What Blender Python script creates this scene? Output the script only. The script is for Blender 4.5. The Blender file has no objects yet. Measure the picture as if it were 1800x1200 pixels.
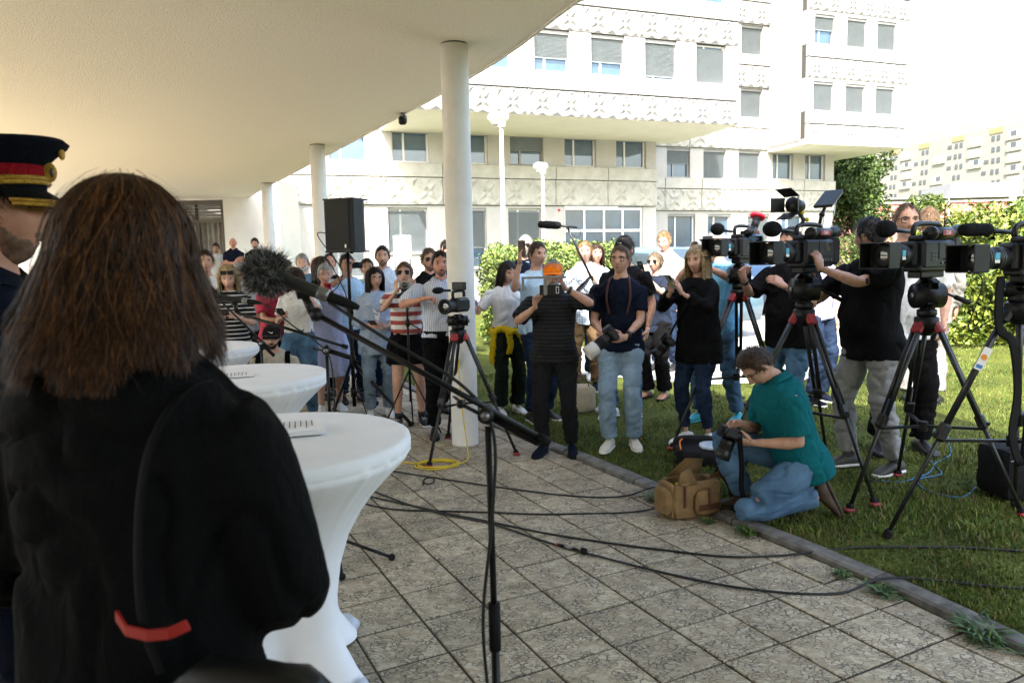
import bpy, bmesh, math, random
import numpy as np
from mathutils import Vector, Matrix, noise
R = math.radians
random.seed(7); rng = np.random.default_rng(7)
scene = bpy.context.scene
COL = scene.collection

# ---------------------------------------------------------------- camera
CAM_H = 1.65
cam_data = bpy.data.cameras.new('camera')
cam = bpy.data.objects.new('camera', cam_data); COL.objects.link(cam)
cam.matrix_world = Matrix.Translation((0, 0, CAM_H)) @ Matrix.Rotation(R(90 - 6.046), 4, 'X') @ Matrix.Rotation(R(-1.2435), 4, 'Z')
cam_data.sensor_width = 36.0
cam_data.lens = 36.0 * 1306.5 / 1800.0
cam_data.clip_start = 0.05; cam_data.clip_end = 2000
cam_data.dof.use_dof = True
cam_data.dof.focus_distance = 6.2
cam_data.dof.aperture_fstop = 5.6
scene.camera = cam

# ---------------------------------------------------------------- sky and sun
SUN_DIR = Vector((0.62, 3.0, -3.6)).normalized()          # the way the light travels
sun_el = math.asin(-SUN_DIR.z)
sun_az = math.atan2(-SUN_DIR.x, -SUN_DIR.y)               # towards the sun, clockwise from +Y
world = bpy.data.worlds.new('World'); scene.world = world
world.use_nodes = True
wn = world.node_tree.nodes; wl = world.node_tree.links
bg = wn['Background']
sky = wn.new('ShaderNodeTexSky'); sky.sky_type = 'NISHITA'; sky.sun_disc = False
sky.sun_elevation = sun_el; sky.sun_rotation = sun_az
sky.air_density = 1.3; sky.dust_density = 4.0; sky.ozone_density = 1.0
wl.new(sky.outputs['Color'], bg.inputs['Color'])
bg.inputs['Strength'].default_value = 0.15
sun_data = bpy.data.lights.new('sun', 'SUN'); sun_data.energy = 3.2; sun_data.angle = R(0.53)
sun_data.color = (1.0, 0.95, 0.86)
sun = bpy.data.objects.new('sun', sun_data); COL.objects.link(sun)
sun.rotation_euler = SUN_DIR.to_track_quat('-Z', 'Y').to_euler()
sun.location = (-3, -10, 20)
scene.view_settings.view_transform = 'Standard'
scene.view_settings.look = 'None'
scene.view_settings.exposure = 2.5
scene.view_settings.gamma = 1.0
scene.cycles.max_bounces = 6; scene.cycles.diffuse_bounces = 4; scene.cycles.glossy_bounces = 3
scene.cycles.transmission_bounces = 4; scene.cycles.transparent_max_bounces = 6
scene.cycles.caustics_reflective = False; scene.cycles.caustics_refractive = False
scene.cycles.use_denoising = True

# ---------------------------------------------------------------- materials
MATS = {}
def mat(name, col, rough=.6, metal=0., var=.12, vscale=6., bump=0., bscale=80., spec=.4, col2=None, coat=0., dirt=None):
    """principled material: base colour with noise variation, optional fine bump"""
    if name in MATS: return MATS[name]
    m = bpy.data.materials.new(name); m.use_nodes = True
    n, l = m.node_tree.nodes, m.node_tree.links
    b = n['Principled BSDF']
    b.inputs['Roughness'].default_value = rough; b.inputs['Metallic'].default_value = metal
    b.inputs['Specular IOR Level'].default_value = spec
    b.inputs['Coat Weight'].default_value = coat
    c = (col[0], col[1], col[2], 1)
    tc = n.new('ShaderNodeTexCoord')
    if var > 0:
        no = n.new('ShaderNodeTexNoise'); no.inputs['Scale'].default_value = vscale; no.inputs['Detail'].default_value = 6; no.inputs['Roughness'].default_value = .62
        l.new(tc.outputs['Object'], no.inputs['Vector'])
        mr = n.new('ShaderNodeMapRange'); mr.inputs['From Min'].default_value = .3; mr.inputs['From Max'].default_value = .7
        l.new(no.outputs['Fac'], mr.inputs['Value'])
        mx = n.new('ShaderNodeMix'); mx.data_type = 'RGBA'
        c2 = col2 if col2 else tuple(v * (1 - 2 * var) for v in col)
        c1 = col if col2 else tuple(min(1, v * (1 + var)) for v in col)
        mx.inputs[6].default_value = (*c2, 1); mx.inputs[7].default_value = (*c1, 1)
        l.new(mr.outputs['Result'], mx.inputs[0]); l.new(mx.outputs[2], b.inputs['Base Color'])
    else:
        b.inputs['Base Color'].default_value = c
    if bump > 0:
        nb = n.new('ShaderNodeTexNoise'); nb.inputs['Scale'].default_value = bscale; nb.inputs['Detail'].default_value = 4
        l.new(tc.outputs['Object'], nb.inputs['Vector'])
        bp = n.new('ShaderNodeBump'); bp.inputs['Strength'].default_value = bump; bp.inputs['Distance'].default_value = .01
        l.new(nb.outputs['Fac'], bp.inputs['Height']); l.new(bp.outputs['Normal'], b.inputs['Normal'])
    MATS[name] = m
    return m

def nodes_of(m):
    return m.node_tree.nodes, m.node_tree.links, m.node_tree.nodes['Principled BSDF']

def add_folds(m, strength=.38, scale=6.5):
    """soft cloth folds as relief"""
    n, l, b = nodes_of(m)
    tc = n.new('ShaderNodeTexCoord'); mp = n.new('ShaderNodeMapping'); mp.inputs['Scale'].default_value = (1.5, 1.5, .8); mp.inputs['Rotation'].default_value = (.3, .5, .2)
    no = n.new('ShaderNodeTexNoise'); no.inputs['Scale'].default_value = scale; no.inputs['Detail'].default_value = 3.5; no.inputs['Distortion'].default_value = 1.6; no.inputs['Roughness'].default_value = .55
    l.new(tc.outputs['Object'], mp.inputs['Vector']); l.new(mp.outputs[0], no.inputs['Vector'])
    ab = n.new('ShaderNodeMath'); ab.operation = 'SUBTRACT'; ab.inputs[1].default_value = .5; l.new(no.outputs['Fac'], ab.inputs[0])
    a2 = n.new('ShaderNodeMath'); a2.operation = 'ABSOLUTE'; l.new(ab.outputs[0], a2.inputs[0])
    bp = n.new('ShaderNodeBump'); bp.inputs['Strength'].default_value = strength; bp.inputs['Distance'].default_value = .05
    l.new(a2.outputs[0], bp.inputs['Height'])
    if b.inputs['Normal'].is_linked:
        l.new(b.inputs['Normal'].links[0].from_socket, bp.inputs['Normal'])
    l.new(bp.outputs['Normal'], b.inputs['Normal'])
def fabric(name, col, rough=.9, bump=.25, bscale=220, var=.07, vscale=30, spec=.08):
    new = name not in MATS
    m = mat(name, col, rough, 0, var, vscale, bump, bscale, spec)
    if new: add_folds(m)
    return m

def striped(name, cols, period, axis=2, duty=.5, rough=.85, wobble=.003, second=None):
    """woven stripes: bands of two colours along an object axis (second axis gives a check)"""
    if name in MATS: return MATS[name]
    m = mat(name, cols[0], rough, 0, 0, bump=.2, bscale=200, spec=.2)
    n, l, b = nodes_of(m)
    tc = n.new('ShaderNodeTexCoord'); sx = n.new('ShaderNodeSeparateXYZ'); l.new(tc.outputs['Object'], sx.inputs[0])
    no = n.new('ShaderNodeTexNoise'); no.inputs['Scale'].default_value = 7; l.new(tc.outputs['Object'], no.inputs['Vector'])
    def band(ax):
        wv = n.new('ShaderNodeMath'); wv.operation = 'MULTIPLY_ADD'; wv.inputs[1].default_value = wobble * 2
        l.new(no.outputs['Fac'], wv.inputs[0]); l.new(sx.outputs[ax], wv.inputs[2])
        md = n.new('ShaderNodeMath'); md.operation = 'FLOORED_MODULO'; md.inputs[1].default_value = period
        l.new(wv.outputs[0], md.inputs[0])
        gt = n.new('ShaderNodeMath'); gt.operation = 'LESS_THAN'; gt.inputs[1].default_value = period * duty
        l.new(md.outputs[0], gt.inputs[0]); return gt.outputs[0]
    f = band(axis)
    if second is not None:
        mxm = n.new('ShaderNodeMath'); mxm.operation = 'MAXIMUM'
        l.new(f, mxm.inputs[0]); l.new(band(second), mxm.inputs[1]); f = mxm.outputs[0]
    mx = n.new('ShaderNodeMix'); mx.data_type = 'RGBA'
    mx.inputs[6].default_value = (*cols[0], 1); mx.inputs[7].default_value = (*cols[1], 1)
    l.new(f, mx.inputs[0]); l.new(mx.outputs[2], b.inputs['Base Color'])
    add_folds(m)
    return m

BLACKP = mat('black_plastic', (.009, .009, .010), .45, 0, .2, 30, .08, 300, .35)
BLACKM = mat('black_metal', (.006, .006, .007), .42, .0, .2, 12, .03, 200, .25)
BLACKR = mat('black_rubber', (.007, .007, .007), .75, 0, .2, 30, .1, 200, .2)
CARBON = mat('carbon_tube', (.014, .014, .015), .35, 0, .25, 60, .05, 400, .4)
GREYM = mat('grey_metal', (.25, .25, .26), .35, .8, .1, 20)
STEEL = mat('steel', (.55, .55, .55), .28, 1., .1, 20)
GLASSB = mat('lens_glass', (.01, .012, .02), .04, 0, 0, spec=.9, coat=1.)
REDP = mat('red_plastic', (.55, .02, .03), .4, 0, .1, 20)
WHITEP = mat('white_plastic', (.75, .75, .73), .4, 0, .05, 10)
FUR = mat('grey_fur', (.11, .11, .111), .9, 0, .5, 60, spec=.1)
FURD = mat('black_foam', (.012, .012, .013), .95, 0, .3, 60, .5, 150, spec=.1)
SCREEN = mat('dark_screen', (.012, .013, .016), .08, 0, 0, spec=.7)

# ---------------------------------------------------------------- mesh building
class MB:
    """collects polygons of one mesh object; material slots by order of use"""
    def __init__(s): s.v = []; s.f = []; s.m = []; s.mats = []; s.cur = 0; s.smooth = []; s.sm = False
    def use(s, m, smooth=None):
        if m not in s.mats: s.mats.append(m)
        s.cur = s.mats.index(m)
        if smooth is not None: s.sm = smooth
        return s
    def add(s, vs, fs, mx=None):
        o = len(s.v)
        for p in vs:
            p = Vector(p)
            s.v.append(tuple(mx @ p) if mx is not None else tuple(p))
        for f in fs:
            s.f.append(tuple(o + i for i in f)); s.m.append(s.cur); s.smooth.append(s.sm)
        return s
    def box(s, c, d, r=0., mx=None):
        """box centre c, size d; r chamfers every edge"""
        x, y, z = d[0] / 2, d[1] / 2, d[2] / 2
        if r <= 0:
            vs = [(sx * x, sy * y, sz * z) for sz in (-1, 1) for sy in (-1, 1) for sx in (-1, 1)]
            fs = [(0, 2, 3, 1), (4, 5, 7, 6), (0, 1, 5, 4), (2, 6, 7, 3), (0, 4, 6, 2), (1, 3, 7, 5)]
        else:
            r = min(r, x * .95, y * .95, z * .95)
            vs = []; idx = {}
            for sx in (-1, 1):
                for sy in (-1, 1):
                    for sz in (-1, 1):
                        for k in range(3):
                            p = [sx * (x - r), sy * (y - r), sz * (z - r)]; p[k] = (sx * x, sy * y, sz * z)[k]
                            idx[sx, sy, sz, k] = len(vs); vs.append(tuple(p))
            fs = []
            for k in range(3):
                a, b = [(1, 2), (2, 0), (0, 1)][k]
                for sg in (-1, 1):
                    q = []
                    for sa, sb in ((-1, -1), (1, -1), (1, 1), (-1, 1)):
                        t = [0, 0, 0]; t[k] = sg; t[a] = sa; t[b] = sb; q.append(idx[tuple(t) + (k,)])
                    fs.append(tuple(q if sg > 0 else q[::-1]))
                for sa in (-1, 1):
                    for sb in (-1, 1):
                        def g(kk, w):
                            t = [0, 0, 0]; t[k] = w; t[a] = sa; t[b] = sb; return idx[tuple(t) + (kk,)]
                        q = [g(a, -1), g(a, 1), g(b, 1), g(b, -1)]
                        fs.append(tuple(q if sa * sb > 0 else q[::-1]))
            for sx in (-1, 1):
                for sy in (-1, 1):
                    for sz in (-1, 1):
                        q = [idx[sx, sy, sz, 0], idx[sx, sy, sz, 1], idx[sx, sy, sz, 2]]
                        fs.append(tuple(q if sx * sy * sz > 0 else q[::-1]))
        T = Matrix.Translation(c)
        return s.add(vs, fs, (mx @ T) if mx is not None else T)
    def lathe(s, prof, n=16, mx=None, cap=True):
        """profile [(r, z)] spun round z"""
        vs = []; fs = []; k = len(prof)
        for r, z in prof:
            for i in range(n):
                a = 2 * math.pi * i / n; vs.append((r * math.cos(a), r * math.sin(a), z))
        for j in range(k - 1):
            for i in range(n):
                i2 = (i + 1) % n; fs.append((j * n + i, j * n + i2, (j + 1) * n + i2, (j + 1) * n + i))
        if cap:
            fs.append(tuple(range(n))[::-1]); fs.append(tuple((k - 1) * n + i for i in range(n)))
        return s.add(vs, fs, mx)
    def cyl(s, a, b, r, r2=None, n=10):
        """solid rod from a to b"""
        a, b = Vector(a), Vector(b); r2 = r if r2 is None else r2
        d = b - a
        mx = Matrix.Translation(a) @ d.to_track_quat('Z', 'Y').to_matrix().to_4x4()
        return s.lathe([(r, 0), (r2, d.length)], n, mx)
    def tube(s, pts, r, n=8, closed=False):
        """round tube along points; r a number or a list"""
        vs, fs = tube_geo(pts, r, n); return s.add(vs, fs)
    def bar(s, a, b, w, h, up=(0, 0, 1), r=0.):
        """rectangular bar from a to b"""
        a, b = Vector(a), Vector(b); y = (b - a); L = y.length; y.normalize()
        u = Vector(up); x = y.cross(u); x.normalize(); z = x.cross(y)
        mx = Matrix((( x.x, y.x, z.x, 0), (x.y, y.y, z.y, 0), (x.z, y.z, z.z, 0), (0, 0, 0, 1)))
        return s.box((0, L / 2, 0), (w, L, h), r, Matrix.Translation(a) @ mx)
    def sphere(s, c, r, n=12, m=8, mx=None):
        rx, ry, rz = (r, r, r) if not isinstance(r, (tuple, list)) else r
        prof = []; vs = []; fs = []
        for j in range(m + 1):
            t = math.pi * j / m
            for i in range(n):
                a = 2 * math.pi * i / n
                vs.append((rx * math.sin(t) * math.cos(a), ry * math.sin(t) * math.sin(a), -rz * math.cos(t)))
        for j in range(m):
            for i in range(n):
                i2 = (i + 1) % n; fs.append((j * n + i, j * n + i2, (j + 1) * n + i2, (j + 1) * n + i))
        T = Matrix.Translation(c)
        return s.add(vs, fs, (T @ mx) if mx is not None else T)
    def prism(s, poly, z0, z1, mx=None):
        n = len(poly); vs = [(p[0], p[1], z0) for p in poly] + [(p[0], p[1], z1) for p in poly]
        fs = [tuple(range(n))[::-1], tuple(range(n, 2 * n))] + [(i, (i + 1) % n, n + (i + 1) % n, n + i) for i in range(n)]
        return s.add(vs, fs, mx)
    def mesh(s, name='m'):
        me = bpy.data.meshes.new(name); me.from_pydata(s.v, [], s.f)
        for m in s.mats: me.materials.append(m)
        me.polygons.foreach_set('material_index', s.m); me.polygons.foreach_set('use_smooth', s.smooth)
        me.update(); return me
    def build(s, name, parent=None, mx=None):
        return put(name, s.mesh(name), parent, mx)

def put(name, me, parent=None, mx=None):
    o = bpy.data.objects.new(name, me); COL.objects.link(o)
    if parent is not None: o.parent = parent
    if mx is not None: o.matrix_local = mx
    return o

def tag(o, label=None, cat=None, group=None, kind=None):
    if label: o['label'] = label
    if cat: o['category'] = cat
    if group: o['group'] = group
    if kind: o['kind'] = kind
    return o

def thing(name, label, cat, loc=(0, 0, 0), rz=0., group=None):
    o = bpy.data.objects.new(name, None); COL.objects.link(o); o.empty_display_size = .1
    o.location = loc; o.rotation_euler = (0, 0, rz)
    return tag(o, label, cat, group)

def smooth_path(pts, k=6):
    """Catmull-Rom through points"""
    P = [Vector(p) for p in pts]
    if len(P) < 3: 
        return [P[0].lerp(P[1], i / k) for i in range(k + 1)]
    Q = [P[0] * 2 - P[1]] + P + [P[-1] * 2 - P[-2]]; out = []
    for i in range(1, len(Q) - 2):
        a, b, c, d = Q[i - 1], Q[i], Q[i + 1], Q[i + 2]
        for j in range(k):
            t = j / k
            out.append(.5 * ((2 * b) + (c - a) * t + (2 * a - 5 * b + 4 * c - d) * t * t + (3 * b - a - 3 * c + d) * t ** 3))
    out.append(P[-1]); return out

def tube_geo(pts, r, n=8, ref=None, flat=1.):
    P = [Vector(p) for p in pts]; k = len(P)
    rs = [r] * k if not isinstance(r, (list, tuple)) else r
    vs = []; fs = []
    t0 = (P[1] - P[0]).normalized()
    x = Vector(ref) if ref is not None else (Vector((0, 0, 1)) if abs(t0.z) < .9 else Vector((1, 0, 0)))
    x = (x - t0 * x.dot(t0)).normalized()
    for i in range(k):
        t = (P[min(i + 1, k - 1)] - P[max(i - 1, 0)])
        if t.length < 1e-9: t = t0
        t = t.normalized(); x = (x - t * x.dot(t))
        if x.length < 1e-6: x = t.orthogonal()
        x.normalize(); y = t.cross(x)
        ra = rs[i]; rx, ry = ra if isinstance(ra, tuple) else (ra, ra * flat)
        for j in range(n):
            a = 2 * math.pi * j / n; vs.append(P[i] + x * (rx * math.cos(a)) + y * (ry * math.sin(a)))
    for i in range(k - 1):
        for j in range(n):
            j2 = (j + 1) % n; fs.append((i * n + j, i * n + j2, (i + 1) * n + j2, (i + 1) * n + j))
    fs.append(tuple(range(n))[::-1]); fs.append(tuple((k - 1) * n + j for j in range(n)))
    return vs, fs

TMP = bpy.data.scenes.new('workbench')
def evaluated(ob):
    TMP.collection.objects.link(ob)
    vl = TMP.view_layers[0]; vl.update()
    me = bpy.data.meshes.new_from_object(ob.evaluated_get(vl.depsgraph))
    d = ob.data; bpy.data.objects.remove(ob)
    return me

def remesh(vs, fs, voxel, iters=3):
    me = bpy.data.meshes.new('t'); me.from_pydata([tuple(v) for v in vs], [], fs)
    ob = bpy.data.objects.new('t', me)
    m = ob.modifiers.new('r', 'REMESH'); m.mode = 'VOXEL'; m.voxel_size = voxel; m.use_smooth_shade = True
    if iters:
        sm = ob.modifiers.new('s', 'SMOOTH'); sm.iterations = iters; sm.factor = .5
    out = evaluated(ob); bpy.data.meshes.remove(me); return out

def text_mesh(txt, size, ext=.001):
    cu = bpy.data.curves.new('t', 'FONT'); cu.body = txt; cu.size = size; cu.extrude = ext; cu.align_x = 'CENTER'; cu.align_y = 'CENTER'
    cu.resolution_u = 2
    ob = bpy.data.objects.new('t', cu); me = evaluated(ob); bpy.data.curves.remove(cu); return me

def text(name, txt, size, m, parent, mx, ext=.001):
    me = text_mesh(txt, size, ext); me.materials.clear(); me.materials.append(m)
    return put(name, me, parent, mx)

def frame_mx(loc, xdir, ydir):
    """matrix with local x along xdir, y near ydir"""
    x = Vector(xdir).normalized(); y = Vector(ydir); z = x.cross(y).normalized(); y = z.cross(x)
    return Matrix(((x.x, y.x, z.x, loc[0]), (x.y, y.y, z.y, loc[1]), (x.z, y.z, z.z, loc[2]), (0, 0, 0, 1)))

def fast_mesh(name, V, Fq, mats, smooth=False, midx=None):
    """numpy vertices (n,3) and faces (m,k) to a mesh"""
    me = bpy.data.meshes.new(name); V = np.asarray(V, np.float32); Fq = np.asarray(Fq, np.int32); k = Fq.shape[1]
    me.vertices.add(len(V)); me.vertices.foreach_set('co', V.ravel())
    me.loops.add(Fq.size); me.loops.foreach_set('vertex_index', Fq.ravel())
    me.polygons.add(len(Fq)); me.polygons.foreach_set('loop_start', np.arange(0, Fq.size, k, dtype=np.int32))
    me.polygons.foreach_set('loop_total', np.full(len(Fq), k, np.int32))
    if smooth: me.polygons.foreach_set('use_smooth', np.ones(len(Fq), bool))
    if midx is not None: me.polygons.foreach_set('material_index', np.asarray(midx, np.int32))
    for m in mats: me.materials.append(m)
    me.update(calc_edges=True); return me

KERB = [(3.95, -2.), (2.75, 1.3), (2.08, 2.91), (1.75, 3.71), (.99, 5.16), (.57, 6.0), (.21, 6.62), (-.2, 7.4), (-1.45, 9.9), (-3.95, 15.), (-7., 21.2)]
_ky = np.array([p[1] for p in KERB]); _kx = np.array([p[0] for p in KERB])
def kerb_x(y): return np.interp(y, _ky, _kx)
def ground_z(x, y):
    """lawn rises gently away from the paving"""
    d = (np.asarray(x) - kerb_x(y)) * .87 - .1
    return np.where(d > 0, np.minimum(.035 + .042 * d, .35), -.03)
def gz(x, y):
    d = (x - float(kerb_x(y))) * .87
    return 0. if d < 0.06 else float(min(.035 + .042 * max(d - .1, 0), .35))
# ================================================================ THE SETTING
# ---------------------------------------------------------------- ground and lawn
def lawn_material():
    m = mat('lawn', (.05, .085, .018), .9, 0, 0, spec=.15)
    n, l, b = nodes_of(m)
    tc = n.new('ShaderNodeTexCoord')
    a = n.new('ShaderNodeTexNoise'); a.inputs['Scale'].default_value = 1.3; a.inputs['Detail'].default_value = 8; a.inputs['Roughness'].default_value = .7
    c = n.new('ShaderNodeTexNoise'); c.inputs['Scale'].default_value = 45; c.inputs['Detail'].default_value = 5
    l.new(tc.outputs['Object'], a.inputs['Vector']); l.new(tc.outputs['Object'], c.inputs['Vector'])
    r1 = n.new('ShaderNodeValToRGB'); r1.color_ramp.elements[0].position = .35; r1.color_ramp.elements[1].position = .7
    r1.color_ramp.elements[0].color = (.045, .066, .014, 1); r1.color_ramp.elements[1].color = (.13, .155, .032, 1)
    l.new(a.outputs['Fac'], r1.inputs[0])
    r2 = n.new('ShaderNodeValToRGB'); r2.color_ramp.elements[0].position = .3; r2.color_ramp.elements[1].position = .75
    r2.color_ramp.elements[0].color = (.35, .32, .25, 1); r2.color_ramp.elements[1].color = (1.2, 1.15, .9, 1)
    l.new(c.outputs['Fac'], r2.inputs[0])
    mx = n.new('ShaderNodeMix'); mx.data_type = 'RGBA'; mx.blend_type = 'MULTIPLY'; mx.inputs[0].default_value = 1
    l.new(r1.outputs[0], mx.inputs[6]); l.new(r2.outputs[0], mx.inputs[7]); l.new(mx.outputs[2], b.inputs['Base Color'])
    bp = n.new('ShaderNodeBump'); bp.inputs['Strength'].default_value = .8; bp.inputs['Distance'].default_value = .03
    l.new(c.outputs['Fac'], bp.inputs['Height']); l.new(bp.outputs['Normal'], b.inputs['Normal'])
    return m
LAWN = lawn_material()
xs = np.concatenate([[-700, -200, -60, -20, -8, -3, -1, -.3, -.05, .02, .085], np.arange(.3, 12.1, .4), [16, 24, 40, 80, 200, 500, 900]])   # measured from the kerb line
ys = np.concatenate([[-60, -20, -8], np.arange(-3, 30.1, .4), [36, 50, 90, 200, 500, 1200]])
SS, YY = np.meshgrid(xs, ys); XX = SS + kerb_x(YY)
V = np.stack([XX, YY, np.where(SS < .05, -.03, np.minimum(.035 + .042 * np.maximum(SS * .87 - .1, 0), .35))], -1).reshape(-1, 3)
nx, ny = len(xs), len(ys)
ii = np.arange((ny - 1) * nx).reshape(ny - 1, nx)[:, :-1].ravel()
ground = put('ground', fast_mesh('ground', V, np.stack([ii, ii + 1, ii + nx + 1, ii + nx], 1), [LAWN], True))
tag(ground, kind='structure')

# ---------------------------------------------------------------- paving tiles, one object each
def tile_material():
    m = mat('paving_stone', (.3, .27, .2), .75, 0, 0, spec=.25)
    n, l, b = nodes_of(m)
    tc = n.new('ShaderNodeTexCoord'); oi = n.new('ShaderNodeObjectInfo'); geo = n.new('ShaderNodeNewGeometry')
    sc_ = n.new('ShaderNodeVectorMath'); sc_.operation = 'SCALE'; sc_.inputs['Scale'].default_value = 40
    cb = n.new('ShaderNodeCombineXYZ'); l.new(oi.outputs['Random'], cb.inputs[0]); l.new(oi.outputs['Random'], cb.inputs[1])
    l.new(cb.outputs[0], sc_.inputs[0])
    ad = n.new('ShaderNodeVectorMath'); ad.operation = 'ADD'; l.new(geo.outputs['Position'], ad.inputs[0]); l.new(sc_.outputs[0], ad.inputs[1])
    # ragged pale stones in a dark cement
    nd = n.new('ShaderNodeTexNoise'); nd.inputs['Scale'].default_value = 18; nd.inputs['Detail'].default_value = 3
    l.new(ad.outputs[0], nd.inputs['Vector'])
    mm = n.new('ShaderNodeVectorMath'); mm.operation = 'MULTIPLY_ADD'; mm.inputs[1].default_value = (.075, .075, .0)
    l.new(nd.outputs['Color'], mm.inputs[0]); l.new(ad.outputs[0], mm.inputs[2])
    mp = n.new('ShaderNodeMapping'); mp.inputs['Scale'].default_value = (31, 54, 1); mp.inputs['Rotation'].default_value = (0, 0, .4)
    l.new(mm.outputs[0], mp.inputs['Vector'])
    vo = n.new('ShaderNodeTexVoronoi'); vo.voronoi_dimensions = '2D'; vo.feature = 'DISTANCE_TO_EDGE'; vo.inputs['Scale'].default_value = 1
    l.new(mp.outputs[0], vo.inputs['Vector'])
    vc = n.new('ShaderNodeTexVoronoi'); vc.voronoi_dimensions = '2D'; vc.inputs['Scale'].default_value = 1; l.new(mp.outputs[0], vc.inputs['Vector'])
    big = n.new('ShaderNodeTexNoise'); big.inputs['Scale'].default_value = 9; big.inputs['Detail'].default_value = 4; l.new(ad.outputs[0], big.inputs['Vector'])
    th = n.new('ShaderNodeMapRange'); th.inputs['From Min'].default_value = .3; th.inputs['From Max'].default_value = .72
    th.inputs['To Min'].default_value = -.05; th.inputs['To Max'].default_value = .17; l.new(big.outputs['Fac'], th.inputs['Value'])
    sb = n.new('ShaderNodeMath'); sb.operation = 'SUBTRACT'; l.new(vo.outputs['Distance'], sb.inputs[0]); l.new(th.outputs['Result'], sb.inputs[1])
    ss = n.new('ShaderNodeMapRange'); ss.inputs['From Min'].default_value = -.03; ss.inputs['From Max'].default_value = .06; l.new(sb.outputs[0], ss.inputs['Value'])
    st = n.new('ShaderNodeValToRGB'); st.color_ramp.elements[0].color = (.325, .26, .17, 1); st.color_ramp.elements[1].color = (.52, .445, .32, 1)
    sr_ = n.new('ShaderNodeSeparateColor'); l.new(vc.outputs['Color'], sr_.inputs[0]); l.new(sr_.outputs[0], st.inputs[0])
    ce = n.new('ShaderNodeMix'); ce.data_type = 'RGBA'; ce.inputs[6].default_value = (.075, .066, .05, 1); ce.inputs[7].default_value = (.185, .165, .13, 1)
    l.new(big.outputs['Fac'], ce.inputs[0])
    mx = n.new('ShaderNodeMix'); mx.data_type = 'RGBA'; l.new(ss.outputs['Result'], mx.inputs[0]); l.new(ce.outputs[2], mx.inputs[6]); l.new(st.outputs[0], mx.inputs[7])
    # worn, dirtier patches over the whole paving
    wn_ = n.new('ShaderNodeTexNoise'); wn_.inputs['Scale'].default_value = 1.6; wn_.inputs['Detail'].default_value = 5; l.new(geo.outputs['Position'], wn_.inputs['Vector'])
    wr = n.new('ShaderNodeMapRange'); wr.inputs['From Min'].default_value = .3; wr.inputs['From Max'].default_value = .7; wr.inputs['To Min'].default_value = .72; wr.inputs['To Max'].default_value = 1.12
    l.new(wn_.outputs['Fac'], wr.inputs['Value'])
    rv = n.new('ShaderNodeMapRange'); rv.inputs['To Min'].default_value = .86; rv.inputs['To Max'].default_value = 1.1; l.new(oi.outputs['Random'], rv.inputs['Value'])
    ml = n.new('ShaderNodeMath'); ml.operation = 'MULTIPLY'; l.new(wr.outputs['Result'], ml.inputs[0]); l.new(rv.outputs['Result'], ml.inputs[1])
    fin = n.new('ShaderNodeVectorMath'); fin.operation = 'SCALE'; l.new(mx.outputs[2], fin.inputs[0]); l.new(ml.outputs[0], fin.inputs['Scale'])
    l.new(fin.outputs[0], b.inputs['Base Color'])
    bp = n.new('ShaderNodeBump'); bp.inputs['Strength'].default_value = .35; bp.inputs['Distance'].default_value = .004
    l.new(ss.outputs['Result'], bp.inputs['Height']); l.new(bp.outputs['Normal'], b.inputs['Normal'])
    return m
TILE = tile_material()
GROUT = mat('tile_joint', (.06, .046, .03), .95, 0, .3, 20, .5, 90)
mb = MB(); mb.use(GROUT)
poly = [(-16, -2.5), (float(kerb_x(-2.)), -2.5)] + [(x, y) for x, y in KERB[1:]] + [(-16, 21.2)]
mb.prism([(p[0], p[1]) for p in poly], -.1, -.007)
pavement = tag(mb.build('pavement'), kind='structure')
mb = MB(); mb.use(mat('bounce_paving', (.52, .49, .43), .9, 0, .1, 2, .2, 40)); mb.prism([(-40, -40), (3.9, -40), (3.9, -2.55), (-16.05, -2.55), (-16.05, 21.2), (-40, 21.2)], -.1, -.002); tag(mb.build('bounce_ground'), kind='structure')  # unseen pale ground, added to bounce sunlight up onto the canopy ceiling
TS = .19333 * CAM_H
TO = Vector((-.78981 * CAM_H, 2.17931 * CAM_H)); E1 = Vector((math.cos(.471), math.sin(.471))); E2 = Vector((math.sin(.471), -math.cos(.471)))
def clip_half(poly, p, nrm):
    out = []
    for i in range(len(poly)):
        a, b = poly[i], poly[(i + 1) % len(poly)]
        da, db = (a - p).dot(nrm), (b - p).dot(nrm)
        if da <= 0: out.append(a)
        if (da < 0 < db) or (db < 0 < da): out.append(a.lerp(b, da / (da - db)))
    return out
tiles = []
for i in range(-34, 26):
    for j in range(-46, 26):
        c = TO + E1 * (TS * (i + .5)) + E2 * (TS * (j + .5))
        if c.y < -2.5 or c.y > 20.5 or c.x < -13: continue
        g = TS / 2 - .0062
        q = [c + E1 * (sx * g) + E2 * (sy * g) for sx, sy in ((-1, -1), (-1, 1), (1, 1), (1, -1))]
        kx = float(kerb_x(c.y)); tg = Vector((float(kerb_x(c.y + .1)) - float(kerb_x(c.y - .1)), .2)).normalized(); nr = Vector((tg.y, -tg.x))
        kp = Vector((kx, c.y)) - nr * .012
        if (c - kp).dot(nr) > TS: continue
        q = clip_half(q, kp, nr)
        if len(q) < 3: continue
        ar = abs(sum(q[k].x * q[(k + 1) % len(q)].y - q[(k + 1) % len(q)].x * q[k].y for k in range(len(q)))) / 2
        if ar < .004: continue
        zc = (c.y * .99445 + CAM_H * .1053)
        px = 900 + 1306.5 * c.x / max(zc, .1)
        vis = c.y > 2.0 and 520 < px < 1900 and c.y < 9.3
        tiles.append((c.y if vis else 100 + c.y, c, q, len(q) == 4 and abs(ar - 4 * g * g) < 1e-5))
tiles.sort(key=lambda t: t[0])
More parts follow.
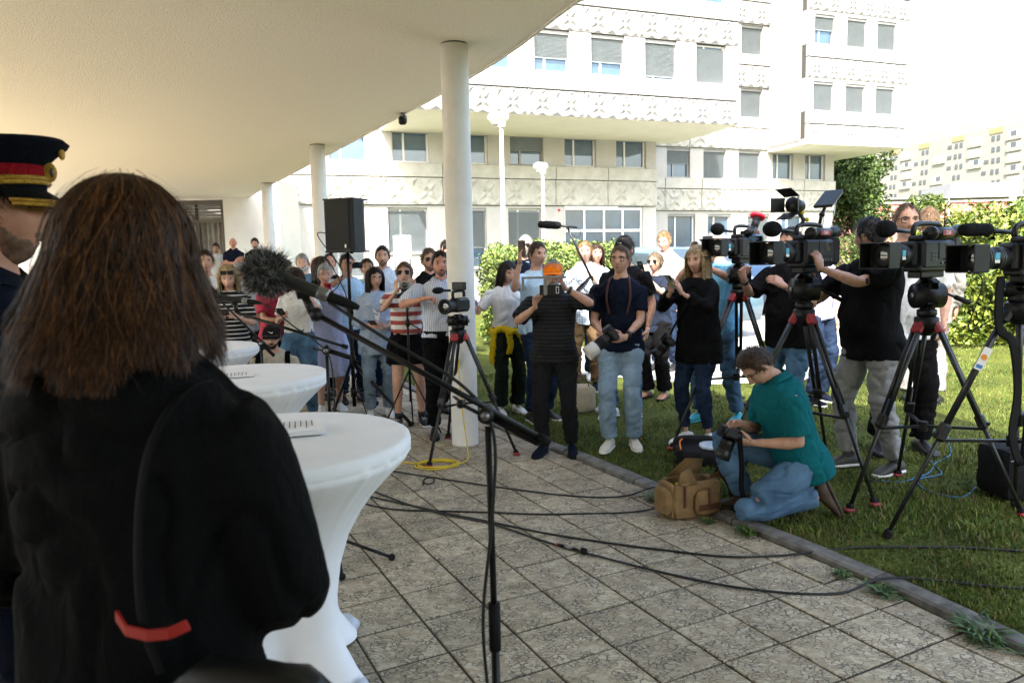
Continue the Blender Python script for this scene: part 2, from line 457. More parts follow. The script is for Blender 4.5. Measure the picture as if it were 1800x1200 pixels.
def tile_mesh(q, c, ch=.006):
    """slab with worn, slightly rounded top edge"""
    k = len(q); cc = sum(q, Vector((0, 0))) / k
    vs = [(p.x - c.x, p.y - c.y, -.02) for p in q] + [(p.x - c.x, p.y - c.y, -.003) for p in q]
    vs += [((p.x + (cc.x - p.x) * .035) - c.x, (p.y + (cc.y - p.y) * .035) - c.y, 0) for p in q]
    fs = [tuple(range(2 * k, 3 * k))[::-1]]
    for a in range(k):
        b = (a + 1) % k
        fs += [(a, a + k, b + k, b), (a + k, a + 2 * k, b + 2 * k, b + k)]
    return vs, fs
full_mesh = None
rest = MB(); rest.use(TILE)
for idx, (_, c, q, whole) in enumerate(tiles):
    dz = random.uniform(-.0025, .0025)
    if idx < 295:
        if whole and full_mesh is not None: me = full_mesh
        else:
            m_ = MB(); m_.use(TILE); m_.add(*tile_mesh(q, c)); me = m_.mesh('paving_tile')
            if whole: full_mesh = me
        o = put('paving_tile', me, pavement)
        o.location = (c.x, c.y, dz); o.rotation_euler = (random.gauss(0, .003), random.gauss(0, .003), 0)
    else:
        vs, fs = tile_mesh(q, c)
        rest.add([(v[0] + c.x, v[1] + c.y, v[2] + dz) for v in vs], fs)
o = rest.build('paving_tiles_beyond', pavement); o['kind'] = 'stuff'
# kerb stones
KERBM = mat('kerb_concrete', (.17, .16, .145), .9, 0, .3, 9, .6, 60)
kerb = tag(thing('kerb', 'kerb', 'kerb'), kind='structure')
for k_ in ('label', 'category'): del kerb[k_]
kp = smooth_path([(x, y, 0) for x, y in KERB], 12)
acc = [0.]
for a, b in zip(kp, kp[1:]): acc.append(acc[-1] + (b - a).length)
def at_len(s):
    k = min(max(np.searchsorted(acc, s) - 1, 0), len(kp) - 2); t = (s - acc[k]) / (acc[k + 1] - acc[k]); return kp[k].lerp(kp[k + 1], t)
s = 0.
while s < acc[-1] - 1.:
    seg = MB(); seg.use(KERBM); n_ = 5; rows = []
    for k in range(n_ + 1):
        p = at_len(s + .006 + (0.988) * k / n_); q_ = at_len(s + .01 + 0.988 * k / n_); t = (q_ - p).normalized(); nr = Vector((t.y, -t.x, 0))
        w = .105; h = .036 + random.uniform(-.003, .003)
        rows.append([p + nr * .0 + Vector((0, 0, -.08)), p + Vector((0, 0, h - .012)), p + nr * .016 + Vector((0, 0, h)), p + nr * (w - .012) + Vector((0, 0, h + .004)), p + nr * w + Vector((0, 0, h - .012)), p + nr * w + Vector((0, 0, -.08))])
    vs = [v for r_ in rows for v in r_]; fs = []
    for k in range(n_):
        for j in range(5): fs.append((k * 6 + j, k * 6 + j + 1, (k + 1) * 6 + j + 1, (k + 1) * 6 + j))
    fs += [(0, 1, 2, 3, 4, 5)[::-1], tuple(n_ * 6 + j for j in range(6))]
    seg.add(vs, [f[::-1] for f in fs]); seg.build('kerb_stone', kerb); s += 1.

# ---------------------------------------------------------------- path across the lawn and the car park beyond
PATHM = mat('path_paving', (.36, .35, .33), .85, 0, .15, 5, .3, 60)
ASPH = mat('light_asphalt', (.26, .255, .245), .9, 0, .2, 3, .4, 80)
def sheet(name, poly, m, dz, step=.5):
    """thin sheet laid on the ground inside a convex outline"""
    bm = bmesh.new()
    f = bm.faces.new([bm.verts.new((p[0], p[1], 0)) for p in poly])
    for ax in (0, 1):
        lo, hi = min(p[ax] for p in poly), max(p[ax] for p in poly)
        for k in range(1, int((hi - lo) / step)):
            co = [0, 0, 0]; co[ax] = lo + k * step; no = [0, 0, 0]; no[ax] = 1
            bmesh.ops.bisect_plane(bm, geom=bm.verts[:] + bm.edges[:] + bm.faces[:], plane_co=co, plane_no=no)
    for v in bm.verts: v.co.z = float(ground_z(v.co.x, v.co.y)) + dz
    bmesh.ops.recalc_face_normals(bm, faces=bm.faces[:])
    me = bpy.data.meshes.new(name); bm.to_mesh(me); bm.free(); me.materials.append(m)
    if me.polygons[0].normal.z < 0: me.flip_normals()
    return tag(put(name, me), kind='structure')
sheet('path', [(.1, 11.4), (.75, 10.1), (2.3, 8.75), (3.4, 8.6), (5.2, 11.2), (11, 17.5), (9, 18.5), (3.4, 12.8), (.5, 12.6)], PATHM, .012)
sheet('road', [(1.0, 14.6), (4.2, 13.6), (24, 19.7), (60, 33), (60, 45), (9, 25.5), (2.6, 22.5)], ASPH, .014, 1.)

# ---------------------------------------------------------------- grass blades near the camera
def grass_blades():
    N = 150000
    # more blades where the lawn is nearest
    y = 2.2 + rng.random(N) ** 1.25 * 8.2
    x = kerb_x(y) + .1 + rng.random(N) ** 1.1 * (1.2 + y * .78)
    dx = rng.random(N)
    clump = np.array([noise.noise((a * 1.7, b * 1.7, 0)) for a, b in zip(x, y)])
    keep = rng.random(N) < np.clip(.75 + clump * 1.2, .12, 1)
    x, y, clump = x[keep], y[keep], clump[keep]; n = len(x)
    onp = (y > 8.7) & (y > 10.3 - .9 * (x - .6)) & (x > .3) & (y > 8.65 + 1.4 * (x - 3.4)); x, y, clump = x[~onp], y[~onp], clump[~onp]; n = len(x)
    z = ground_z(x, y)
    h = (.018 + .022 * rng.random(n)) * (1 + .6 * np.clip(clump, -.5, .8)); w = .0022 + .0026 * rng.random(n)
    a = rng.random(n) * 2 * np.pi; le = rng.normal(0, .55, n); la = rng.random(n) * 2 * np.pi
    ca, sa = np.cos(a), np.sin(a)
    p0 = np.stack([x - w * ca, y - w * sa, z - .004], 1); p1 = np.stack([x + w * ca, y + w * sa, z - .004], 1)
    off = np.stack([np.cos(la) * h * le, np.sin(la) * h * le, h], 1)
    mid = np.stack([x, y, z], 1) + off * .55; tip = np.stack([x, y, z], 1) + off * np.array([1.25, 1.25, .95])
    wv = np.stack([w * ca, w * sa, 0 * w], 1) * .75
    V = np.stack([p0, p1, mid + wv, mid - wv, tip], 1).reshape(-1, 3)
    b = np.arange(n) * 5
    Q = np.concatenate([np.stack([b, b + 1, b + 2], 1), np.stack([b, b + 2, b + 3], 1), np.stack([b + 3, b + 2, b + 4], 1)])
    mi = np.tile(rng.choice(3, n, p=[.5, .33, .17]), 3)
    mats = [mat('grass_mid', (.060, .105, .016), .7, 0, .3, 3, spec=.25), mat('grass_light', (.13, .165, .032), .7, 0, .3, 3, spec=.25), mat('grass_dry', (.17, .14, .06), .8, 0, .3, 3, spec=.2)]
    o = put('grass', fast_mesh('grass', V, Q, mats, False, mi)); o['label'] = 'short mown lawn grass beside the kerb'; o['category'] = 'grass'; o['kind'] = 'stuff'
grass_blades()

# ---------------------------------------------------------------- canopy on round columns
def stucco():
    m = mat('canopy_stucco', (.85, .805, .69), .95, 0, .04, 38, .9, 75, spec=.1); return m
STUCCO = stucco()
WHITEW = mat('white_render', (.70, .685, .64), .9, 0, .06, 1.2, .2, 90, spec=.15)
COLM = mat('column_paint', (.70, .685, .65), .7, 0, .06, 3, .12, 60, spec=.2)
CZ = 3.551
edge = smooth_path([(-7.35, 20.9, 0), (-5.44, 17.3, 0), (-3.6, 13.9, 0), (-.44, 7.97, 0), (.53, 5.66, 0)], 5)
cp_ = [(p.x, p.y) for p in edge] + [(1.2, 5.05), (2.2, 4.4), (3.3, 3.88), (3.5, 2.0), (3.6, -9.5), (-7.2, -9.5), (-7.2, 7.0), (-13.5, 17.5), (-13.5, 20.9)]  # back and left edges are out of view, shaped to set the light underneath
mb = MB(); mb.use(STUCCO); mb.prism(cp_[::-1], CZ, CZ + .42)
canopy = mb.build('canopy'); tag(canopy, 'wide flat beige stucco canopy roof over the press area', 'canopy')
def offset_line(pts, d):
    out = []
    for i, p in enumerate(pts):
        a = Vector(pts[max(i - 1, 0)]); b = Vector(pts[min(i + 1, len(pts) - 1)]); t = (b - a).normalized(); out.append((p[0] + t.y * -d * -1, p[1] + t.x * -d)); 
    return out
# metal drip edge along the rim
tr = MB(); tr.use(mat('rim_metal', (.62, .60, .54), .5, .0, .1, 4))
rim = [Vector((p[0], p[1], 0)) for p in cp_[:len(edge) + 4]]
for a, b in zip(rim, rim[1:]):
    t = (b - a).normalized(); nr = Vector((t.y, -t.x, 0)); sgn = 1 if nr.dot(Vector((.9, .44, 0))) > 0 else -1
    nr *= sgn
    tr.bar(a + nr * .012 + Vector((0, 0, CZ + .06)), b + nr * .012 + Vector((0, 0, CZ + .06)), .024, .15)
tr.build('edge_trim', canopy)
for k, (cx, cy, lb) in enumerate([(-.449, 6.709, 'nearest white round column beside the camcorder tripod'), (-2.99, 11.93, 'second white round column behind the loudspeaker'), (-5.46, 17.06, 'third and farthest white round column near the building corner')]):
    mb = MB(); mb.use(COLM, True); n = 40; rings = []
    vs, fs = tube_geo([(0, 0, z) for z in (0, .02, .6, 1.4, 2.2, 3., CZ - .015)], .122, 40); mb.add(vs, fs)
    c = tag(thing('column', lb, 'column', (cx, cy, 0), group='columns carrying the canopy'))
    mb.build('shaft', c)
    j = MB(); j.use(mat('dark_joint', (.10, .09, .07), .9), True); j.lathe([(.112, CZ - .016), (.112, CZ + .002)], 32); j.build('joint', c)
# unseen building wall, added behind the photographer to block light from behind
mbh = thing('unseen_blocking_wall', 'unseen main building wall behind the photographer, added to block light from behind', 'building', (-1.8, -5.2, 0))
mb = MB(); mb.use(mat('ochre_render', (.34, .30, .24), .9, 0, .08, 2, .2, 60)); mb.box((0, -.2, CZ / 2 - .01), (10.4, .4, CZ - .03)); mb.build('wall', mbh)
for k in range(4):
    mb = MB(); mb.use(mat('dark_door_frame', (.04, .04, .04), .5)); mb.box((-3.6 + k * 2.4, .02, 1.25), (1.7, .06, 2.4), .01); dq = mb.build('door', mbh)
    mb = MB(); mb.use(mat('dark_glass', (.02, .025, .03), .08, 0, 0, spec=.6)); mb.box((-3.6 + k * 2.4, .055, 1.25), (1.5, .02, 2.2)); mb.build('pane', dq)
# little flood lamp under the rim
fl = thing('flood_lamp', 'small black flood lamp fixed under the canopy rim', 'lamp', (-1.32, 9.60, CZ))
mb = MB(); mb.use(BLACKP); mb.box((0, 0, -.09), (.10, .13, .1), .02, Matrix.Rotation(.5, 4, 'X')); mb.build('housing', fl)
mb = MB(); mb.use(GREYM); mb.box((0, 0, -.02), (.03, .05, .05)); mb.build('bracket', fl)

# ---------------------------------------------------------------- entrance wing under the canopy (left, far)
DARKF = mat('dark_window_frame', (.09, .075, .06), .5, 0, .1, 10)
CURT = mat('grey_curtain', (.32, .31, .29), .9, 0, .15, 4)
GLASS = mat('window_glass', (.05, .10, .16), .03, 0, .2, 1.2, spec=1., coat=.8)  # bluish base colour stands in for the sky reflected in the panes
wing = thing('entrance_wing', 'white wing of the building under the canopy with dark curtained door', 'building', (-8.5, 20.3, 0))
mb = MB(); mb.use(WHITEW); mb.box((1.55, .2, 2.0), (1.5, .4, 4.)); mb.box((-5.6, .2, 2.), (7.6, .4, 4.)); mb.box((-.5, .2, 3.75), (2.6, .4, .5)); mb.box((2.15, 3.2, 2.0), (.3, 5.6, 4.)); mb.build('wall', wing)
mb = MB(); mb.use(DARKF)
for x in (-1.75, -.95, .05, .75): mb.box((x, .12, 1.75), (.09, .1, 3.5))
for z in (3.44, 2.95): mb.box((-.5, .13, z), (2.6, .1, .1))
mb.use(mat('roller_grey', (.16, .155, .14), .6)); 
for k in range(5): mb.box((-.5, .1, 3.02 + k * .085), (2.5, .06, .07), .015)
mb.build('door_frame', wing)
mb = MB(); mb.use(CURT, True); vs = []; fs = []
for k in range(121):
    x = -1.75 + 2.5 * k / 120; y = .3 + .05 * math.sin(k * .9) + .02 * math.sin(k * .37); vs += [(x, y, .0), (x, y, 2.95)]
    if k: fs.append((2 * k - 2, 2 * k, 2 * k + 1, 2 * k - 1))
mb.add(vs, fs); mb.build('curtain', wing)
# raised terrace the men at the back stand on
TERR = mat('terrace_concrete', (.33, .32, .30), .85, 0, .12, 3, .3, 50)
mb = MB(); mb.use(TERR); mb.box((-9.4, 18.6, .29), (9., 3.2, .58), .01); tag(mb.build('terrace'), 'low concrete terrace in front of the curtained door', 'terrace')
WOOD = mat('orange_wood', (.42, .19, .06), .5, 0, .3, 12, .2, 90)
bench = thing('wooden_railing', 'orange brown wooden railing in front of the men on the terrace', 'railing', (-7.3, 16.6, 0))
for k in range(5):
    mb = MB(); mb.use(WOOD); mb.box((0, 0, .42 + k * .19), (2.6, .04, .17), .008); mb.build('board', bench)
for x in (-1.2, 0, 1.2):
    mb = MB(); mb.use(WOOD); mb.box((x, .05, .64), (.07, .07, 1.28), .008); mb.build('post', bench)

# ---------------------------------------------------------------- office building
CONC_W = mat('white_concrete', (.29, .287, .275), .85, 0, .05, 1.5, .25, 40, spec=.15)
CONC_G = mat('weathered_concrete', (.52, .51, .46), .9, 0, .14, 2.2, .4, 50, spec=.15, col2=(.38, .37, .33))
FRAMEW = mat('white_frame', (.72, .72, .71), .5, 0, .03, 5)
FRAMEG = mat('grey_frame', (.30, .30, .29), .5, 0, .08, 5)
BLIND = mat('blind_slats', (.25, .28, .295), .5, 0, .06, 3)
BLINDD = mat('inner_louvres', (.36, .355, .34), .7, 0, .1, 3)
OB = (5.16, 26.45, .0); BA = R(20)
bld = thing('office_building', 'long white concrete office building with star relief bands and overhanging upper floors', 'building', OB, BA)
# local frame: x along the facade, -y towards the camera
def relief_mesh(w, h, mtl):
    """panel: slab face with raised star pyramids, half stars at the ends and edge triangles"""
    b = MB(); b.use(mtl); g = .012
    b.box((w / 2, .06, h / 2), (w - 2 * g, .12, h - 2 * g))
    def pyr(pts, apex, dep):
        # pts in panel plane (x,z), apex raised
        k = len(pts); vs = [(p[0], -.0005, p[1]) for p in pts] + [(apex[0], -dep, apex[1])]
        b.add(vs, [(i, (i + 1) % k, k) for i in range(k)])
    cx, cz = w / 2, h / 2; R1, R2, q = min(w * .24, h * .47), min(w * .10, h * .19), .07
    def star(cx, cz, R1, R2):
        for k in range(4):
            a = math.pi / 4 + k * math.pi / 2
            tip = (cx + R1 * math.cos(a), cz + R1 * math.sin(a))
            l_ = (cx + R2 * math.cos(a - .78), cz + R2 * math.sin(a - .78)); r_ = (cx + R2 * math.cos(a + .78), cz + R2 * math.sin(a + .78))
            pyr([(cx, cz), l_, tip, r_], (cx + R2 * .9 * math.cos(a), cz + R2 * .9 * math.sin(a)), q)
    star(cx * .5, cz, R1, R2); star(cx * 1.5, cz, R1, R2)
    for ex in (g * 2, w - 2 * g, w / 2):
        s_ = 1 if ex < w / 4 else (-1 if ex > w * .75 else 0)
        for zz in (.02, h - .02):
            dz = (h * .36) * (1 if zz < h / 2 else -1)
            if s_: pyr([(ex, zz), (ex + s_ * w * .12, zz), (ex, zz + dz)] if s_ * dz > 0 else [(ex, zz), (ex, zz + dz), (ex + s_ * w * .12, zz)], (ex + s_ * w * .035, zz + dz * .3), q * .8)
            else:
                t = [(ex - w * .10, zz), (ex + w * .10, zz), (ex, zz + dz)]
                pyr(t if dz > 0 else t[::-1], (ex, zz + dz * .35), q)
    for xx in (cx * .5, cx * 1.5):
        for zz in (.02, h - .02):
            dz = h * .2 * (1 if zz < h / 2 else -1); t = [(xx - w * .085, zz), (xx + w * .085, zz), (xx, zz + dz)]
            pyr(t if dz > 0 else t[::-1], (xx, zz + dz * .4), q * .7)
    return b.mesh('relief_panel')
_rel = {}
def band(u0, u1, n, z0, z1, mtl, y, plain=.36):
    """a row of precast panels: plain strip on top, star relief below"""
    w = (u1 - u0) / n; h = (z1 - z0) * (1 - plain)
    key = (round(w, 3), round(h, 3), mtl.name)
    if key not in _rel: _rel[key] = relief_mesh(w, h, mtl)
    k2 = ('p',) + key
    if k2 not in _rel:
        b = MB(); b.use(mtl); hp = (z1 - z0) * plain
        b.box((w / 2, .045, hp / 2), (w - .024, .17, hp - .024), .006); _rel[k2] = b.mesh('ledge_panel')
    for k in range(n):
        put('relief_panel', _rel[key], bld, Matrix.Translation((u0 + k * w, y, z0)))
        put('ledge_panel', _rel[k2], bld, Matrix.Translation((u0 + k * w, y, z0 + h)))
    # wall body behind, seen in the joints
    b = MB(); b.use(mat('joint_dark', (.06, .058, .05), .9)); b.box(((u0 + u1) / 2, y + .2, (z0 + z1) / 2), (u1 - u0 - .01, .2, z1 - z0 - .01)); b.build('band_core', bld)
_win = {}
def window(uc, z0, z1, w, y, style):
    """recessed window: frame with mullion, panes, blind"""
    key = (round(w, 2), round(z1 - z0, 2), style)
    if key not in _win:
        h = z1 - z0; fr = MB(); t = .055
        fr.use(FRAMEG if style in ('grey', 'greyhalf') else FRAMEW)
        for x in (-w / 2 + t / 2, w / 2 - t / 2): fr.box((x, 0, h / 2), (t, .07, h))
        for z in (t / 2, h - t / 2): fr.box((0, 0, z), (w - 2 * t, .07, t))
        fr.box((-w * .17, 0, h / 2), (t * 1.1, .066, h - 2 * t))
        if style != 'closed':
            fr.use(FRAMEG); fr.box((0, -.07, h - .05), (w, .1, .1), .01)
        fr.use(CONC_W); fr.box((0, -.1, -.03), (w + .06, .26, .04))
        pn = MB(); pn.use(GLASS); pn.box((0, .012, h / 2), (w - 2 * t, .008, h - 2 * t))
        bl = MB(); bl.use(BLIND if style in ('closed', 'half', 'low', 'grey', 'greyhalf') else BLINDD)
        zz = {'closed': .02, 'low': h * .1, 'half': h * .35, 'greyhalf': h * .5, 'grey': .04, 'third': h * .65}.get(style)
        if zz is not None:
            k = 0
            while zz < h - .11:
                bl.box((0, -.055, zz), (w - .04, .035, .006), 0, Matrix.Translation((0, -.055, zz)) @ Matrix.Rotation(-.75, 4, 'X') @ Matrix.Translation((0, .055, -zz))); zz += .034
            bl.box((0, -.055, {'closed': .02, 'low': h * .1, 'half': h * .35, 'greyhalf': h * .5, 'grey': .04, 'third': h * .65}[style] - .015), (w - .04, .03, .02))
        else:           # vertical louvres behind the glass
            k = int(w / .06)
            for i in range(k): 
                if style == 'open' and i % 9 in (3, 4, 5): continue
                bl.box((-w / 2 + .06 + i * .06, .06, h / 2 + .02), (.045, .004, h - .2), 0)
            bl.use(mat('room_dark', (.03, .032, .035), .9)); bl.box((0, .19, h / 2), (w - .02, .01, h))
        _win[key] = (fr.mesh('window'), pn.mesh('pane'), bl.mesh('blind'))
    a, b, c = _win[key]
    o = put('window', a, bld, Matrix.Translation((uc, y, z0))); put('pane', b, o); put('blind', c, o)
def storey(u0, u1, z0, z1, wins, y, mtl, d=.32):
    """wall strip with openings; wins = [(uc, w, z0, z1, style)]"""
    b = MB(); b.use(mtl); u = u0
    for (uc, w, a, c, st) in sorted(wins):
        l_, r_ = uc - w / 2, uc + w / 2
        if l_ > u: b.box(((u + l_) / 2, y + d / 2, (z0 + z1) / 2), (l_ - u, d, z1 - z0))
        if a - z0 > .01: b.box((uc, y + d / 2, (a + z0) / 2), (w, d, a - z0))
        if z1 - c > .01: b.box((uc, y + d / 2, (c + z1) / 2), (w, d, z1 - c))
        window(uc, a, c, w, y + .17, st); u = r_
    if u < u1: b.box(((u + u1) / 2, y + d / 2, (z0 + z1) / 2), (u1 - u, d, z1 - z0))
    b.build('wall', bld)
WR = mat('office_wall_paint', (.46, .45, .425), .9, 0, .07, 1.2, .2, 90, spec=.15)
# lower left block, plane y = 0
A_ = [-.97 - 1.93 * k for k in range(8)]
stA = ['open', 'open', 'greyhalf', 'open', 'open', 'open', 'half', 'open']
storey(-15.5, 0, 4.78, 5.74, [], .02, WR) if False else None
storey(-15.5, 0, 4.785, 5.80, [(u, 1.17, 4.80, 5.795, 'vert' if k in (0, 1) else ('greyhalf' if k == 2 else 'open')) for k, u in enumerate(A_)], 0., WR)
band(-15.44, 0, 8, 3.5, 4.78, CONC_G, -.10, .34)
g_ = [(-13.0, 1.2, 1.3, 3.4, 'closed'), (-10.8, 1.2, 1.3, 3.4, 'closed'), (-8.85, 1.25, 2.02, 3.42, 'closed'), (-6.9, 1.25, 1.5, 3.42, 'half'), (-4.95, 1.15, 1.5, 3.42, 'closed')]
storey(-15.5, -3.55, .3, 3.49, g_, 0., WR)
b = MB(); b.use(WR); b.box((-.26, .16, 1.9), (.52, .32, 3.18)); b.build('wall', bld)
b = MB(); b.use(WR); b.box((-3.53 + .0, .16, 1.9), (.03, .32, 3.18)); b.build('wall', bld)
# glazed entrance
dr = MB(); dr.use(FRAMEW)
for x in (-3.49, -2.75, -2.0, -1.28, -.55): dr.box((x, .12, 1.9), (.07, .09, 3.16))
for z in (3.42, 2.68, .36): dr.box((-2.02, .12, z), (2.9, .085, .09))
dr.box((-2.02, .12, 1.4), (2.9, .05, .06)); o = dr.build('entrance_door', bld)
pn = MB(); pn.use(GLASS); pn.box((-2.02, .13, 1.9), (2.9, .01, 3.1)); pn.build('pane', o)
sg = MB(); sg.use(REDP); sg.box((-3.72, -.02, 3.36), (.08, .05, .08), .02); sg.build('alarm_lamp', bld)
for k, x in enumerate((-3.87, -.26)):
    em = MB(); em.use(mat('pale_emblem', (.55, .54, .52), .6)); em.lathe([(.13, 0), (.13, .012), (.09, .016), (.09, .006)], 20, Matrix.Translation((x, -.002, 3.0)) @ Matrix.Rotation(R(90), 4, 'X')); em.build('emblem', bld)
# overhanging block over it, plane y = -3.35, soffit 5.72
OY = -3.35; SO = 5.72
so = MB(); so.use(mat('soffit_paint', (.82, .78, .66), .9, 0, .03, 2)); so.box((-4.35, OY / 2 + .2, SO + .1), (10.5, -OY + .3, .2)); so.build('soffit', bld)
Aw = [-.1 - 1.75 * k for k in range(8)]
zz = SO + .004
for fl_ in range(3):
    base = zz + fl_ * 2.36
    band(-14.725 + .0, .775, 9, base, base + 1.2, CONC_W, OY, .40) if False else None
    b0, b1 = .9 - 1.75 * 6, .9
    band(b0, b1, 6, base, base + 1.2, CONC_W, OY, .40)
    st = [['low', 'closed'], ['half', 'closed'], ['closed', 'low']][fl_]
    stl = ['closed', 'low', 'half', 'half', 'vert', 'half', 'low', 'half', 'half'] if fl_ == 0 else ['vert', 'half', 'vert', 'closed', 'half', 'vert', 'half', 'half', 'half']
    storey(b0, b1, base + 1.204, base + 2.356, [(.025 - 1.75 * k - .1, 1.08, base + 1.215, base + 2.35, stl[k]) for k in range(6)], OY + .02, WR)
b = MB(); b.use(CONC_W); b.box((.82, OY / 2 + .3, SO + 3.6), (.14, -OY - .1, 7.0)); b.build('side_wall', bld)
b = MB(); b.use(CONC_W); b.box((-4.35, OY / 2 + .2, SO + 7.2), (10.5, 3.4, .2)); b.build('roof', bld)
b = MB(); b.use(CONC_W); b.box((-9.5, OY / 2 + .3, SO + 3.6), (.14, -OY - .1, 7.0)); b.build('side_wall', bld)
for fl_ in range(3):
    base = 5.81 + fl_ * 2.4
    band(-15.44, -9.68, 3, base, base + 1.2, CONC_W, -.1, .36)
    storey(-15.44, -9.68, base + 1.204, base + 2.396, [(u_, 1.1, base + 1.22, base + 2.3, 'half') for u_ in (-14.48, -12.56, -10.64)], 0., WR)
# recessed middle part, plane y = 2.3
BY = 2.3
Bw = [2.39 + 1.66 * k for k in range(5)]
storey(.1, 10.02, 4.785, 5.95, [(u, 1.05, 4.80, 5.92, st) for u, st in zip(Bw, ['greyhalf', 'grey', 'grey', 'open', 'open'])], BY, WR)
band(.06, 10.02, 6, 3.52, 4.78, CONC_G, BY - .10, .33)
storey(.1, 10.02, .3, 3.51, [(2.53, 1.25, 1.2, 3.4, 'vert'), (4.3, 1.1, 1.2, 3.4, 'vert'), (6.2, 1.1, 1.2, 3.4, 'grey'), (7.9, 1.1, 1.2, 3.4, 'vert')], BY, WR)
b = MB(); b.use(WR); b.box((10.02 - .15, BY + 3.16, 2.9), (.3, 5.6, 5.8)); b.box((-.12, BY / 2 + .15, 2.9), (.24, BY - .2, 5.2)); b.build('return_wall', bld)
for fl_ in range(3):
    base = 5.96 + fl_ * 2.43
    band(.95, 6.6, 3, base, base + 1.25, CONC_G if fl_ == 0 else CONC_W, BY - .08, .33)
    storey(.95, 6.6, base + 1.254, base + 2.426, [(5.77, 1.03, base + 1.27, base + 2.4, 'grey'), (3.9, 1.03, base + 1.27, base + 2.4, 'grey')], BY, WR)
# right overhanging block, plane y = .1
CY = .1; SC = 5.88; c0, c1 = 6.56, 11.55
so = MB(); so.use(mat('soffit_paint', (0, 0, 0))); so.box(((c0 + c1) / 2, (CY + BY) / 2 + 1.2, SC + .1), (c1 - c0, BY - CY + 2.6, .2)); so.build('soffit', bld)
for fl_ in range(3):
    base = SC + .004 + fl_ * 2.45
    band(c0, c1, 3, base, base + 1.22, CONC_W, CY - .02, .38)
    storey(c0, c1, base + 1.224, base + 2.446, [(u, .98, base + 1.26, base + 2.34, st) for u, st in zip((7.37, 8.92, 10.42), ('greyhalf' if fl_ else 'grey', 'grey', 'grey'))], CY, WR)
b = MB(); b.use(CONC_W); b.box((c0 + .08, (CY + BY) / 2 + .25, SC + 3.8), (.16, BY - CY - .1, 7.4)); b.box((c1 - .08, CY + 2.6, SC + 3.8), (.16, 4.6, 7.4)); b.build('side_wall', bld)

# ---------------------------------------------------------------- street lamps in front of it
LAMPP = mat('lamp_post_paint', (.72, .72, .71), .4, 0, .05, 5)
def street_lamp(label, x, y, top, hw):
    z0 = gz(x, y); t = thing('street_lamp', label, 'street lamp', (x, y, z0), R(20), 'lamp posts before the office building')
    m = MB(); m.use(LAMPP, True); m.lathe([(.065, 0), (.06, .9), (.045, .95), (.04, top - z0)], 14); m.build('post', t)
    m = MB(); m.use(LAMPP, True); h = top - z0
    m.sm = False; m.box((-.06, 0, h + .06), (hw * 1.2, hw * .85, hw * .62), hw * .2); m.cyl((0, 0, h - .14), (0, 0, h - .02), .085, .10, 14); m.build('lamp_head', t)
    m = MB(); m.use(mat('lamp_glass', (.8, .8, .76), .3, 0, 0), True); m.box((-.08, 0, h - .075), (hw * .7, hw * .5, .03), .01); m.build('diffuser', t)
street_lamp('taller white street lamp just right of the near column', -.13, 16., 4.62, .34)
street_lamp('smaller white street lamp farther back with a slanted head', .95, 21.0, 4.22, .32)

# ---------------------------------------------------------------- greenery
def leaf_mats(nm, base, lit):
    return [mat(nm + '_dark', base, .55, 0, .25, 2, spec=.35), mat(nm + '_mid', tuple((a + b) / 2 for a, b in zip(base, lit)), .5, 0, .25, 2, spec=.35), mat(nm + '_pale', lit, .5, 0, .2, 2, spec=.35)]
def leaf_cloud(name, pts, size, mats, parent, nrm=None, long=1.7):
    """one small folded leaf at each point"""
    P = np.asarray(pts); n = len(P)
    d = rng.normal(size=(n, 3)); 
    if nrm is not None: d = d * .75 + nrm * 1.0
    d /= np.linalg.norm(d, axis=1)[:, None] + 1e-9
    t = np.cross(d, rng.normal(size=(n, 3))); t /= np.linalg.norm(t, axis=1)[:, None] + 1e-9
    s_ = np.cross(d, t); L = (size * (.6 + .8 * rng.random(n)))[:, None]; W = L / long / 1.2
    a = P - t * L * .5; e = P + t * L * .5 - d * L * .12; m1 = P + s_ * W * .5 + d * L * .1; m2 = P - s_ * W * .5 + d * L * .1
    V = np.stack([a, m1, e, m2], 1).reshape(-1, 3); b = np.arange(n) * 4
    Q = np.concatenate([np.stack([b, b + 1, b + 2], 1), np.stack([b, b + 2, b + 3], 1)])
    mi = np.tile(rng.choice(3, n, p=[.4, .38, .22]), 2)
    o = put(name, fast_mesh(name, V, Q, mats, False, mi), parent); o['kind'] = 'stuff'; return o
def blob_points(n, c, r, shell=.55, lump=.28, seed=0):
    """points in the outer shell of a lumpy ellipsoid, with normals"""
    d = rng.normal(size=(n, 3)); d /= np.linalg.norm(d, axis=1)[:, None]
    k = np.array([noise.fractal((v[0] * 2.3 + seed, v[1] * 2.3, v[2] * 2.3), 1., 2., 3) for v in d])
    rad = (1 + lump * k) * (shell + (1 - shell) * rng.random(n) ** .5)
    hole = np.array([noise.noise((v[0] * 5 + seed, v[1] * 5, v[2] * 5 + r_ * 3)) for v, r_ in zip(d, rad)])
    keep = hole > -.25
    return (np.array(c) + d * rad[:, None] * np.array(r))[keep], d[keep]
BARK = mat('bark', (.09, .065, .045), .9, 0, .3, 12, .8, 40)
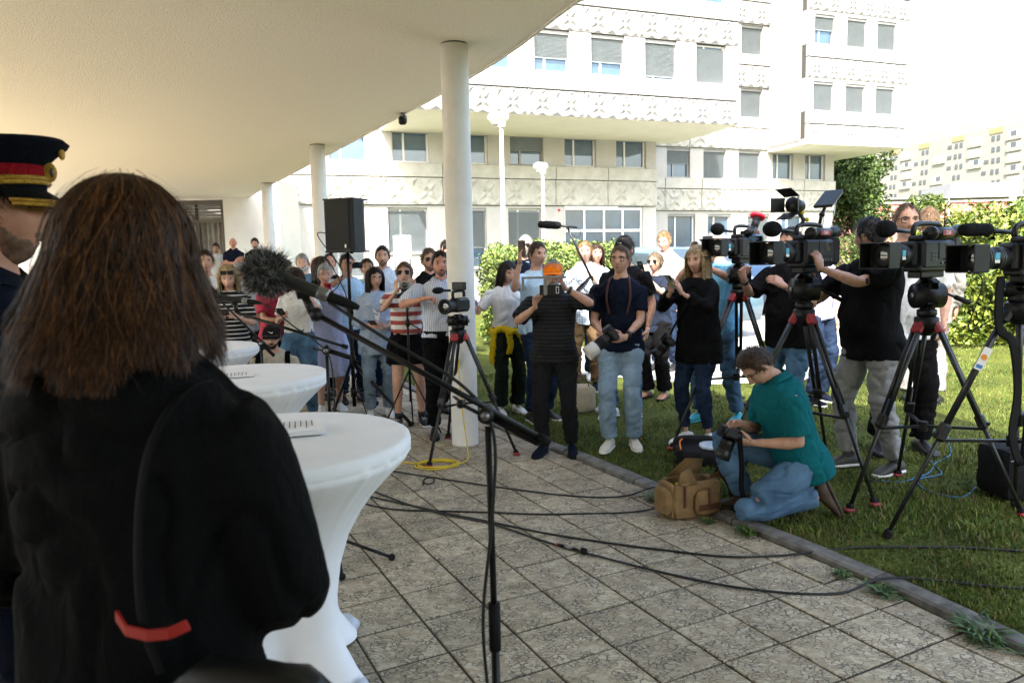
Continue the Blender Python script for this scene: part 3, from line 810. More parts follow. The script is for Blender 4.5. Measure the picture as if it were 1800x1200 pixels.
def hedge(label, c, size, n, leaf, mats, rz=0., lump=.10, name='hedge', group=None):
    t = thing(name, label, 'hedge', (c[0], c[1], gz(c[0], c[1])), rz, group)
    sx, sy, sz = size
    # points near the faces of a soft box
    u = rng.random((n, 3)) * 2 - 1
    p8 = (np.abs(u) ** 5).sum(1) ** (1 / 5.)
    d = u / p8[:, None]
    k = np.array([noise.fractal((a[0] * sx * 1.1, a[1] * sy * 1.1 + 4, a[2] * sz * 1.1), 1., 2., 3) for a in d])
    rad = (.70 + .3 * rng.random(n) ** .45) * (1 + lump * k * 1.6)
    P = d * rad[:, None] * np.array([sx / 2, sy / 2, sz / 2]) + np.array([0, 0, sz / 2])
    ok = P[:, 2] > .02
    leaf_cloud('foliage', P[ok], leaf, mats, t, d[ok] / np.array([sx, sy, sz]) * 1.5)
    m = MB(); m.use(mats[0], True)
    u2 = 10; vs = []; fs = []
    m.box((0, 0, sz * .47), (sx * .80, sy * .72, sz * .80), .2); m.build('inner_mass', t)
    m = MB(); m.use(BARK)
    for q in range(int(3 + sx * 1.5)):
        x = random.uniform(-sx * .42, sx * .42); y = random.uniform(-sy * .3, sy * .3)
        m.cyl((x, y, -.05), (x + random.uniform(-.1, .1), y + random.uniform(-.1, .1), sz * .5), .025, .012, 6)
    m.build('stem', t)
    return t
HG = leaf_mats('hedge_leaf', (.06, .105, .018), (.20, .25, .05))
hedge('clipped green hedge in front of the glazed entrance', (.85, 13.9), (2.8, 1.3, 1.80), 16000, .075, HG, R(8))
hedge('tall leafy hedge at the right edge behind the cameras', (8.5, 10.4), (4.6, 1.7, 1.92), 32000, .085, leaf_mats('beech_leaf', (.06, .10, .012), (.24, .28, .04)), R(-20), .2)
def tree(label, x, y, z0, ztop, rx, ry, zc, rz_, n, leaf, mats, seed, cat='tree', name='tree'):
    t = thing(name, label, cat, (x, y, z0))
    m = MB(); m.use(BARK, True); H_ = ztop - z0
    m.tube(smooth_path([(0, 0, -.1), (.08, .03, H_ * .25), (-.05, .02, H_ * .5), (0, 0, H_ * .85)], 4), [max(.03, H_ * .028 * (1 - k / 14)) for k in range(13)], 8)
    for q in range(9):
        a = random.uniform(0, 6.28); z = H_ * random.uniform(.25, .7); r_ = random.uniform(.4, .85)
        m.tube(smooth_path([(0, 0, z), (math.cos(a) * rx * r_ * .5, math.sin(a) * ry * r_ * .5, z + H_ * .06), (math.cos(a) * rx * r_, math.sin(a) * ry * r_, z + H_ * .16)], 3), [H_ * .010 * (1 - k / 8) for k in range(7)], 6)
    m.build('trunk', t)
    P = []; D_ = []
    for q in range(16):
        a = random.uniform(0, 6.28); rr = random.uniform(.15, .72); zz_ = random.uniform(-.75, .75)
        p, d = blob_points(n // 16, (math.cos(a) * rx * rr, math.sin(a) * ry * rr, zc - z0 + zz_ * rz_), (rx * .45, ry * .45, rz_ * .34), .45, .35, seed + q * 3.1)
        P.append(p); D_.append(d)
    leaf_cloud('crown', np.concatenate(P), leaf, mats, t, np.concatenate(D_)); return t
TG = leaf_mats('tree_leaf', (.03, .062, .012), (.10, .15, .03))
tree('dark green broadleaf tree standing at the end of the office building', 17.4, 38., .35, 8.3, 2.1, 2.0, 4.9, 4.0, 20000, .2, TG, 2.)
tree('rounded shrub under the tree beside the office building', 14.6, 31., .35, 2.6, 1.6, 1.3, 1.6, 1.2, 7000, .13, leaf_mats('shrub_leaf', (.05, .09, .02), (.14, .19, .05)), 9., 'shrub', 'shrub')
tree('small round tree rising behind the right hedge', 16.6, 24., .35, 3.45, .8, .8, 2.75, .8, 4500, .12, leaf_mats('far_leaf', (.05, .085, .015), (.14, .18, .035)), 5.)
tree('small tree in front of the red building', 28.5, 52., .35, 5.3, 1.6, 1.6, 3.5, 2.2, 5000, .25, leaf_mats('far_leaf', (0, 0, 0), (0, 0, 0)), 6.)

# ---------------------------------------------------------------- far buildings on the right
REDB = mat('red_cladding', (.46, .17, .15), .7, 0, .1, .5)
rb = thing('red_hall', 'low red clad hall with a railing on its roof in the distance', 'building', (33., 70., .3), R(-3))
m = MB(); m.use(REDB)
m.box((8, 4, 3.0), (19, 8, 6.0)); m.build('wall', rb)
m = MB(); m.use(REDB)
for k in range(34):
    m.box((-1.4 + k * .56, -.03, 5.2), (.5, .06, 1.7))
m.build('cladding', rb)
m = MB(); m.use(mat('pale_roof', (.55, .56, .56), .7)); m.box((8, 4, 6.08), (19.4, 8.4, .14)); m.build('roof', rb)
for k in range(5):
    m = MB(); m.use(FRAMEW); m.box((1.2 + k * 1.1, -.04, 3.6), (.8, .08, 1.0)); w_ = m.build('window', rb)
    m = MB(); m.use(GLASS); m.box((1.2 + k * 1.1, -.09, 3.6), (.66, .02, .86)); m.build('pane', w_)
m = MB(); m.use(LAMPP); m.cyl((13.2, -.3, 0), (13.2, -.3, 7.2), .28); m.build('chimney_pipe', rb)
m = MB(); m.use(LAMPP); m.cyl((7.5, -.3, 0), (7.5, -.3, 7.0), .04); m.build('downpipe', rb)
wb = thing('glazed_pavilion', 'pale flat pavilion with a strip of greenish windows behind the red hall', 'building', (44., 100., .3), R(-3))
m = MB(); m.use(CONC_W); m.box((10, 5, 4.3), (40, 9, 8.4)); m.box((18.5, 3.5, 9.6), (9, 7.5, 1.6)); m.build('wall', wb)
for k in range(14):
    if k % 4 == 2: continue
    m = MB(); m.use(mat('green_glass', (.12, .2, .2), .15, 0, .1, 1)); m.box((-7.5 + k * 2.2, .46, 7.7), (2.0, .1, 1.1)); m.build('window', wb)
m = MB(); m.use(FRAMEG); m.box((10, .2, 8.62), (41, 1.4, .18)); m.build('roof', wb)
# apartment slab
APW = mat('apartment_render', (.30, .28, .24), .9, 0, .04, .05)
APD = mat('apartment_glass', (.10, .11, .12), .15)
APO = mat('ochre_panel', (.36, .26, .13), .8); APP = mat('pink_panel', (.62, .36, .28), .8)
ap = thing('apartment_block', 'long white apartment block with loggias and roof terraces in the distance', 'building', (118., 252., 0.), R(-79))
# local x runs along the facade to the right and towards the camera
m = MB(); m.use(APW); m.box((42, 8, 17.2), (120, 14, 34.4)); m.build('wall', ap)
for k in range(9):
    m = MB(); m.use(APW); m.box((-12 + k * 13.5, 7, 35.6), (8.5, 9, 2.6)); m.build('penthouse', ap)
for k in range(9):
    m = MB(); m.use(FRAMEG); m.box((-12 + k * 13.5 + 6.5, 1.2, 35.3), (5.2, .12, .9)); m.build('roof_railing', ap)
for k in range(9):
    m = MB(); m.use(APP); m.box((-12 + k * 13.5 + 4.9, 4.5, 36.6), (1.6, 2.2, 3.2)); m.build('chimney', ap)
pane_me = {}
def ap_part(name, key, x, z, w, h, mt, y=-.0, d=.3):
    if key not in pane_me:
        q = MB(); q.use(mt); q.box((0, 0, 0), (w, d, h)); pane_me[key] = q.mesh(name)
    return put(name, pane_me[key], ap, Matrix.Translation((x, 1 + y, z)))
for st in range(11):
    z = 2.6 + st * 2.9
    for bay in range(9):
        x0 = -13 + bay * 13.0 + (random.uniform(-.4, .4))
        for dx in (0, 1.7): ap_part('window', 'w', x0 + dx, z, 1.0, 1.25, APD, -.02, .2)
        if random.random() < .75:
            kind = random.random()
            xx = x0 + 5.2
            # loggia: recess frame, parapet and dark opening
            ap_part('loggia', 'l', xx + 1.4, z + .25, 4.4, 1.7, mat('loggia_shade', (.50, .47, .40), .9), -.02, .16)
            ap_part('parapet', 'lp', xx + 1.4, z - .85, 4.5, .95, APW if kind < .8 else APP, -.12, .4)
            if kind < .6: ap_part('window', 'w2', xx + .8 + kind * 2, z + .3, 1.6, 1.3, APD, -.06, .2)
        if random.random() < .45: ap_part('window', 'w3', x0 + 10.4, z, 1.5, .9, APD, -.02, .2)
    if st == 10:
        for bay in range(9): ap_part('panel', 'o', -12.3 + bay * 13., z + 1.9, 4.2, 1.4, APO, -.03, .2)
# ================================================================ PEOPLE
def skin(i):
    c = [(.48, .27, .185), (.55, .32, .23), (.38, .20, .125), (.50, .24, .165)][i]
    return mat('skin_%d' % i, c, .5, 0, .12, 25, .06, 120, .35)
DARKLENS = mat('dark_lens', (.008, .008, .009), .35, 0, 0, spec=.3)
EYEW = mat('eye_white', (.38, .35, .32), .4, 0, 0); EYED = mat('eye_dark', (.02, .014, .01), .2, 0, 0)
LIPS = [mat('lips_%d' % i, c, .45, 0, .1, 60) for i, c in enumerate([(.22, .07, .06), (.30, .08, .07)])]
HAIRC = {'brown': (.045, .024, .012), 'dark': (.016, .010, .007), 'blond': (.42, .31, .17), 'grey': (.33, .32, .30), 'ltbrown': (.12, .07, .035), 'fair': (.30, .18, .085), 'silver': (.5, .5, .49), 'ash': (.19, .14, .09)}
def hairm(k): return mat('hair_' + k, HAIRC[k], .5, 0, .35, 40, 0, 160, .3)
def V3(*a): return Vector(a)
def rot_yxz(yaw, pitch, roll=0):
    return Matrix.Rotation(yaw, 3, 'Z') @ Matrix.Rotation(pitch, 3, 'X') @ Matrix.Rotation(roll, 3, 'Y')
def ik(S, T, a, b, pole):
    d = T - S; L = d.length
    if L > (a + b) * .995: T = S + d * ((a + b) * .995 / L); d = T - S; L = d.length
    L = max(L, abs(a - b) + .02); u = d.normalized(); x = (a * a - b * b + L * L) / (2 * L); h = math.sqrt(max(a * a - x * x, 0))
    p = pole - u * pole.dot(u)
    p = p.normalized() if p.length > 1e-6 else u.orthogonal().normalized()
    return S + u * x + p * h, T

def head_surface(d):
    """d: (...,3) unit directions, x right, y forward, z up -> points of a head"""
    x, y, z = d[..., 0], d[..., 1], d[..., 2]
    X, Y, Z = x * .0765, y * .097, z * .119
    low = np.clip(-z, 0, 1); s = low * low * (3 - 2 * low)
    X = X * (1 - .30 * s); Y = np.where(y < 0, Y * (1 - .30 * s) * 1.04, Y * (1 - .02 * s) + .006 * s)
    fr = np.clip(y, 0, 1) ** .7
    g = lambda u, c, w: np.exp(-((u - c) / w) ** 2)
    nose = g(X, 0, .0115) * (g(Z, -.028, .015) * .023 + g(Z, -.005, .022) * .014)
    eye = (g(np.abs(X), .031, .0145) * g(Z, .013, .011)) * .0130
    brow = (g(np.abs(X), .028, .022) * g(Z, .034, .009)) * .0045
    lip = g(X, 0, .02) * (g(Z, -.0565, .006) + g(Z, -.068, .006)) * .0045 - g(X, 0, .024) * g(Z, -.062, .003) * .004
    chin = g(X, 0, .02) * g(Z, -.1, .016) * .007; cheek = g(np.abs(X), .043, .018) * g(Z, -.022, .022) * .004
    Y = Y + fr * (nose - eye + brow + lip + chin + cheek)
    return np.stack([X, Y, Z], -1)
def dir_grid(nu, nv):
    th = np.linspace(.02, math.pi - .02, nv)[:, None]; ph = np.linspace(0, 2 * math.pi, nu, endpoint=False)[None, :]
    return np.stack([np.sin(th) * np.sin(ph), np.sin(th) * np.cos(ph), np.cos(th) + 0 * ph], -1), ph + 0 * th, th + 0 * ph
def grid_faces(nu, nv, mask=None):
    fs = []
    for j in range(nv - 1):
        for i in range(nu):
            i2 = (i + 1) % nu
            q = (j * nu + i, (j + 1) * nu + i, (j + 1) * nu + i2, j * nu + i2)
            if mask is None or any(mask[k] for k in q): fs.append(q)
    return fs
_HD = dir_grid(56, 44); HEADP = head_surface(_HD[0]); HEADF = grid_faces(56, 44) + [tuple(range(56)), tuple(range(43 * 56, 44 * 56))[::-1]]

def hair_mask(ph, th, style):
    """how far inside the hair a direction lies (>0 inside)"""
    a = np.abs((ph + math.pi) % (2 * math.pi) - math.pi)        # 0 front .. pi back
    z = np.cos(th) * .119
    line = np.interp(a, [0, .5, .95, 1.15, 1.45, 1.75, 2.2, math.pi], {'short': [.080, .074, .058, .016, -.008, -.004, -.050, -.070],
        'receding': [.098, .095, .06, .02, -.012, -.012, -.055, -.075], 'ring': [.2, .2, .2, .05, -.01, -.01, -.055, -.07],
        'full': [.076, .068, .04, -.01, -.04, -.05, -.07, -.085]}[style])
    m = (z - line - .006 * np.sin(ph * 7 + 1) - .004 * np.sin(ph * 17)) / .03
    if style == 'ring': m = np.minimum(m, (.055 - z) / .03)
    return m
def beard_mask(ph, th, full=True):
    a = np.abs((ph + math.pi) % (2 * math.pi) - math.pi); z = np.cos(th) * .119
    up_ = np.interp(a, [0, .28, .42, .75, 1.1, 1.35], [-.074, -.072, -.060, -.058, -.040, -.012])
    m = np.minimum((up_ - z) / .014, (1.33 - a) / .16)
    mous = np.minimum((.34 - a) / .06, (.0075 - np.abs(z + .0485)) / .006)
    return np.maximum(m, mous)

def short_strands(Hp, m_, th, n, L, width, seed, lift=.28, mats=None, part_side=0.):
    """short combed hairs over a hair shell, head frame"""
    rs = np.random.default_rng(seed); ok = np.argwhere((m_ > -.02) & (th < 2.4)); w = np.sin(th[ok[:, 0], ok[:, 1]]); ok = ok[rs.choice(len(ok), n, p=w / w.sum())]
    P = Hp[ok[:, 0], ok[:, 1]] + rs.normal(0, .0022, (n, 3)); N = P / np.linalg.norm(P, axis=1)[:, None]
    wh = np.array([part_side, -.35, .94]); T = N - wh; T -= N * (T * N).sum(1)[:, None]; T /= np.linalg.norm(T, axis=1)[:, None] + 1e-6
    T += np.cross(N, T) * rs.normal(.15, .45, (n, 1)); B = np.cross(N, T); Ln = (L * (.5 + .8 * rs.random(n)))[:, None]
    P1 = P + (T * .6 + N * lift) * Ln * .55; P2 = P + (T + N * lift * .75) * Ln; W = B / (np.linalg.norm(B, axis=1)[:, None] + 1e-6) * (width * (.5 + rs.random(n)))[:, None]
    V = np.stack([P - W, P + W, P1 + W * .85, P1 - W * .85, P2], 1).reshape(-1, 3); b = np.arange(n) * 5
    Q = np.concatenate([np.stack([b, b + 1, b + 2], 1), np.stack([b, b + 2, b + 3], 1), np.stack([b + 3, b + 2, b + 4], 1)])
    return fast_mesh('hair_strands', V, Q, mats, True)

def hand_geo(W, d, nrm, right, curl=.5, s=1.):
    d = d.normalized(); nrm = (nrm - d * nrm.dot(d)); nrm = nrm.normalized() if nrm.length > 1e-5 else d.orthogonal()
    lat = d.cross(nrm) if right else nrm.cross(d)           # towards the thumb
    out = []
    out.append(tube_geo([W - d * .015 * s, W + d * .012 * s, W + d * .04 * s, W + d * .075 * s, W + d * .09 * s], [(.024 * s, .021 * s), (.028 * s, .019 * s), (.038 * s, .017 * s), (.040 * s, .0145 * s), (.034 * s, .009 * s)], 10, lat))
    for off, L in ((.029, .070), (.010, .079), (-.0095, .073), (-.028, .058)):
        p = W + (d * .078 + lat * off) * s; v = d.copy(); pts = [p]; ang = curl
        for k, (fr, w) in enumerate(((.45, .75), (.3, 1.0), (.25, .8))):
            v = (Matrix.Rotation(ang * w, 3, d.cross(nrm)) @ v) if True else v
            p = p + v * L * fr * s; pts.append(p)
        out.append(tube_geo(pts, [.0092 * s, .0088 * s, .008 * s, .0062 * s], 7, lat))
    v = (lat * .8 + d * .55 + nrm * .35).normalized(); p = W + (d * .028 + lat * .022) * s
    v2 = (lat * .35 + d * .85 + nrm * (.35 + .3 * curl)).normalized()
    out.append(tube_geo([p, p + v * .032 * s, p + v * .034 * s + v2 * .03 * s, p + v * .034 * s + v2 * .052 * s], [.0135 * s, .0115 * s, .0098 * s, .007 * s], 7, nrm))
    return out

def strand_mesh(name, n, length, rad, seg=9, width=.0016, spread=1.12, back_only=.9, cols=('brown',), flare=.0, wave=.004, seed=1, sway=(0, 0), front=1.15, clump=0, curl=.012, fexp=1.6, lvar=.16):
    """hair as ribbons falling from the scalp; head frame, z up"""
    rs = np.random.default_rng(seed)
    a = rs.uniform(front, math.pi, n) * rs.choice([-1, 1], n)      # azimuth from the face
    top = rs.uniform(0, 1, n) ** .7                                  # 0 crown .. 1 hairline
    t = np.linspace(0, 1, seg + 1)[None, :]
    L = length * ((1 - lvar * rs.random(n) ** 1.1) * (1 + (lvar > .18) * (.12 * np.sin(a * 2.3 + 1) + .09 * np.sin(a * 7.1) + .05 * np.sin(a * 19))))[:, None]
    r0 = (rad * (.86 + .30 * rs.random(n) ** 1.3))[:, None]
    th0 = (.08 + top * 1.0)[:, None]
    # arc over the head, then hang
    arc = np.clip((math.pi / 2 - th0) * .115, .001, None); tot = arc + L
    s = t * tot; onhead = np.clip(s / arc, 0, 1); th = th0 + (math.pi / 2 - th0) * onhead
    drop = np.clip(s - arc, 0, None)
    rr = r0 * np.sin(th) + flare * (drop / L) ** fexp - curl * np.clip(drop / L - .75, 0, 1) * 4 * .5
    z = r0 * 1.22 * np.cos(th) - drop
    if clump:
        cc = np.round(a * clump) / clump; a = a + (cc - a) * .55
    aa = a[:, None] + (wave / .1) * np.sin(s * 28 + rs.uniform(0, 6, n)[:, None]) + .05 * rs.normal(size=(n, 1)) * t
    x = rr * np.sin(aa) * 1.0 + sway[0] * (drop / .3) ** 1.5; y = rr * np.cos(aa) * 1.15 - .008 + sway[1] * (drop / .3) ** 1.5
    P = np.stack([x, y, z], -1)
    tg = np.stack([np.cos(aa), -np.sin(aa), 0 * aa], -1) * (width * (.6 + .9 * rs.random(n))[:, None, None]) * (1 - .75 * t[..., None] ** 3)
    tw = rs.normal(0, .45, (n, 1, 1)); rad_dir = np.stack([np.sin(aa), np.cos(aa), 0 * aa], -1)
    tg = tg * np.cos(tw) + rad_dir * np.linalg.norm(tg, axis=-1, keepdims=True) * np.sin(tw)
    Vv = np.stack([P - tg, P + tg], 2).reshape(-1, 3)
    b = (np.arange(n)[:, None] * (seg + 1) + np.arange(seg)[None, :]).ravel() * 2
    Q = np.stack([b, b + 1, b + 3, b + 2], 1)
    mi = np.repeat(rs.integers(0, len(cols), n), seg)
    return fast_mesh(name, Vv, Q, [hairm(c) for c in cols], True, mi)

def wrinkle(me, amp, fx, seed, keep=None):
    """soft bulges with narrow creases between them"""
    n = len(me.vertices); co = np.empty(n * 3, np.float32); me.vertices.foreach_get('co', co); co = co.reshape(-1, 3)
    no = np.empty(n * 3, np.float32); me.vertices.foreach_get('normal', no); no = no.reshape(-1, 3)
    nn = noise.noise; a, b, c = fx
    def f(p):
        x, y, z = p; w = nn((x * 3 + seed, y * 3, z * 3)) * .9
        u = (x * a + seed, y * b + w, z * c + x * a * .55 + w)
        k1 = nn(u); k2 = nn((u[0] * 1.7 + 9, u[1] * 1.7, u[2] * 1.7))
        return .75 * k1 - 1.15 * max(0., 1 - abs(k1 + .25 * k2) * 5.5) + .3 * k2
    k = np.array([f(p) for p in co.tolist()])
    co += no * (amp * k)[:, None].astype(np.float32)
    me.vertices.foreach_set('co', co.ravel()); me.update()

TORSO = [(-.115, .120, .098, -.004), (-.04, .164, .118, -.012), (.05, .154, .110, -.002), (.14, .142, .102, .006), (.26, .152, .112, .010), (.37, .168, .118, .010), (.44, .166, .104, .002), (.49, .136, .088, -.008), (.522, .092, .072, -.010), (.55, .060, .060, -.006)]
SEED = [0]
def person(label, x, y, h, face, skin_i=0, z0=None, build=1., belly=0., fem=False, pelvis=(0, 0, .95), lean=0., side=0., twist=0.,
           hr=None, hl=None, pr=None, pl=None, hdr=None, hdl=None, hnr=None, hnl=None, cr=.45, cl=.45,
           feet=((.11, .02, 8), (-.11, -.02, -8)), knees=None, footdir=None, footup=None, head=(0, 0, 0), hair=('short', 'brown'), beard=None,
           top=None, bottom=None, shoes=None, extras=(), voxel=.018, group=None):
    """one standing (or kneeling) person, head 1/7.5 of the height; returns the root and useful world points"""
    SEED[0] += 1; sd = SEED[0]
    sc = h / 1.75
    if z0 is None: z0 = gz(x, y)
    root = thing('person', label, 'person', (x, y, z0), math.pi + R(face), group)
    SKIN = skin(skin_i)
    P = V3(*pelvis); RT = rot_yxz(0, -R(lean), R(side)); RC = rot_yxz(R(twist), 0) 
    up = RT @ V3(0, 0, 1); fw = RT @ RC @ V3(0, 1, 0); rt = RT @ RC @ V3(1, 0, 0); fw0 = RT @ V3(0, 1, 0); rt0 = RT @ V3(1, 0, 0)
    def ringpt(zr, w, d, oy, inf=0., bw=1.):
        t = min(max(zr / .4, 0), 1); f_ = fw0.lerp(fw, t).normalized(); r_ = rt0.lerp(rt, t).normalized()
        uz = V3(0, 0, 1).lerp(up, min(max((zr + .05) / .12, 0), 1)).normalized() if lean else up
        bl = belly * math.exp(-((zr - .10) / .11) ** 2)
        w_ = w * build; d_ = d * build + bl * .5
        if fem:
            w_ *= {True: 1}.get(True) * (1 - .10 * math.exp(-((zr - .14) / .08) ** 2) + .04 * math.exp(-((zr + .03) / .07) ** 2) - .06 * (zr > .34))
            d_ += .016 * math.exp(-((zr - .33) / .05) ** 2)
        c = P + up * zr + f_ * (oy + bl * .55)
        return c, r_ * (w_ + inf), f_ * (d_ + inf)
    def torso_geo(z_a, z_b, inf, hang=False, flare=0., n=24):
        zs = sorted({z_a, z_b} | {t[0] for t in TORSO if z_a < t[0] < z_b}); vs = []; fs = []; mxw = 0
        for zr in zs[::-1]:
            w = np.interp(zr, [t[0] for t in TORSO], [t[1] for t in TORSO]); d = np.interp(zr, [t[0] for t in TORSO], [t[2] for t in TORSO]); oy = np.interp(zr, [t[0] for t in TORSO], [t[3] for t in TORSO])
            c, a, b = ringpt(zr, float(w), float(d), float(oy), inf)
            if hang and zr < .34:
                k = (.34 - zr) / .4
                a = a.normalized() * max(a.length, (.160 if not fem else .146) * build + inf - .010 * k + flare * k); b = b.normalized() * max(b.length, .114 * build + inf - .004 * k + flare * k)
            if hang and zr < .03: a = a.normalized() * max(a.length, .170 * build + inf + .014); b = b.normalized() * max(b.length, .122 * build + inf)
            for i in range(n):
                an = 2 * math.pi * i / n; ca, sa = math.cos(an), math.sin(an)
                e = 2.15; q = (abs(ca) ** e + abs(sa) ** e) ** (-1 / e); vs.append(c + a * ca * q + b * sa * q)
        m = len(zs)
        for j in range(m - 1):
            for i in range(n):
                i2 = (i + 1) % n; fs.append((j * n + i, (j + 1) * n + i, (j + 1) * n + i2, j * n + i2))
        fs.append(tuple(range(n))); fs.append(tuple((m - 1) * n + i for i in range(n))[::-1])
        return vs, fs
    shw = (.168 if not fem else .150) * build
    S = {1: P + up * .452 + rt * shw, -1: P + up * .452 - rt * shw}
    tgt = {1: V3(*hr) if hr else S[1] + V3(.07, .05, -.525), -1: V3(*hl) if hl else S[-1] + V3(-.07, .05, -.525)}
    pole = {1: V3(*pr) if pr else V3(.5, -.45, -.7), -1: V3(*pl) if pl else V3(-.5, -.45, -.7)}
    E_, W_ = {}, {}
    for s_ in (1, -1): E_[s_], W_[s_] = ik(S[s_], tgt[s_], .295, .258, pole[s_])
    Hh = {1: P + rt0 * .088 * build - V3(0, 0, .03), -1: P - rt0 * .088 * build - V3(0, 0, .03)}
    K, A = {}, {}
    for q, s_ in enumerate((1, -1)):
        fx, fy, fyaw = feet[q][:3]; az = feet[q][3] if len(feet[q]) > 3 else .085
        if knees and knees[q] is not None: K[s_] = V3(*knees[q]); A[s_] = V3(fx, fy, az)
        else: K[s_], A[s_] = ik(Hh[s_], V3(fx, fy, az), .425, .435, V3(s_ * .12, 1, 0))
    # ---- body
    gv, gf = [], []
    def merge(g, V_, F_):
        o = len(V_); V_.extend(g[0]); F_.extend([tuple(i + o for i in f) for f in g[1]])
    def arm_geo(s_, inf, t_end, taper=1., flare=0.):
        """t_end 1 = elbow, 2 = wrist"""
        a, b, c = S[s_], E_[s_], W_[s_]
        prof = [(-.02, .036), (.06, .048), (.3, .050), (.7, .043), (1., .039), (1.25, .042), (1.6, .034), (2., .0255)]
        pts, rr = [], []
        for t, r_ in prof:
            if t > t_end + 1e-6: break
            pts.append(a.lerp(b, t) if t <= 1 else b.lerp(c, t - 1)); rr.append((r_ * (build * .5 + .5) * (.88 if fem else 1) + (inf * min(1, .8 + t) if inf > 0 else inf)))
        last = prof[len(pts) - 1][0]
        if last < t_end:
            pts.append(a.lerp(b, t_end) if t_end <= 1 else b.lerp(c, t_end - 1)); rr.append(float(np.interp(t_end, [p_[0] for p_ in prof], [p_[1] for p_ in prof])) * (.88 if fem else 1) + inf + flare)
        return tube_geo(pts, rr, 12)
    def leg_geo(s_, inf, t_end, flare=0., loose=0.):
        a, b, c = Hh[s_], K[s_], A[s_]
        prof = [(-.06, .068), (0, .080), (.2, .086), (.4, .081), (.75, .066), (1., .057), (1.3, .058), (1.65, .044), (2., .036)]
        pts, rr = [], []
        for t, r_ in [p_ for p_ in prof if p_[0] < t_end - .02] + [(t_end, float(np.interp(t_end, [p_[0] for p_ in prof], [p_[1] for p_ in prof])))]:
            pts.append(a.lerp(b, t) if t <= 1 else b.lerp(c, t - 1)); rr.append(max(r_ * (build * .6 + .4) * (1.03 if fem else 1) + inf, loose) + flare * max(t - 1, 0))
        return tube_geo(pts, rr, 12)
    merge(torso_geo(-.115, .55, -.012 if top else 0.), gv, gf)
    nk = P + up * .525; HC = P + up * .685 + fw * .018
    Rh = Matrix((rt, fw, up)).transposed() @ rot_yxz(R(head[0]), R(head[1]), R(head[2]))
    HC = nk + up * .04 + (Rh @ V3(0, .014, .112))
    merge(tube_geo([nk - up * .04, nk + up * .03, nk.lerp(HC, .5), HC - (Rh @ V3(0, .015, .03))], [.068 * build, .056 * (.88 if fem else 1), .053 * (.86 if fem else 1), .05], 12), gv, gf)
    for s_ in (1, -1):
        merge(arm_geo(s_, -.002, 2.), gv, gf); merge(leg_geo(s_, -.012 if bottom and bottom[0] == 'trousers' else -.002, 2.), gv, gf)
    me = remesh(gv, gf, voxel + .003, 3)
    bm = bmesh.new(); bm.from_mesh(me); bpy.data.meshes.remove(me)
    for f in bm.faces: f.smooth = True
    def addg(vs, fs, mi=0, smooth=True):
        vv = [bm.verts.new(v) for v in vs]
        for f in fs:
            try: ff = bm.faces.new([vv[i] for i in f]); ff.material_index = mi; ff.smooth = smooth
            except ValueError: pass
    hx = lambda p: HC + Rh @ V3(*p)
    addg([hx(p) for p in HEADP.reshape(-1, 3)], HEADF)
    mb_ = MB()
    for s_ in (1, -1):      # ears, eyes, brows
        q = MB(); q.sphere((s_ * .0765, -.006, -.002), (.011, .021, .032), 10, 8, Matrix.Rotation(s_ * -.35, 4, 'Z')); addg([hx(v) for v in q.v], q.f)
        q = MB(); q.sphere((s_ * .031, .0705, .012), (.0125, .011, .0062), 10, 6); addg([hx(v) for v in q.v], q.f, 1)
        q = MB(); q.sphere((s_ * .031, .0795, .012), (.0054, .0032, .0056), 8, 5); addg([hx(v) for v in q.v], q.f, 2)
        g = tube_geo([(s_ * .013, .0905, .030), (s_ * .03, .0885, .0355), (s_ * .047, .078, .031)], [.0032, .0040, .0022], 6); addg([hx(v) for v in g[0]], g[1], 4)
        g = tube_geo([(s_ * .017, .0795, .0155), (s_ * .031, .0812, .0200), (s_ * .045, .0735, .0155)], [.0016, .0024, .0014], 5); addg([hx(v) for v in g[0]], g[1], 4)
    g = tube_geo([(-.023, .088, -.0625), (-.01, .0985, -.0590), (0, .0995, -.0605), (.01, .0985, -.0590), (.023, .088, -.0625)], [.001, .0042, .0046, .0042, .001], 6); addg([hx(v) for v in g[0]], g[1], 3)
    for s_, cu, hd, hn in ((1, cr, hdr, hnr), (-1, cl, hdl, hnl)):
        d = V3(*hd) if hd else (W_[s_] - E_[s_]).normalized()
        nm = V3(*hn) if hn else (rt * -s_ + fw * .25)
        for g in hand_geo(W_[s_], d, nm, s_ == 1, cu, 1.02 if not fem else .92): addg(*g)
    me = bpy.data.meshes.new('body'); bm.to_mesh(me); bm.free()
    for m_ in (SKIN, EYEW, EYED, LIPS[1 if fem else 0], hairm(hair[1] if hair and hair[1] in HAIRC and hair[1] not in ('silver', 'blond') else 'ltbrown')): me.materials.append(m_)
    SM = Matrix.Scale(sc, 4)
    def part(name, me_, parent=root, m_=None):
        if m_ is not None: me_.materials.clear(); me_.materials.append(m_)
        me_.transform(SM); me_.update(); return put(name, me_, parent)
    def mpart(name, b_, parent=root): return part(name, b_.mesh(name), parent)
    part('body', me)
    HM = Matrix.Translation(HC) @ Rh.to_4x4()
    # ---- hair
    st, hc = hair if hair else (None, None)
    D_, ph, th = _HD
    if st in ('short', 'receding', 'ring', 'full', 'long', 'pony', 'bob', 'bun'):
        key = {'long': 'full', 'pony': 'full', 'bob': 'full', 'bun': 'full'}.get(st, st)
        m_ = hair_mask(ph, th, key)
        thick = {'short': .008, 'receding': .006, 'ring': .003, 'full': .016, 'long': .011, 'pony': .006, 'bob': .012, 'bun': .006}[st]
        nz = np.array([noise.noise((v[0] * 9 + sd, v[1] * 9, v[2] * 9)) + .6 * noise.noise((v[0] * 22, v[1] * 22 + sd, v[2] * 22)) for v in D_.reshape(-1, 3)]).reshape(ph.shape)
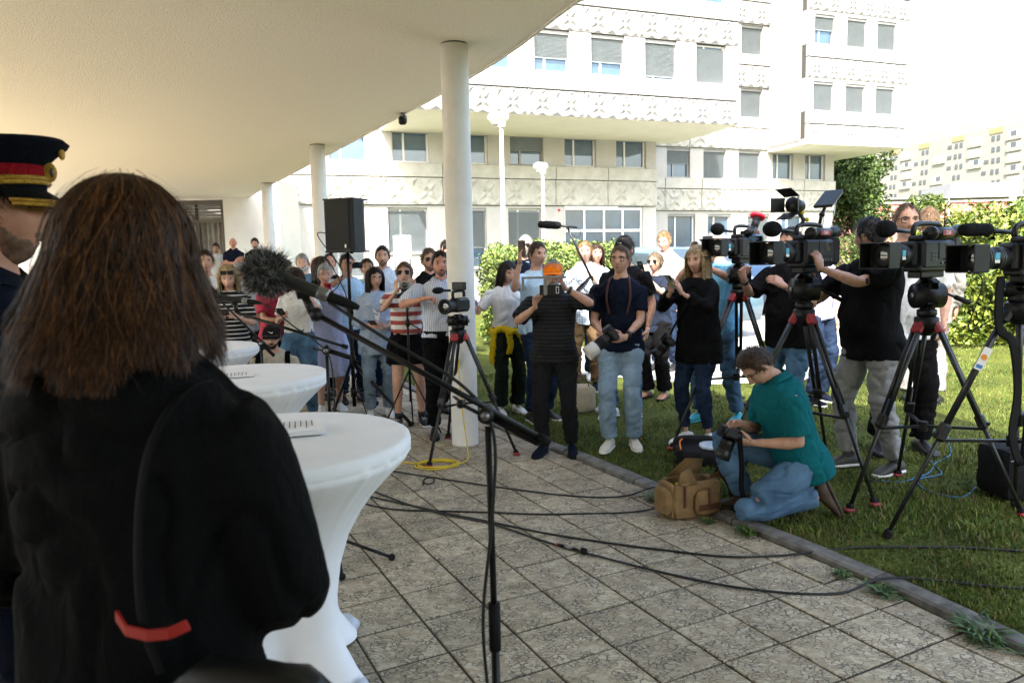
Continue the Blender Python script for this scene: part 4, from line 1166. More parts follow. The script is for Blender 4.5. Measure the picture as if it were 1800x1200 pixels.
        off = np.where(m_ > 0, np.clip(m_, 0, 1) ** .6 * thick * (1 + .35 * nz) * (1 + .5 * np.clip(np.cos(th), 0, 1)) + .0015, -.006)
        N_ = HEADP / np.linalg.norm(HEADP, axis=-1, keepdims=True)
        Hp = HEADP + N_ * off[..., None]
        b_ = MB(); b_.use(hairm(hc), True); b_.add([hx(p) for p in Hp.reshape(-1, 3)], grid_faces(56, 44, (m_ > -.15).ravel()) + [tuple(range(56))])
        ho = mpart('hair', b_)
        if voxel < .022 or st in ('short', 'full'):
            sm_ = short_strands(Hp, m_, th, {'ring': 300}.get(st, 1100), {'short': .030, 'receding': .028, 'ring': .012, 'full': .045}.get(st, .04), .0016, sd, {'short': .38, 'full': .5, 'receding': .3}.get(st, .06), [hairm(hc)], .25 if sd % 2 else -.25)
            sm_.transform(HM); part('hair_strands', sm_, ho)
        if st in ('long', 'bob', 'pony', 'bun'):
            if st == 'long': sm_ = strand_mesh('hair_strands', 900, .40 if fem else .3, .098, 8, .0032, cols=(hc, hc), flare=.0, seed=sd, front=.95, wave=.006)
            elif st == 'bob': sm_ = strand_mesh('hair_strands', 800, .20, .1, 7, .0032, cols=(hc,), seed=sd, front=.95)
            else: sm_ = strand_mesh('hair_strands', 160, .02, .09, 4, .002, cols=(hc,), seed=sd)
            sm_.transform(HM); part('hair_strands', sm_, ho)
            if st == 'pony':
                b_ = MB(); b_.use(hairm(hc), True); b_.tube([hx(p) for p in smooth_path([(0, -.095, .05), (.01, -.135, .04), (.02, -.15, -.04), (.01, -.13, -.16)], 4)], [.014, .022, .026, .028, .03, .03, .029, .028, .026, .024, .02, .014, .005], 10); mpart('ponytail', b_, ho)
            if st == 'bun':
                b_ = MB(); b_.use(hairm(hc), True); b_.sphere(hx((0, -.1, .06)), .042); mpart('bun', b_, ho)
    if beard:
        m_ = beard_mask(ph, th)
        N_ = HEADP / np.linalg.norm(HEADP, axis=-1, keepdims=True)
        tk = beard[1]
        nz = np.array([noise.noise((v[0] * 30 + sd, v[1] * 30, v[2] * 30)) for v in D_.reshape(-1, 3)]).reshape(ph.shape)
        Hp = HEADP + N_ * np.where(m_ > 0, np.clip(m_, 0, 1) * tk * (1 + .3 * nz) + .001, -.004)[..., None]
        b_ = MB(); b_.use(hairm(beard[0]), True); b_.add([hx(p) for p in Hp.reshape(-1, 3)], grid_faces(56, 44, (m_ > -.1).ravel())); mpart('beard', b_)
    # ---- clothes
    if bottom:
        kind, bmt = bottom[0], bottom[1]; o = bottom[2] if len(bottom) > 2 else {}
        vs, fs = [], []
        hem_ = top[1].get('hem', -.09) if top and len(top) > 1 else -.09
        tuck = hem_ > -.03
        merge(torso_geo(-.115, o.get('waist', .06 if tuck else max(hem_ + .05, -.06)), .020 if tuck else .006), vs, fs)
        if kind in ('trousers', 'shorts'):
            te = o.get('end', 1.93 if kind == 'trousers' else .55)
            for s_ in (1, -1): merge(leg_geo(s_, max(o.get('inf', .016), .012), te, o.get('flare', .012), o.get('loose', .056)), vs, fs)
            if te > 1.1:
                for s_ in (1, -1):
                    q_ = MB(); q_.sphere(K[s_] + V3(0, -.012, .008) * (1 if knees else 0), .072 if knees else .060, 12, 8); merge((q_.v, q_.f), vs, fs)
            me = remesh(vs, fs, voxel * .82, 2); wrinkle(me, o.get('amp', .012), (5, 5, 11), sd * 3.7)
            part('trousers' if kind == 'trousers' else 'shorts', me, root, bmt)
        else:
            ze = o.get('end', .5); nn = 48; b_ = MB(); b_.use(bmt, True); rows = o.get('rows', 9); vs = []; fs = []
            za = P.z + o.get('waist', .06)
            for j in range(rows + 1):
                t = j / rows; zz_ = za + (ze - za) * t
                for i in range(nn):
                    a = 2 * math.pi * i / nn; w = (.150 + (o.get('wide', .2) - .150) * t ** .8) * build; d = w * .78
                    f_ = 1 + (o.get('fold', .05) * t) * (math.sin(a * 9 + sd) + .5 * math.sin(a * 17 + 2 * t))
                    f_ += .035 * ((t * o.get('tiers', 0)) % 1) if o.get('tiers') else 0
                    vs.append((P.x + w * f_ * math.cos(a), P.y + d * f_ * math.sin(a), zz_))
            for j in range(rows):
                for i in range(nn): i2 = (i + 1) % nn; fs.append((j * nn + i, (j + 1) * nn + i, (j + 1) * nn + i2, j * nn + i2))
            b_.add(vs, fs); mpart('skirt', b_)
    if top:
        tm = top[0]; o = top[1] if len(top) > 1 else {}
        inf = max(o.get('inf', .02), .02); vs, fs = [], []
        merge(torso_geo(o.get('hem', -.09), o.get('neck', .528), inf, o.get('hang', True), o.get('flare', .0)), vs, fs)
        sl = o.get('sleeve', .72)
        if sl > 0:
            for s_ in (1, -1): merge(arm_geo(s_, o.get('sinf', .018), sl, flare=o.get('sflare', .006)), vs, fs)
        me = remesh(vs, fs, voxel * .82, 2); wrinkle(me, o.get('amp', .011), (7, 7, 6), sd * 5.1)
        sh = part(o.get('name', 'shirt'), me, root, tm)
        if o.get('collar'):
            b_ = MB(); b_.use(o.get('collarm', tm), True); nn = 20; vs = []; fs = []
            for j, (rr, zz_) in enumerate(((.064, .520), (.067, .566), (.072, .572), (.106, .533))):
                for i in range(nn + 1):
                    a = math.pi / 2 + .22 + (2 * math.pi - .44) * i / nn
                    vs.append(P + up * (zz_ - .035 * max(math.sin(a), 0) ** 2) + rt * (rr * 1.02 * math.cos(a)) + fw * (rr * .98 * math.sin(a) - .004))
            for j in range(3):
                for i in range(nn): fs.append((j * (nn + 1) + i, j * (nn + 1) + i + 1, (j + 1) * (nn + 1) + i + 1, (j + 1) * (nn + 1) + i))
            b_.add(vs, fs); mpart('collar', b_, sh)
        if o.get('lapel'):      # open front with the shirt beneath
            b_ = MB(); b_.use(o['lapel'], True); pts = []
            zz0 = .12; c0, a0, b0 = ringpt(zz0, .15, .105, .006, inf)
            vs = [P + up * .50 + rt * .05 + fw * .085, P + up * .50 - rt * .05 + fw * .085, P + up * .34 + rt * .045 + fw * (.118 * build + .03), P + up * .34 - rt * .045 + fw * (.118 * build + .03), P + up * .12 + fw * (.12 * build + belly + .036)]
            b_.add(vs, [(0, 1, 3, 2), (2, 3, 4)]); mpart('shirt_front', b_, sh)
    if shoes:
        for q, s_ in enumerate((1, -1)):
            yaw = R(-feet[q][2]) if len(feet[q]) > 2 else 0
            f_ = V3(*footdir[q]).normalized() if footdir and footdir[q] else V3(math.sin(-yaw), math.cos(-yaw), 0) if False else V3(-math.sin(yaw), math.cos(yaw), 0)
            u_ = V3(*footup[q]).normalized() if footup and footup[q] else V3(0, 0, 1)
            r_ = f_.cross(u_).normalized(); u_ = r_.cross(f_)
            base = A[s_] - u_ * .085
            def ring_shoe(z_lo, z_hi_f, grow):
                vs, fs = [], []; nn = 14
                sec = [(-.078, .020, .055), (-.068, .031, .082), (-.03, .036, .098), (.02, .038, .100), (.07, .041, .078), (.12, .047, .058), (.165, .043, .046), (.192, .030, .036), (.202, .014, .028)]
                for yy, w, hh in sec:
                    for i in range(nn):
                        a = 2 * math.pi * i / nn; cx = math.copysign(abs(math.cos(a)) ** .7, math.cos(a)) * (w + grow); sz = math.sin(a)
                        zz_ = z_lo + (z_hi_f(hh) - z_lo) * (.5 + .5 * math.copysign(abs(sz) ** .8, sz)); k = 1 if zz_ < .05 else max(.55, 1 - (zz_ - .05) * 6)
                        vs.append(base + r_ * (cx * k) + f_ * (yy * (1 + grow * 3)) + u_ * zz_)
                for j in range(len(sec) - 1):
                    for i in range(nn): i2 = (i + 1) % nn; fs.append((j * nn + i, j * nn + i2, (j + 1) * nn + i2, (j + 1) * nn + i))
                fs.append(tuple(range(nn))[::-1]); fs.append(tuple((len(sec) - 1) * nn + i for i in range(nn))); return vs, fs
            b_ = MB(); b_.use(shoes[0], True); b_.add(*ring_shoe(.012, lambda hh: hh, 0)); so_ = mpart('shoe', b_)
            b_ = MB(); b_.use(shoes[1], True); b_.add(*ring_shoe(0., lambda hh: .026, .004)); mpart('sole', b_, so_)
            if len(shoes) > 2 and shoes[2]:     # laces
                b_ = MB(); b_.use(shoes[2])
                for k in range(4):
                    yy = .035 + k * .022; zz_ = .094 - k * .012; b_.cyl(base + f_ * yy - r_ * .02 + u_ * zz_, base + f_ * (yy + .008) + r_ * .02 + u_ * zz_, .0035, n=5)
                mpart('laces', b_, so_)
            if len(shoes) > 3 and shoes[3]:     # sock
                b_ = MB(); b_.use(shoes[3], True); v_, g_ = tube_geo([A[s_], A[s_].lerp(K[s_], .18)], [.041, .043], 12); b_.add(v_, g_); mpart('sock', b_, so_)
    # ---- what is worn on the head
    for ex in extras:
        k = ex[0]
        if k in ('glasses', 'sunglasses'):
            b_ = MB(); b_.use(BLACKP); z_ = ex[1] if len(ex) > 1 else .010; y_ = .097
            for s_ in (1, -1):
                for a, c in (((.008, 0), (.058, 0)),):
                    pass
                w, hgt = (.046, .034) if k == 'glasses' else (.05, .04)
                cx = s_ * .034
                pts = [(cx - w / 2, y_ - .004, z_ + hgt / 2), (cx + w / 2, y_ - .004, z_ + hgt / 2), (cx + w / 2, y_ - .006, z_ - hgt / 2), (cx - w / 2, y_ - .006, z_ - hgt / 2)]
                for a in range(4): b_.cyl(hx(pts[a]), hx(pts[(a + 1) % 4]), .0026, n=5)
                b_.cyl(hx((s_ * .057, y_ - .005, z_ + .012)), hx((s_ * .079, -.01, z_ + .008)), .0025, n=5)
                if k == 'sunglasses':
                    b_.use(DARKLENS); b_.add([hx(p) for p in pts], [(0, 1, 2, 3)]); b_.use(BLACKP)
            b_.cyl(hx((-.011, y_, z_ + .008)), hx((.011, y_, z_ + .008)), .0025, n=5); mpart('glasses', b_)
        if k == 'cap':
            cm = ex[1]; b_ = MB(); b_.use(cm, True); D2, p2, t2 = dir_grid(32, 16); sel = []
            vs = []; nn = 32; rows = 9
            for j in range(rows + 1):
                t = .03 + (1.50 - .03) * j / rows
                for i in range(nn):
                    a = 2 * math.pi * i / nn; vs.append(hx((.090 * math.sin(t) * math.sin(a), .112 * math.sin(t) * math.cos(a) - .004, .098 * math.cos(t) + .026)))
            fs = [tuple(range(nn))]
            for j in range(rows):
                for i in range(nn): i2 = (i + 1) % nn; fs.append((j * nn + i, (j + 1) * nn + i, (j + 1) * nn + i2, j * nn + i2))
            b_.add(vs, fs); co_ = mpart('cap', b_)
            b_ = MB(); b_.use(cm, True); vs = []; bd = -1 if len(ex) > 3 and ex[3] == 'back' else 1
            for j in range(5):
                for i in range(13):
                    a = -1.15 + 2.3 * i / 12; ext = j / 4 * .075 * (math.cos(a * .95) ** .6 if abs(a) < 1.5 else 0)
                    for zo in (0, ):
                        vs.append(hx((.088 * math.sin(a), bd * ((.110 * math.cos(a)) + ext) - .004, .030 - .010 * j / 4 - .018 * math.sin(a) ** 2 * j / 4)))
            fs = []
            for j in range(4):
                for i in range(12): fs.append((j * 13 + i, j * 13 + i + 1, (j + 1) * 13 + i + 1, (j + 1) * 13 + i))
            o2 = len(vs); vs2 = [v - up * .004 for v in vs]; b_.add(vs + vs2, fs + [tuple(i + o2 for i in f)[::-1] for f in fs] + [(48 + 4 + i, 52 + i + 1, 52 + i + 1 + o2, 52 + i + o2) for i in range(0, 12)]); mpart('visor', b_, co_)
            if len(ex) > 2 and ex[2]:
                b_ = MB(); b_.use(ex[2]); sw = [(-.024, .004), (-.018, -.008), (-.008, -.010), (.028, .012), (-.006, -.003), (-.014, -.001)]
                b_.add([hx((p[0], .1085 * math.cos(p[0] / .09) - .0005 - .18 * max(p[1] + .0, 0), .068 + p[1])) for p in sw], [(0, 1, 2, 5), (5, 2, 4), (4, 2, 3)]); mpart('emblem', b_, co_)
        if k == 'headphones':
            b_ = MB(); b_.use(BLACKP, True); b_.tube([hx((.092 * math.sin(a), -.01, .118 * math.cos(a) + .012)) for a in np.linspace(-1.6, 1.6, 15)], .009, 8)
            for s_ in (1, -1): b_.sphere(hx((s_ * .09, -.008, -.002)), (.016, .03, .036), 10, 8, Rh.to_4x4())
            mpart('headphones', b_)
        if k == 'watch':
            s_ = 1 if ex[1] == 'R' else -1; w = W_[s_]; d = (E_[s_] - w).normalized(); b_ = MB(); b_.use(ex[2] if len(ex) > 2 else BLACKP, True)
            v_, g_ = tube_geo([w + d * .035, w + d * .04, w + d * .056, w + d * .061], [.031, .034, .034, .031], 12); b_.add(v_, g_)
            n_ = (rt * s_ + up * .5 - fw * .2); n_ = (n_ - d * n_.dot(d)).normalized(); b_.use(ex[3] if len(ex) > 3 else SCREEN, True); c_ = w + d * .048 + n_ * .032
            b_.cyl(c_, c_ + n_ * .01, .019, n=12); mpart('watch', b_)
        if k == 'belt':
            b_ = MB(); b_.use(ex[1], True); vs, fs = torso_geo(.035, .068, .017); b_.add(vs, fs); mpart('belt', b_)
    M_ = Matrix.Translation((x, y, z0)) @ Matrix.Rotation(math.pi + R(face), 4, 'Z') @ SM
    info = dict(root=root, M=M_, HC=M_ @ HC, hx=lambda p: M_ @ hx(p), Rh=(M_.to_3x3().normalized() @ Rh), W={k: M_ @ v for k, v in W_.items()}, E={k: M_ @ v for k, v in E_.items()}, S={k: M_ @ v for k, v in S.items()},
                loc=lambda p: M_ @ V3(*p), dirw=lambda d: (M_.to_3x3() @ V3(*d)).normalized(), part=part, mpart=mpart, hxl=hx, HM=HM, P=P, up=up, fw=fw, rt=rt, ring=ringpt, sc=sc, W_l=W_, S_l=S)
    return info
# ================================================================ EQUIPMENT
# ---------------------------------------------------------------- cocktail tables in stretch covers
STRETCH = mat('stretch_fabric', (.80, .80, .82), .75, 0, .03, 4, .12, 260, .2)
def cocktail_table(label, x, y, rz):
    t = thing('cocktail_table', label, 'table', (x, y, 0), rz, 'cocktail tables in a row')
    prof = [(.975, .0, 0), (.980, .30, 0), (.982, .50, 0), (.980, .525, 0), (.972, .538, 0), (.955, .542, 0), (.932, .541, 0), (.927, .5365, 0), (.922, .5405, 0), (.90, .528, .01), (.85, .478, .03), (.78, .412, .05), (.70, .352, .07), (.60, .296, .09), (.48, .258, .13), (.36, .238, .19), (.25, .235, .28), (.15, .25, .42), (.07, .28, .56), (.02, .30, .64), (.0, .30, .64)]
    n = 256; vs = []; fs = []
    for z, r, lobe in prof:
        for i in range(n):
            a = 2 * math.pi * i / n; c4 = math.cos(4 * a)
            f = 1 + lobe * (.55 * c4 - .1 * (1 - c4) )
            if .4 < z < .93: f += .016 * max(0, math.sin(a * 31 + 2 * math.sin(a * 5))) ** 3 * max(0, (z - .55)) * 2.4 * (.35 + max(0, math.cos(4 * a)))
            zz_ = z + (.05 * (1 - c4) * .5 if z < .03 else 0)
            vs.append((r * f * math.cos(a), r * f * math.sin(a), zz_))
    for j in range(len(prof) - 1):
        for i in range(n): i2 = (i + 1) % n; fs.append((j * n + i, (j + 1) * n + i, (j + 1) * n + i2, j * n + i2))
    m = MB(); m.use(STRETCH, True); m.add(vs, fs); m.build('cover', t)
    m = MB(); m.use(STRETCH, True)
    for k in range(4):
        a = k * math.pi / 2; r = .405; q = MB(); q.use(mat('cover_foot', (.55, .60, .70), .6), True)
        q.tube([(r * .92 * math.cos(a), r * .92 * math.sin(a), .055), (r * 1.02 * math.cos(a), r * 1.02 * math.sin(a), .02), (r * 1.10 * math.cos(a), r * 1.10 * math.sin(a), .012)], [.04, .036, .022], 10); q.build('foot', t)
    return t
cocktail_table('nearest white round cocktail table in a stretch cover', -.955, 2.88, R(62))
cocktail_table('middle white round cocktail table behind the nearest one', -1.73, 4.68, R(50))
cocktail_table('farthest white round cocktail table before the striped top woman', -2.77, 6.43, R(50))
PAPER = mat('paper', (.78, .78, .79), .7, 0, .02, 8); INK = mat('print', (.08, .08, .09), .7)
def papers(label, x, y, rz, n, w=.21, h=.297):
    t = thing('paper_stack', label, 'papers', (x, y, .9835), rz)
    for k in range(n):
        m = MB(); m.use(PAPER); a = random.uniform(-.05, .05); m.box((random.uniform(-.006, .006), random.uniform(-.006, .006), .0022 + k * .0042), (w, h, .0036), 0, Matrix.Rotation(a, 4, 'Z')); m.build('sheet', t)
    m = MB(); m.use(INK); zz_ = n * .0042 + .0015
    for k in range(9):
        L = w * random.uniform(.5, .8)
        m.box((-w * .4 + L / 2, h * .34 - k * h * .075, zz_), (L, .004, .0006))
    m.build('print', t); return t
papers('printed sheets on the nearest cocktail table', -.93, 2.99, R(-74), 5)
papers('single printed sheet on the middle cocktail table', -1.78, 4.62, R(-70), 1)
cs = thing('glasses_case', 'black case lying on papers at the edge of the nearest table', 'case', (-1.02, 2.62, .983), R(-35))
m = MB(); m.use(PAPER); m.box((0, 0, .012), (.10, .2, .02), .004); m.build('notebook', cs)
m = MB(); m.use(BLACKP, True); m.box((0, 0, .056), (.085, .19, .062), .022); m.build('lid', cs)

# ---------------------------------------------------------------- microphones
def fur_ball(name, r, n, L, parent, mx, dens_mat):
    """soft core with thousands of hairs"""
    d = rng.normal(size=(n, 3)); d /= np.linalg.norm(d, axis=1)[:, None]
    t = np.cross(d, rng.normal(size=(n, 3))); t /= np.linalg.norm(t, axis=1)[:, None]
    sw = rng.normal(size=(n, 3)) * .35; w = .0009 + .0008 * rng.random(n)
    Ln = L * (.5 + .7 * rng.random(n)); P0 = d * r * .93
    cl = np.array([noise.noise_vector(tuple(v * 5)) for v in d]) * .9
    P1 = P0 + (d + .5 * cl) * (Ln * .55)[:, None]; P2 = P0 + (d + cl + sw) * Ln[:, None]
    W = t * w[:, None]
    V = np.stack([P0 - W, P0 + W, P1 + W * .8, P1 - W * .8, P2], 1).reshape(-1, 3); b = np.arange(n) * 5
    Q = np.concatenate([np.stack([b, b + 1, b + 2], 1), np.stack([b, b + 2, b + 3], 1), np.stack([b + 3, b + 2, b + 4], 1)])
    mi = np.tile(rng.choice(len(dens_mat), n), 3)
    o = put(name, fast_mesh(name, V, Q, dens_mat, False, mi), parent, mx)
    m = MB(); m.use(dens_mat[0], True); m.sphere((0, 0, 0), r * .97, 18, 12); q = m.build('core', o); return o
FURS = [FUR, mat('fur_light', (.32, .32, .32), .9, 0, .3, 60, spec=.1), mat('fur_dark', (.05, .05, .05), .9, 0, .3, 60, spec=.1)]
def axis_mx(p, d, up=(0, 0, 1)):
    """z axis along d"""
    z = Vector(d).normalized(); x = Vector(up).cross(z).normalized(); y = z.cross(x)
    return Matrix(((x.x, y.x, z.x, p[0]), (x.y, y.y, z.y, p[1]), (x.z, y.z, z.z, p[2]), (0, 0, 0, 1)))
def boom_stand(label, base, piv, b0, b1, foot_dirs, thick=1.):
    """floor stand: tripod foot, two-stage pole, pivot and boom from b0 to b1"""
    t = thing('microphone_stand', label, 'microphone stand', (base[0], base[1], 0), group='boom microphone stands')
    o = Vector((base[0], base[1], 0)); L = lambda p: Vector(p) - o; pv = L(piv)
    m = MB(); m.use(BLACKM, True); m.cyl((0, 0, .10), L((base[0], base[1], .78)) if pv.z > .8 else pv * .6, .0125 * thick, n=14); m.build('lower_pole', t)
    m = MB(); m.use(BLACKM, True); m.cyl((0, 0, .74), pv - Vector((0, 0, .03)), .0095 * thick, n=12); m.build('upper_pole', t)
    m = MB(); m.use(BLACKR, True); m.cyl((0, 0, .70), (0, 0, .82), .0175 * thick, n=14); m.build('clutch', t)
    m = MB(); m.use(BLACKP, True); m.cyl((0, 0, .08), (0, 0, .16), .026, n=12); m.build('hub', t)
    for a in foot_dirs:
        d = Vector((math.cos(a), math.sin(a), 0)); q = MB(); q.use(BLACKM, True); q.cyl(d * .02 + Vector((0, 0, .11)), d * .33 + Vector((0, 0, .022)), .010, n=8); lg = q.build('leg', t)
        q = MB(); q.use(BLACKR, True); q.sphere(d * .335 + Vector((0, 0, .02)), (.021, .021, .02)); q.build('rubber_foot', lg)
    d = (L(b1) - L(b0)).normalized()
    m = MB(); m.use(BLACKM, True); m.cyl(L(b0), L(b1), .0085 * thick, n=12)
    bo = m.build('boom', t)
    m = MB(); m.use(BLACKR, True); e = L(b1); m.cyl(e - d * .02, e + d * .012, .0125 * thick, n=12); g0 = pv - d * .05
    m.cyl(pv + d * .02, pv + d * .14, .0135 * thick, n=12); m.build('counter_grip', bo)
    m = MB(); m.use(BLACKP, True); m.sphere(pv, (.024 * thick, .024 * thick, .03 * thick)); sd_ = d.cross(Vector((0, 0, 1))).normalized()
    m.cyl(pv - sd_ * .02, pv + sd_ * .03, .022 * thick, n=14); m.cyl(pv - Vector((0, 0, .01)), pv - d * .07 - sd_ * .0 - Vector((0, 0, .012)), .005, n=8); m.sphere(pv - d * .075 - Vector((0, 0, .013)), .011); m.build('pivot', t)
    for e0, e1, r_ in ((.03, .034, .013), (-.02, -.024, .015)):
        m = MB(); m.use(GREYM, True); m.cyl(pv + sd_ * e0, pv + sd_ * e1, r_ * thick, n=12); m.build('clamp_bolt', t)
    return t, L, d
def microphone(label, tip, tail, r, fur_r, fur_n, fur_l, group='fluffy windshield microphones'):
    """reporter microphone in a fur windshield; tip = ball centre, tail = cable end"""
    t = thing('microphone', label, 'microphone', tail, group=group)
    o = Vector(tail); a = Vector(tip) - o; d = a.normalized(); Ln = a.length
    m = MB(); m.use(mat('mic_body', (.02, .021, .022), .38, 0, .1, 20, .04, 200), True)
    m.lathe([(r * .85, .0), (r, .012), (r, Ln * .55), (r * 1.02, Ln * .8), (r * .9, Ln)], 20, axis_mx((0, 0, 0), d)); m.build('body', t)
    m = MB(); m.use(GREYM, True); m.lathe([(r * .98, -.022), (r * 1.04, -.016), (r * 1.04, .002), (r * .95, .006)], 20, axis_mx((0, 0, 0), d)); m.build('ring', t)
    m = MB(); m.use(BLACKR, True); m.lathe([(r * .35, -.10), (r * .55, -.09), (r * .78, -.055), (r * .8, -.02), (r * .7, -.012)], 16, axis_mx((0, 0, 0), d)); m.build('plug', t)
    fur_ball('windshield', fur_r, fur_n, fur_l, t, Matrix.Translation(a), FURS)
    return t
# nearest stand: boom runs up to the left, microphone in front of the speaker's place
t, L, d = boom_stand('nearest black microphone stand with its long boom crossing the picture', (-.058, 1.75), (-.062, 1.75, 1.292), (-.475, 1.81, 1.535), (.075, 1.715, 1.232), (R(20), R(140), R(260)), .85)
m = MB(); m.use(BLACKP, True); hp = L((-.475, 1.81, 1.535))
m.cyl(hp - Vector((0, 0, .012)), hp + Vector((-.03, 0, .05)), .013, .009, 10); m.cyl(hp + Vector((-.028, 0, .04)), hp + Vector((-.035, 0, .075)), .016, .019, 10); m.sphere(hp, .018); m.build('microphone_clip', t)
microphone('large grey fluffy microphone held by the nearest boom', (-.585, 1.79, 1.638), (-.462, 1.80, 1.587), .0160, .036, 9000, .023)
# second stand behind the nearest table
t, L, d = boom_stand('black microphone stand behind the nearest table', (-1.03, 4.10), (-1.03, 4.10, 1.19), (-1.50, 4.06, 1.41), (-.925, 4.11, 1.205), (R(-12), R(-72), R(170)))
m = MB(); m.use(BLACKP, True); hp = L((-1.50, 4.06, 1.41)); m.cyl(hp, hp + Vector((-.01, 0, .06)), .012, n=10); m.cyl(hp + Vector((-.01, 0, .045)), hp + Vector((-.012, 0, .075)), .018, n=10); m.build('microphone_clip', t)
microphone('smaller dark fluffy microphone beside the long haired woman', (-1.635, 4.05, 1.502), (-1.46, 4.06, 1.475), .0175, .036, 5000, .020)
t, L, d = boom_stand('farther black microphone stand between the two back tables', (-1.95, 5.75), (-1.95, 5.75, 1.07), (-2.22, 5.7, 1.40), (-1.90, 5.76, 1.03), (R(30), R(150), R(270)))
m = MB(); m.use(BLACKP, True); hp = L((-2.22, 5.7, 1.40)); m.cyl(hp, hp + Vector((-.05, 0, .06)), .016, n=10); m.build('microphone_clip', t)

# ---------------------------------------------------------------- loudspeaker on a stand
def pa_stand(label, c, top, feet, hub_z):
    t = thing('speaker_stand', label, 'speaker stand', (c[0], c[1], 0))
    m = MB(); m.use(BLACKM, True); m.cyl((0, 0, .12), (0, 0, 1.2), .022, n=12); m.cyl((0, 0, 1.1), (0, 0, top), .0175, n=12); m.build('pole', t)
    for z, nm in ((hub_z, 'collar'), (1.16, 'collar'), (.28, 'collar')):
        q = MB(); q.use(BLACKP, True); q.cyl((0, 0, z - .05), (0, 0, z + .05), .036, n=12); q.cyl((0, 0, z), (.07, -.03, z), .012, n=8); q.build(nm, t)
    for fx, fy in feet:
        f = Vector((fx - c[0], fy - c[1], .015)); q = MB(); q.use(BLACKM, True)
        u = Vector((f.x, f.y, 0)).normalized(); q.bar(Vector((0, 0, hub_z - .02)) + u * .03, f, .022, .03); lg = q.build('leg', t)
        q = MB(); q.use(BLACKR, True); q.cyl(f - u * .03 + Vector((0, 0, -.012)), f + u * .015 + Vector((0, 0, .02)), .02, n=8); q.build('rubber_foot', lg)
        q = MB(); q.use(BLACKM); q.bar(Vector((0, 0, .28)) + u * .03, Vector((0, 0, hub_z)).lerp(f, .58), .018, .006); q.build('brace', t)
    return t
pa_stand('black tripod stand under the loudspeaker', (-1.745, 8.05), 1.86, ((-2.06, 8.42), (-1.05, 7.52), (-1.62, 8.72)), .62)
sp = thing('loudspeaker', 'black loudspeaker box high on its tripod stand', 'loudspeaker', (-1.745, 8.05, 1.80), R(-22))
m = MB(); m.use(mat('speaker_shell', (.010, .010, .010), .6, 0, .1, 60, .25, 300))
m.prism([(-.18, .15), (-.20, .02), (-.185, -.13), (-.15, -.165), (.15, -.165), (.185, -.13), (.20, .02), (.12, .17)], 0, .56); m.build('cabinet', sp)
m = MB(); m.use(mat('speaker_grille', (.012, .012, .012), .5, .3, .3, 200, .6, 500)); m.box((0, -.172, .285), (.30, .014, .50), .006); m.build('grille', sp)
m = MB(); m.use(WHITEP); m.box((.10, -.181, .06), (.02, .004, .035), .0015); m.build('badge', sp)
for z in (.006, .554):
    m = MB(); m.use(BLACKP); m.box((0, -.0, z), (.375, .31, .02), .008); m.build('end_cap', sp)
for s_ in (-1, 1):
    m = MB(); m.use(BLACKR, True); m.cyl((s_ * .13, -.12, -.02), (s_ * .13, -.12, .0), .018, n=8); m.build('foot', sp)

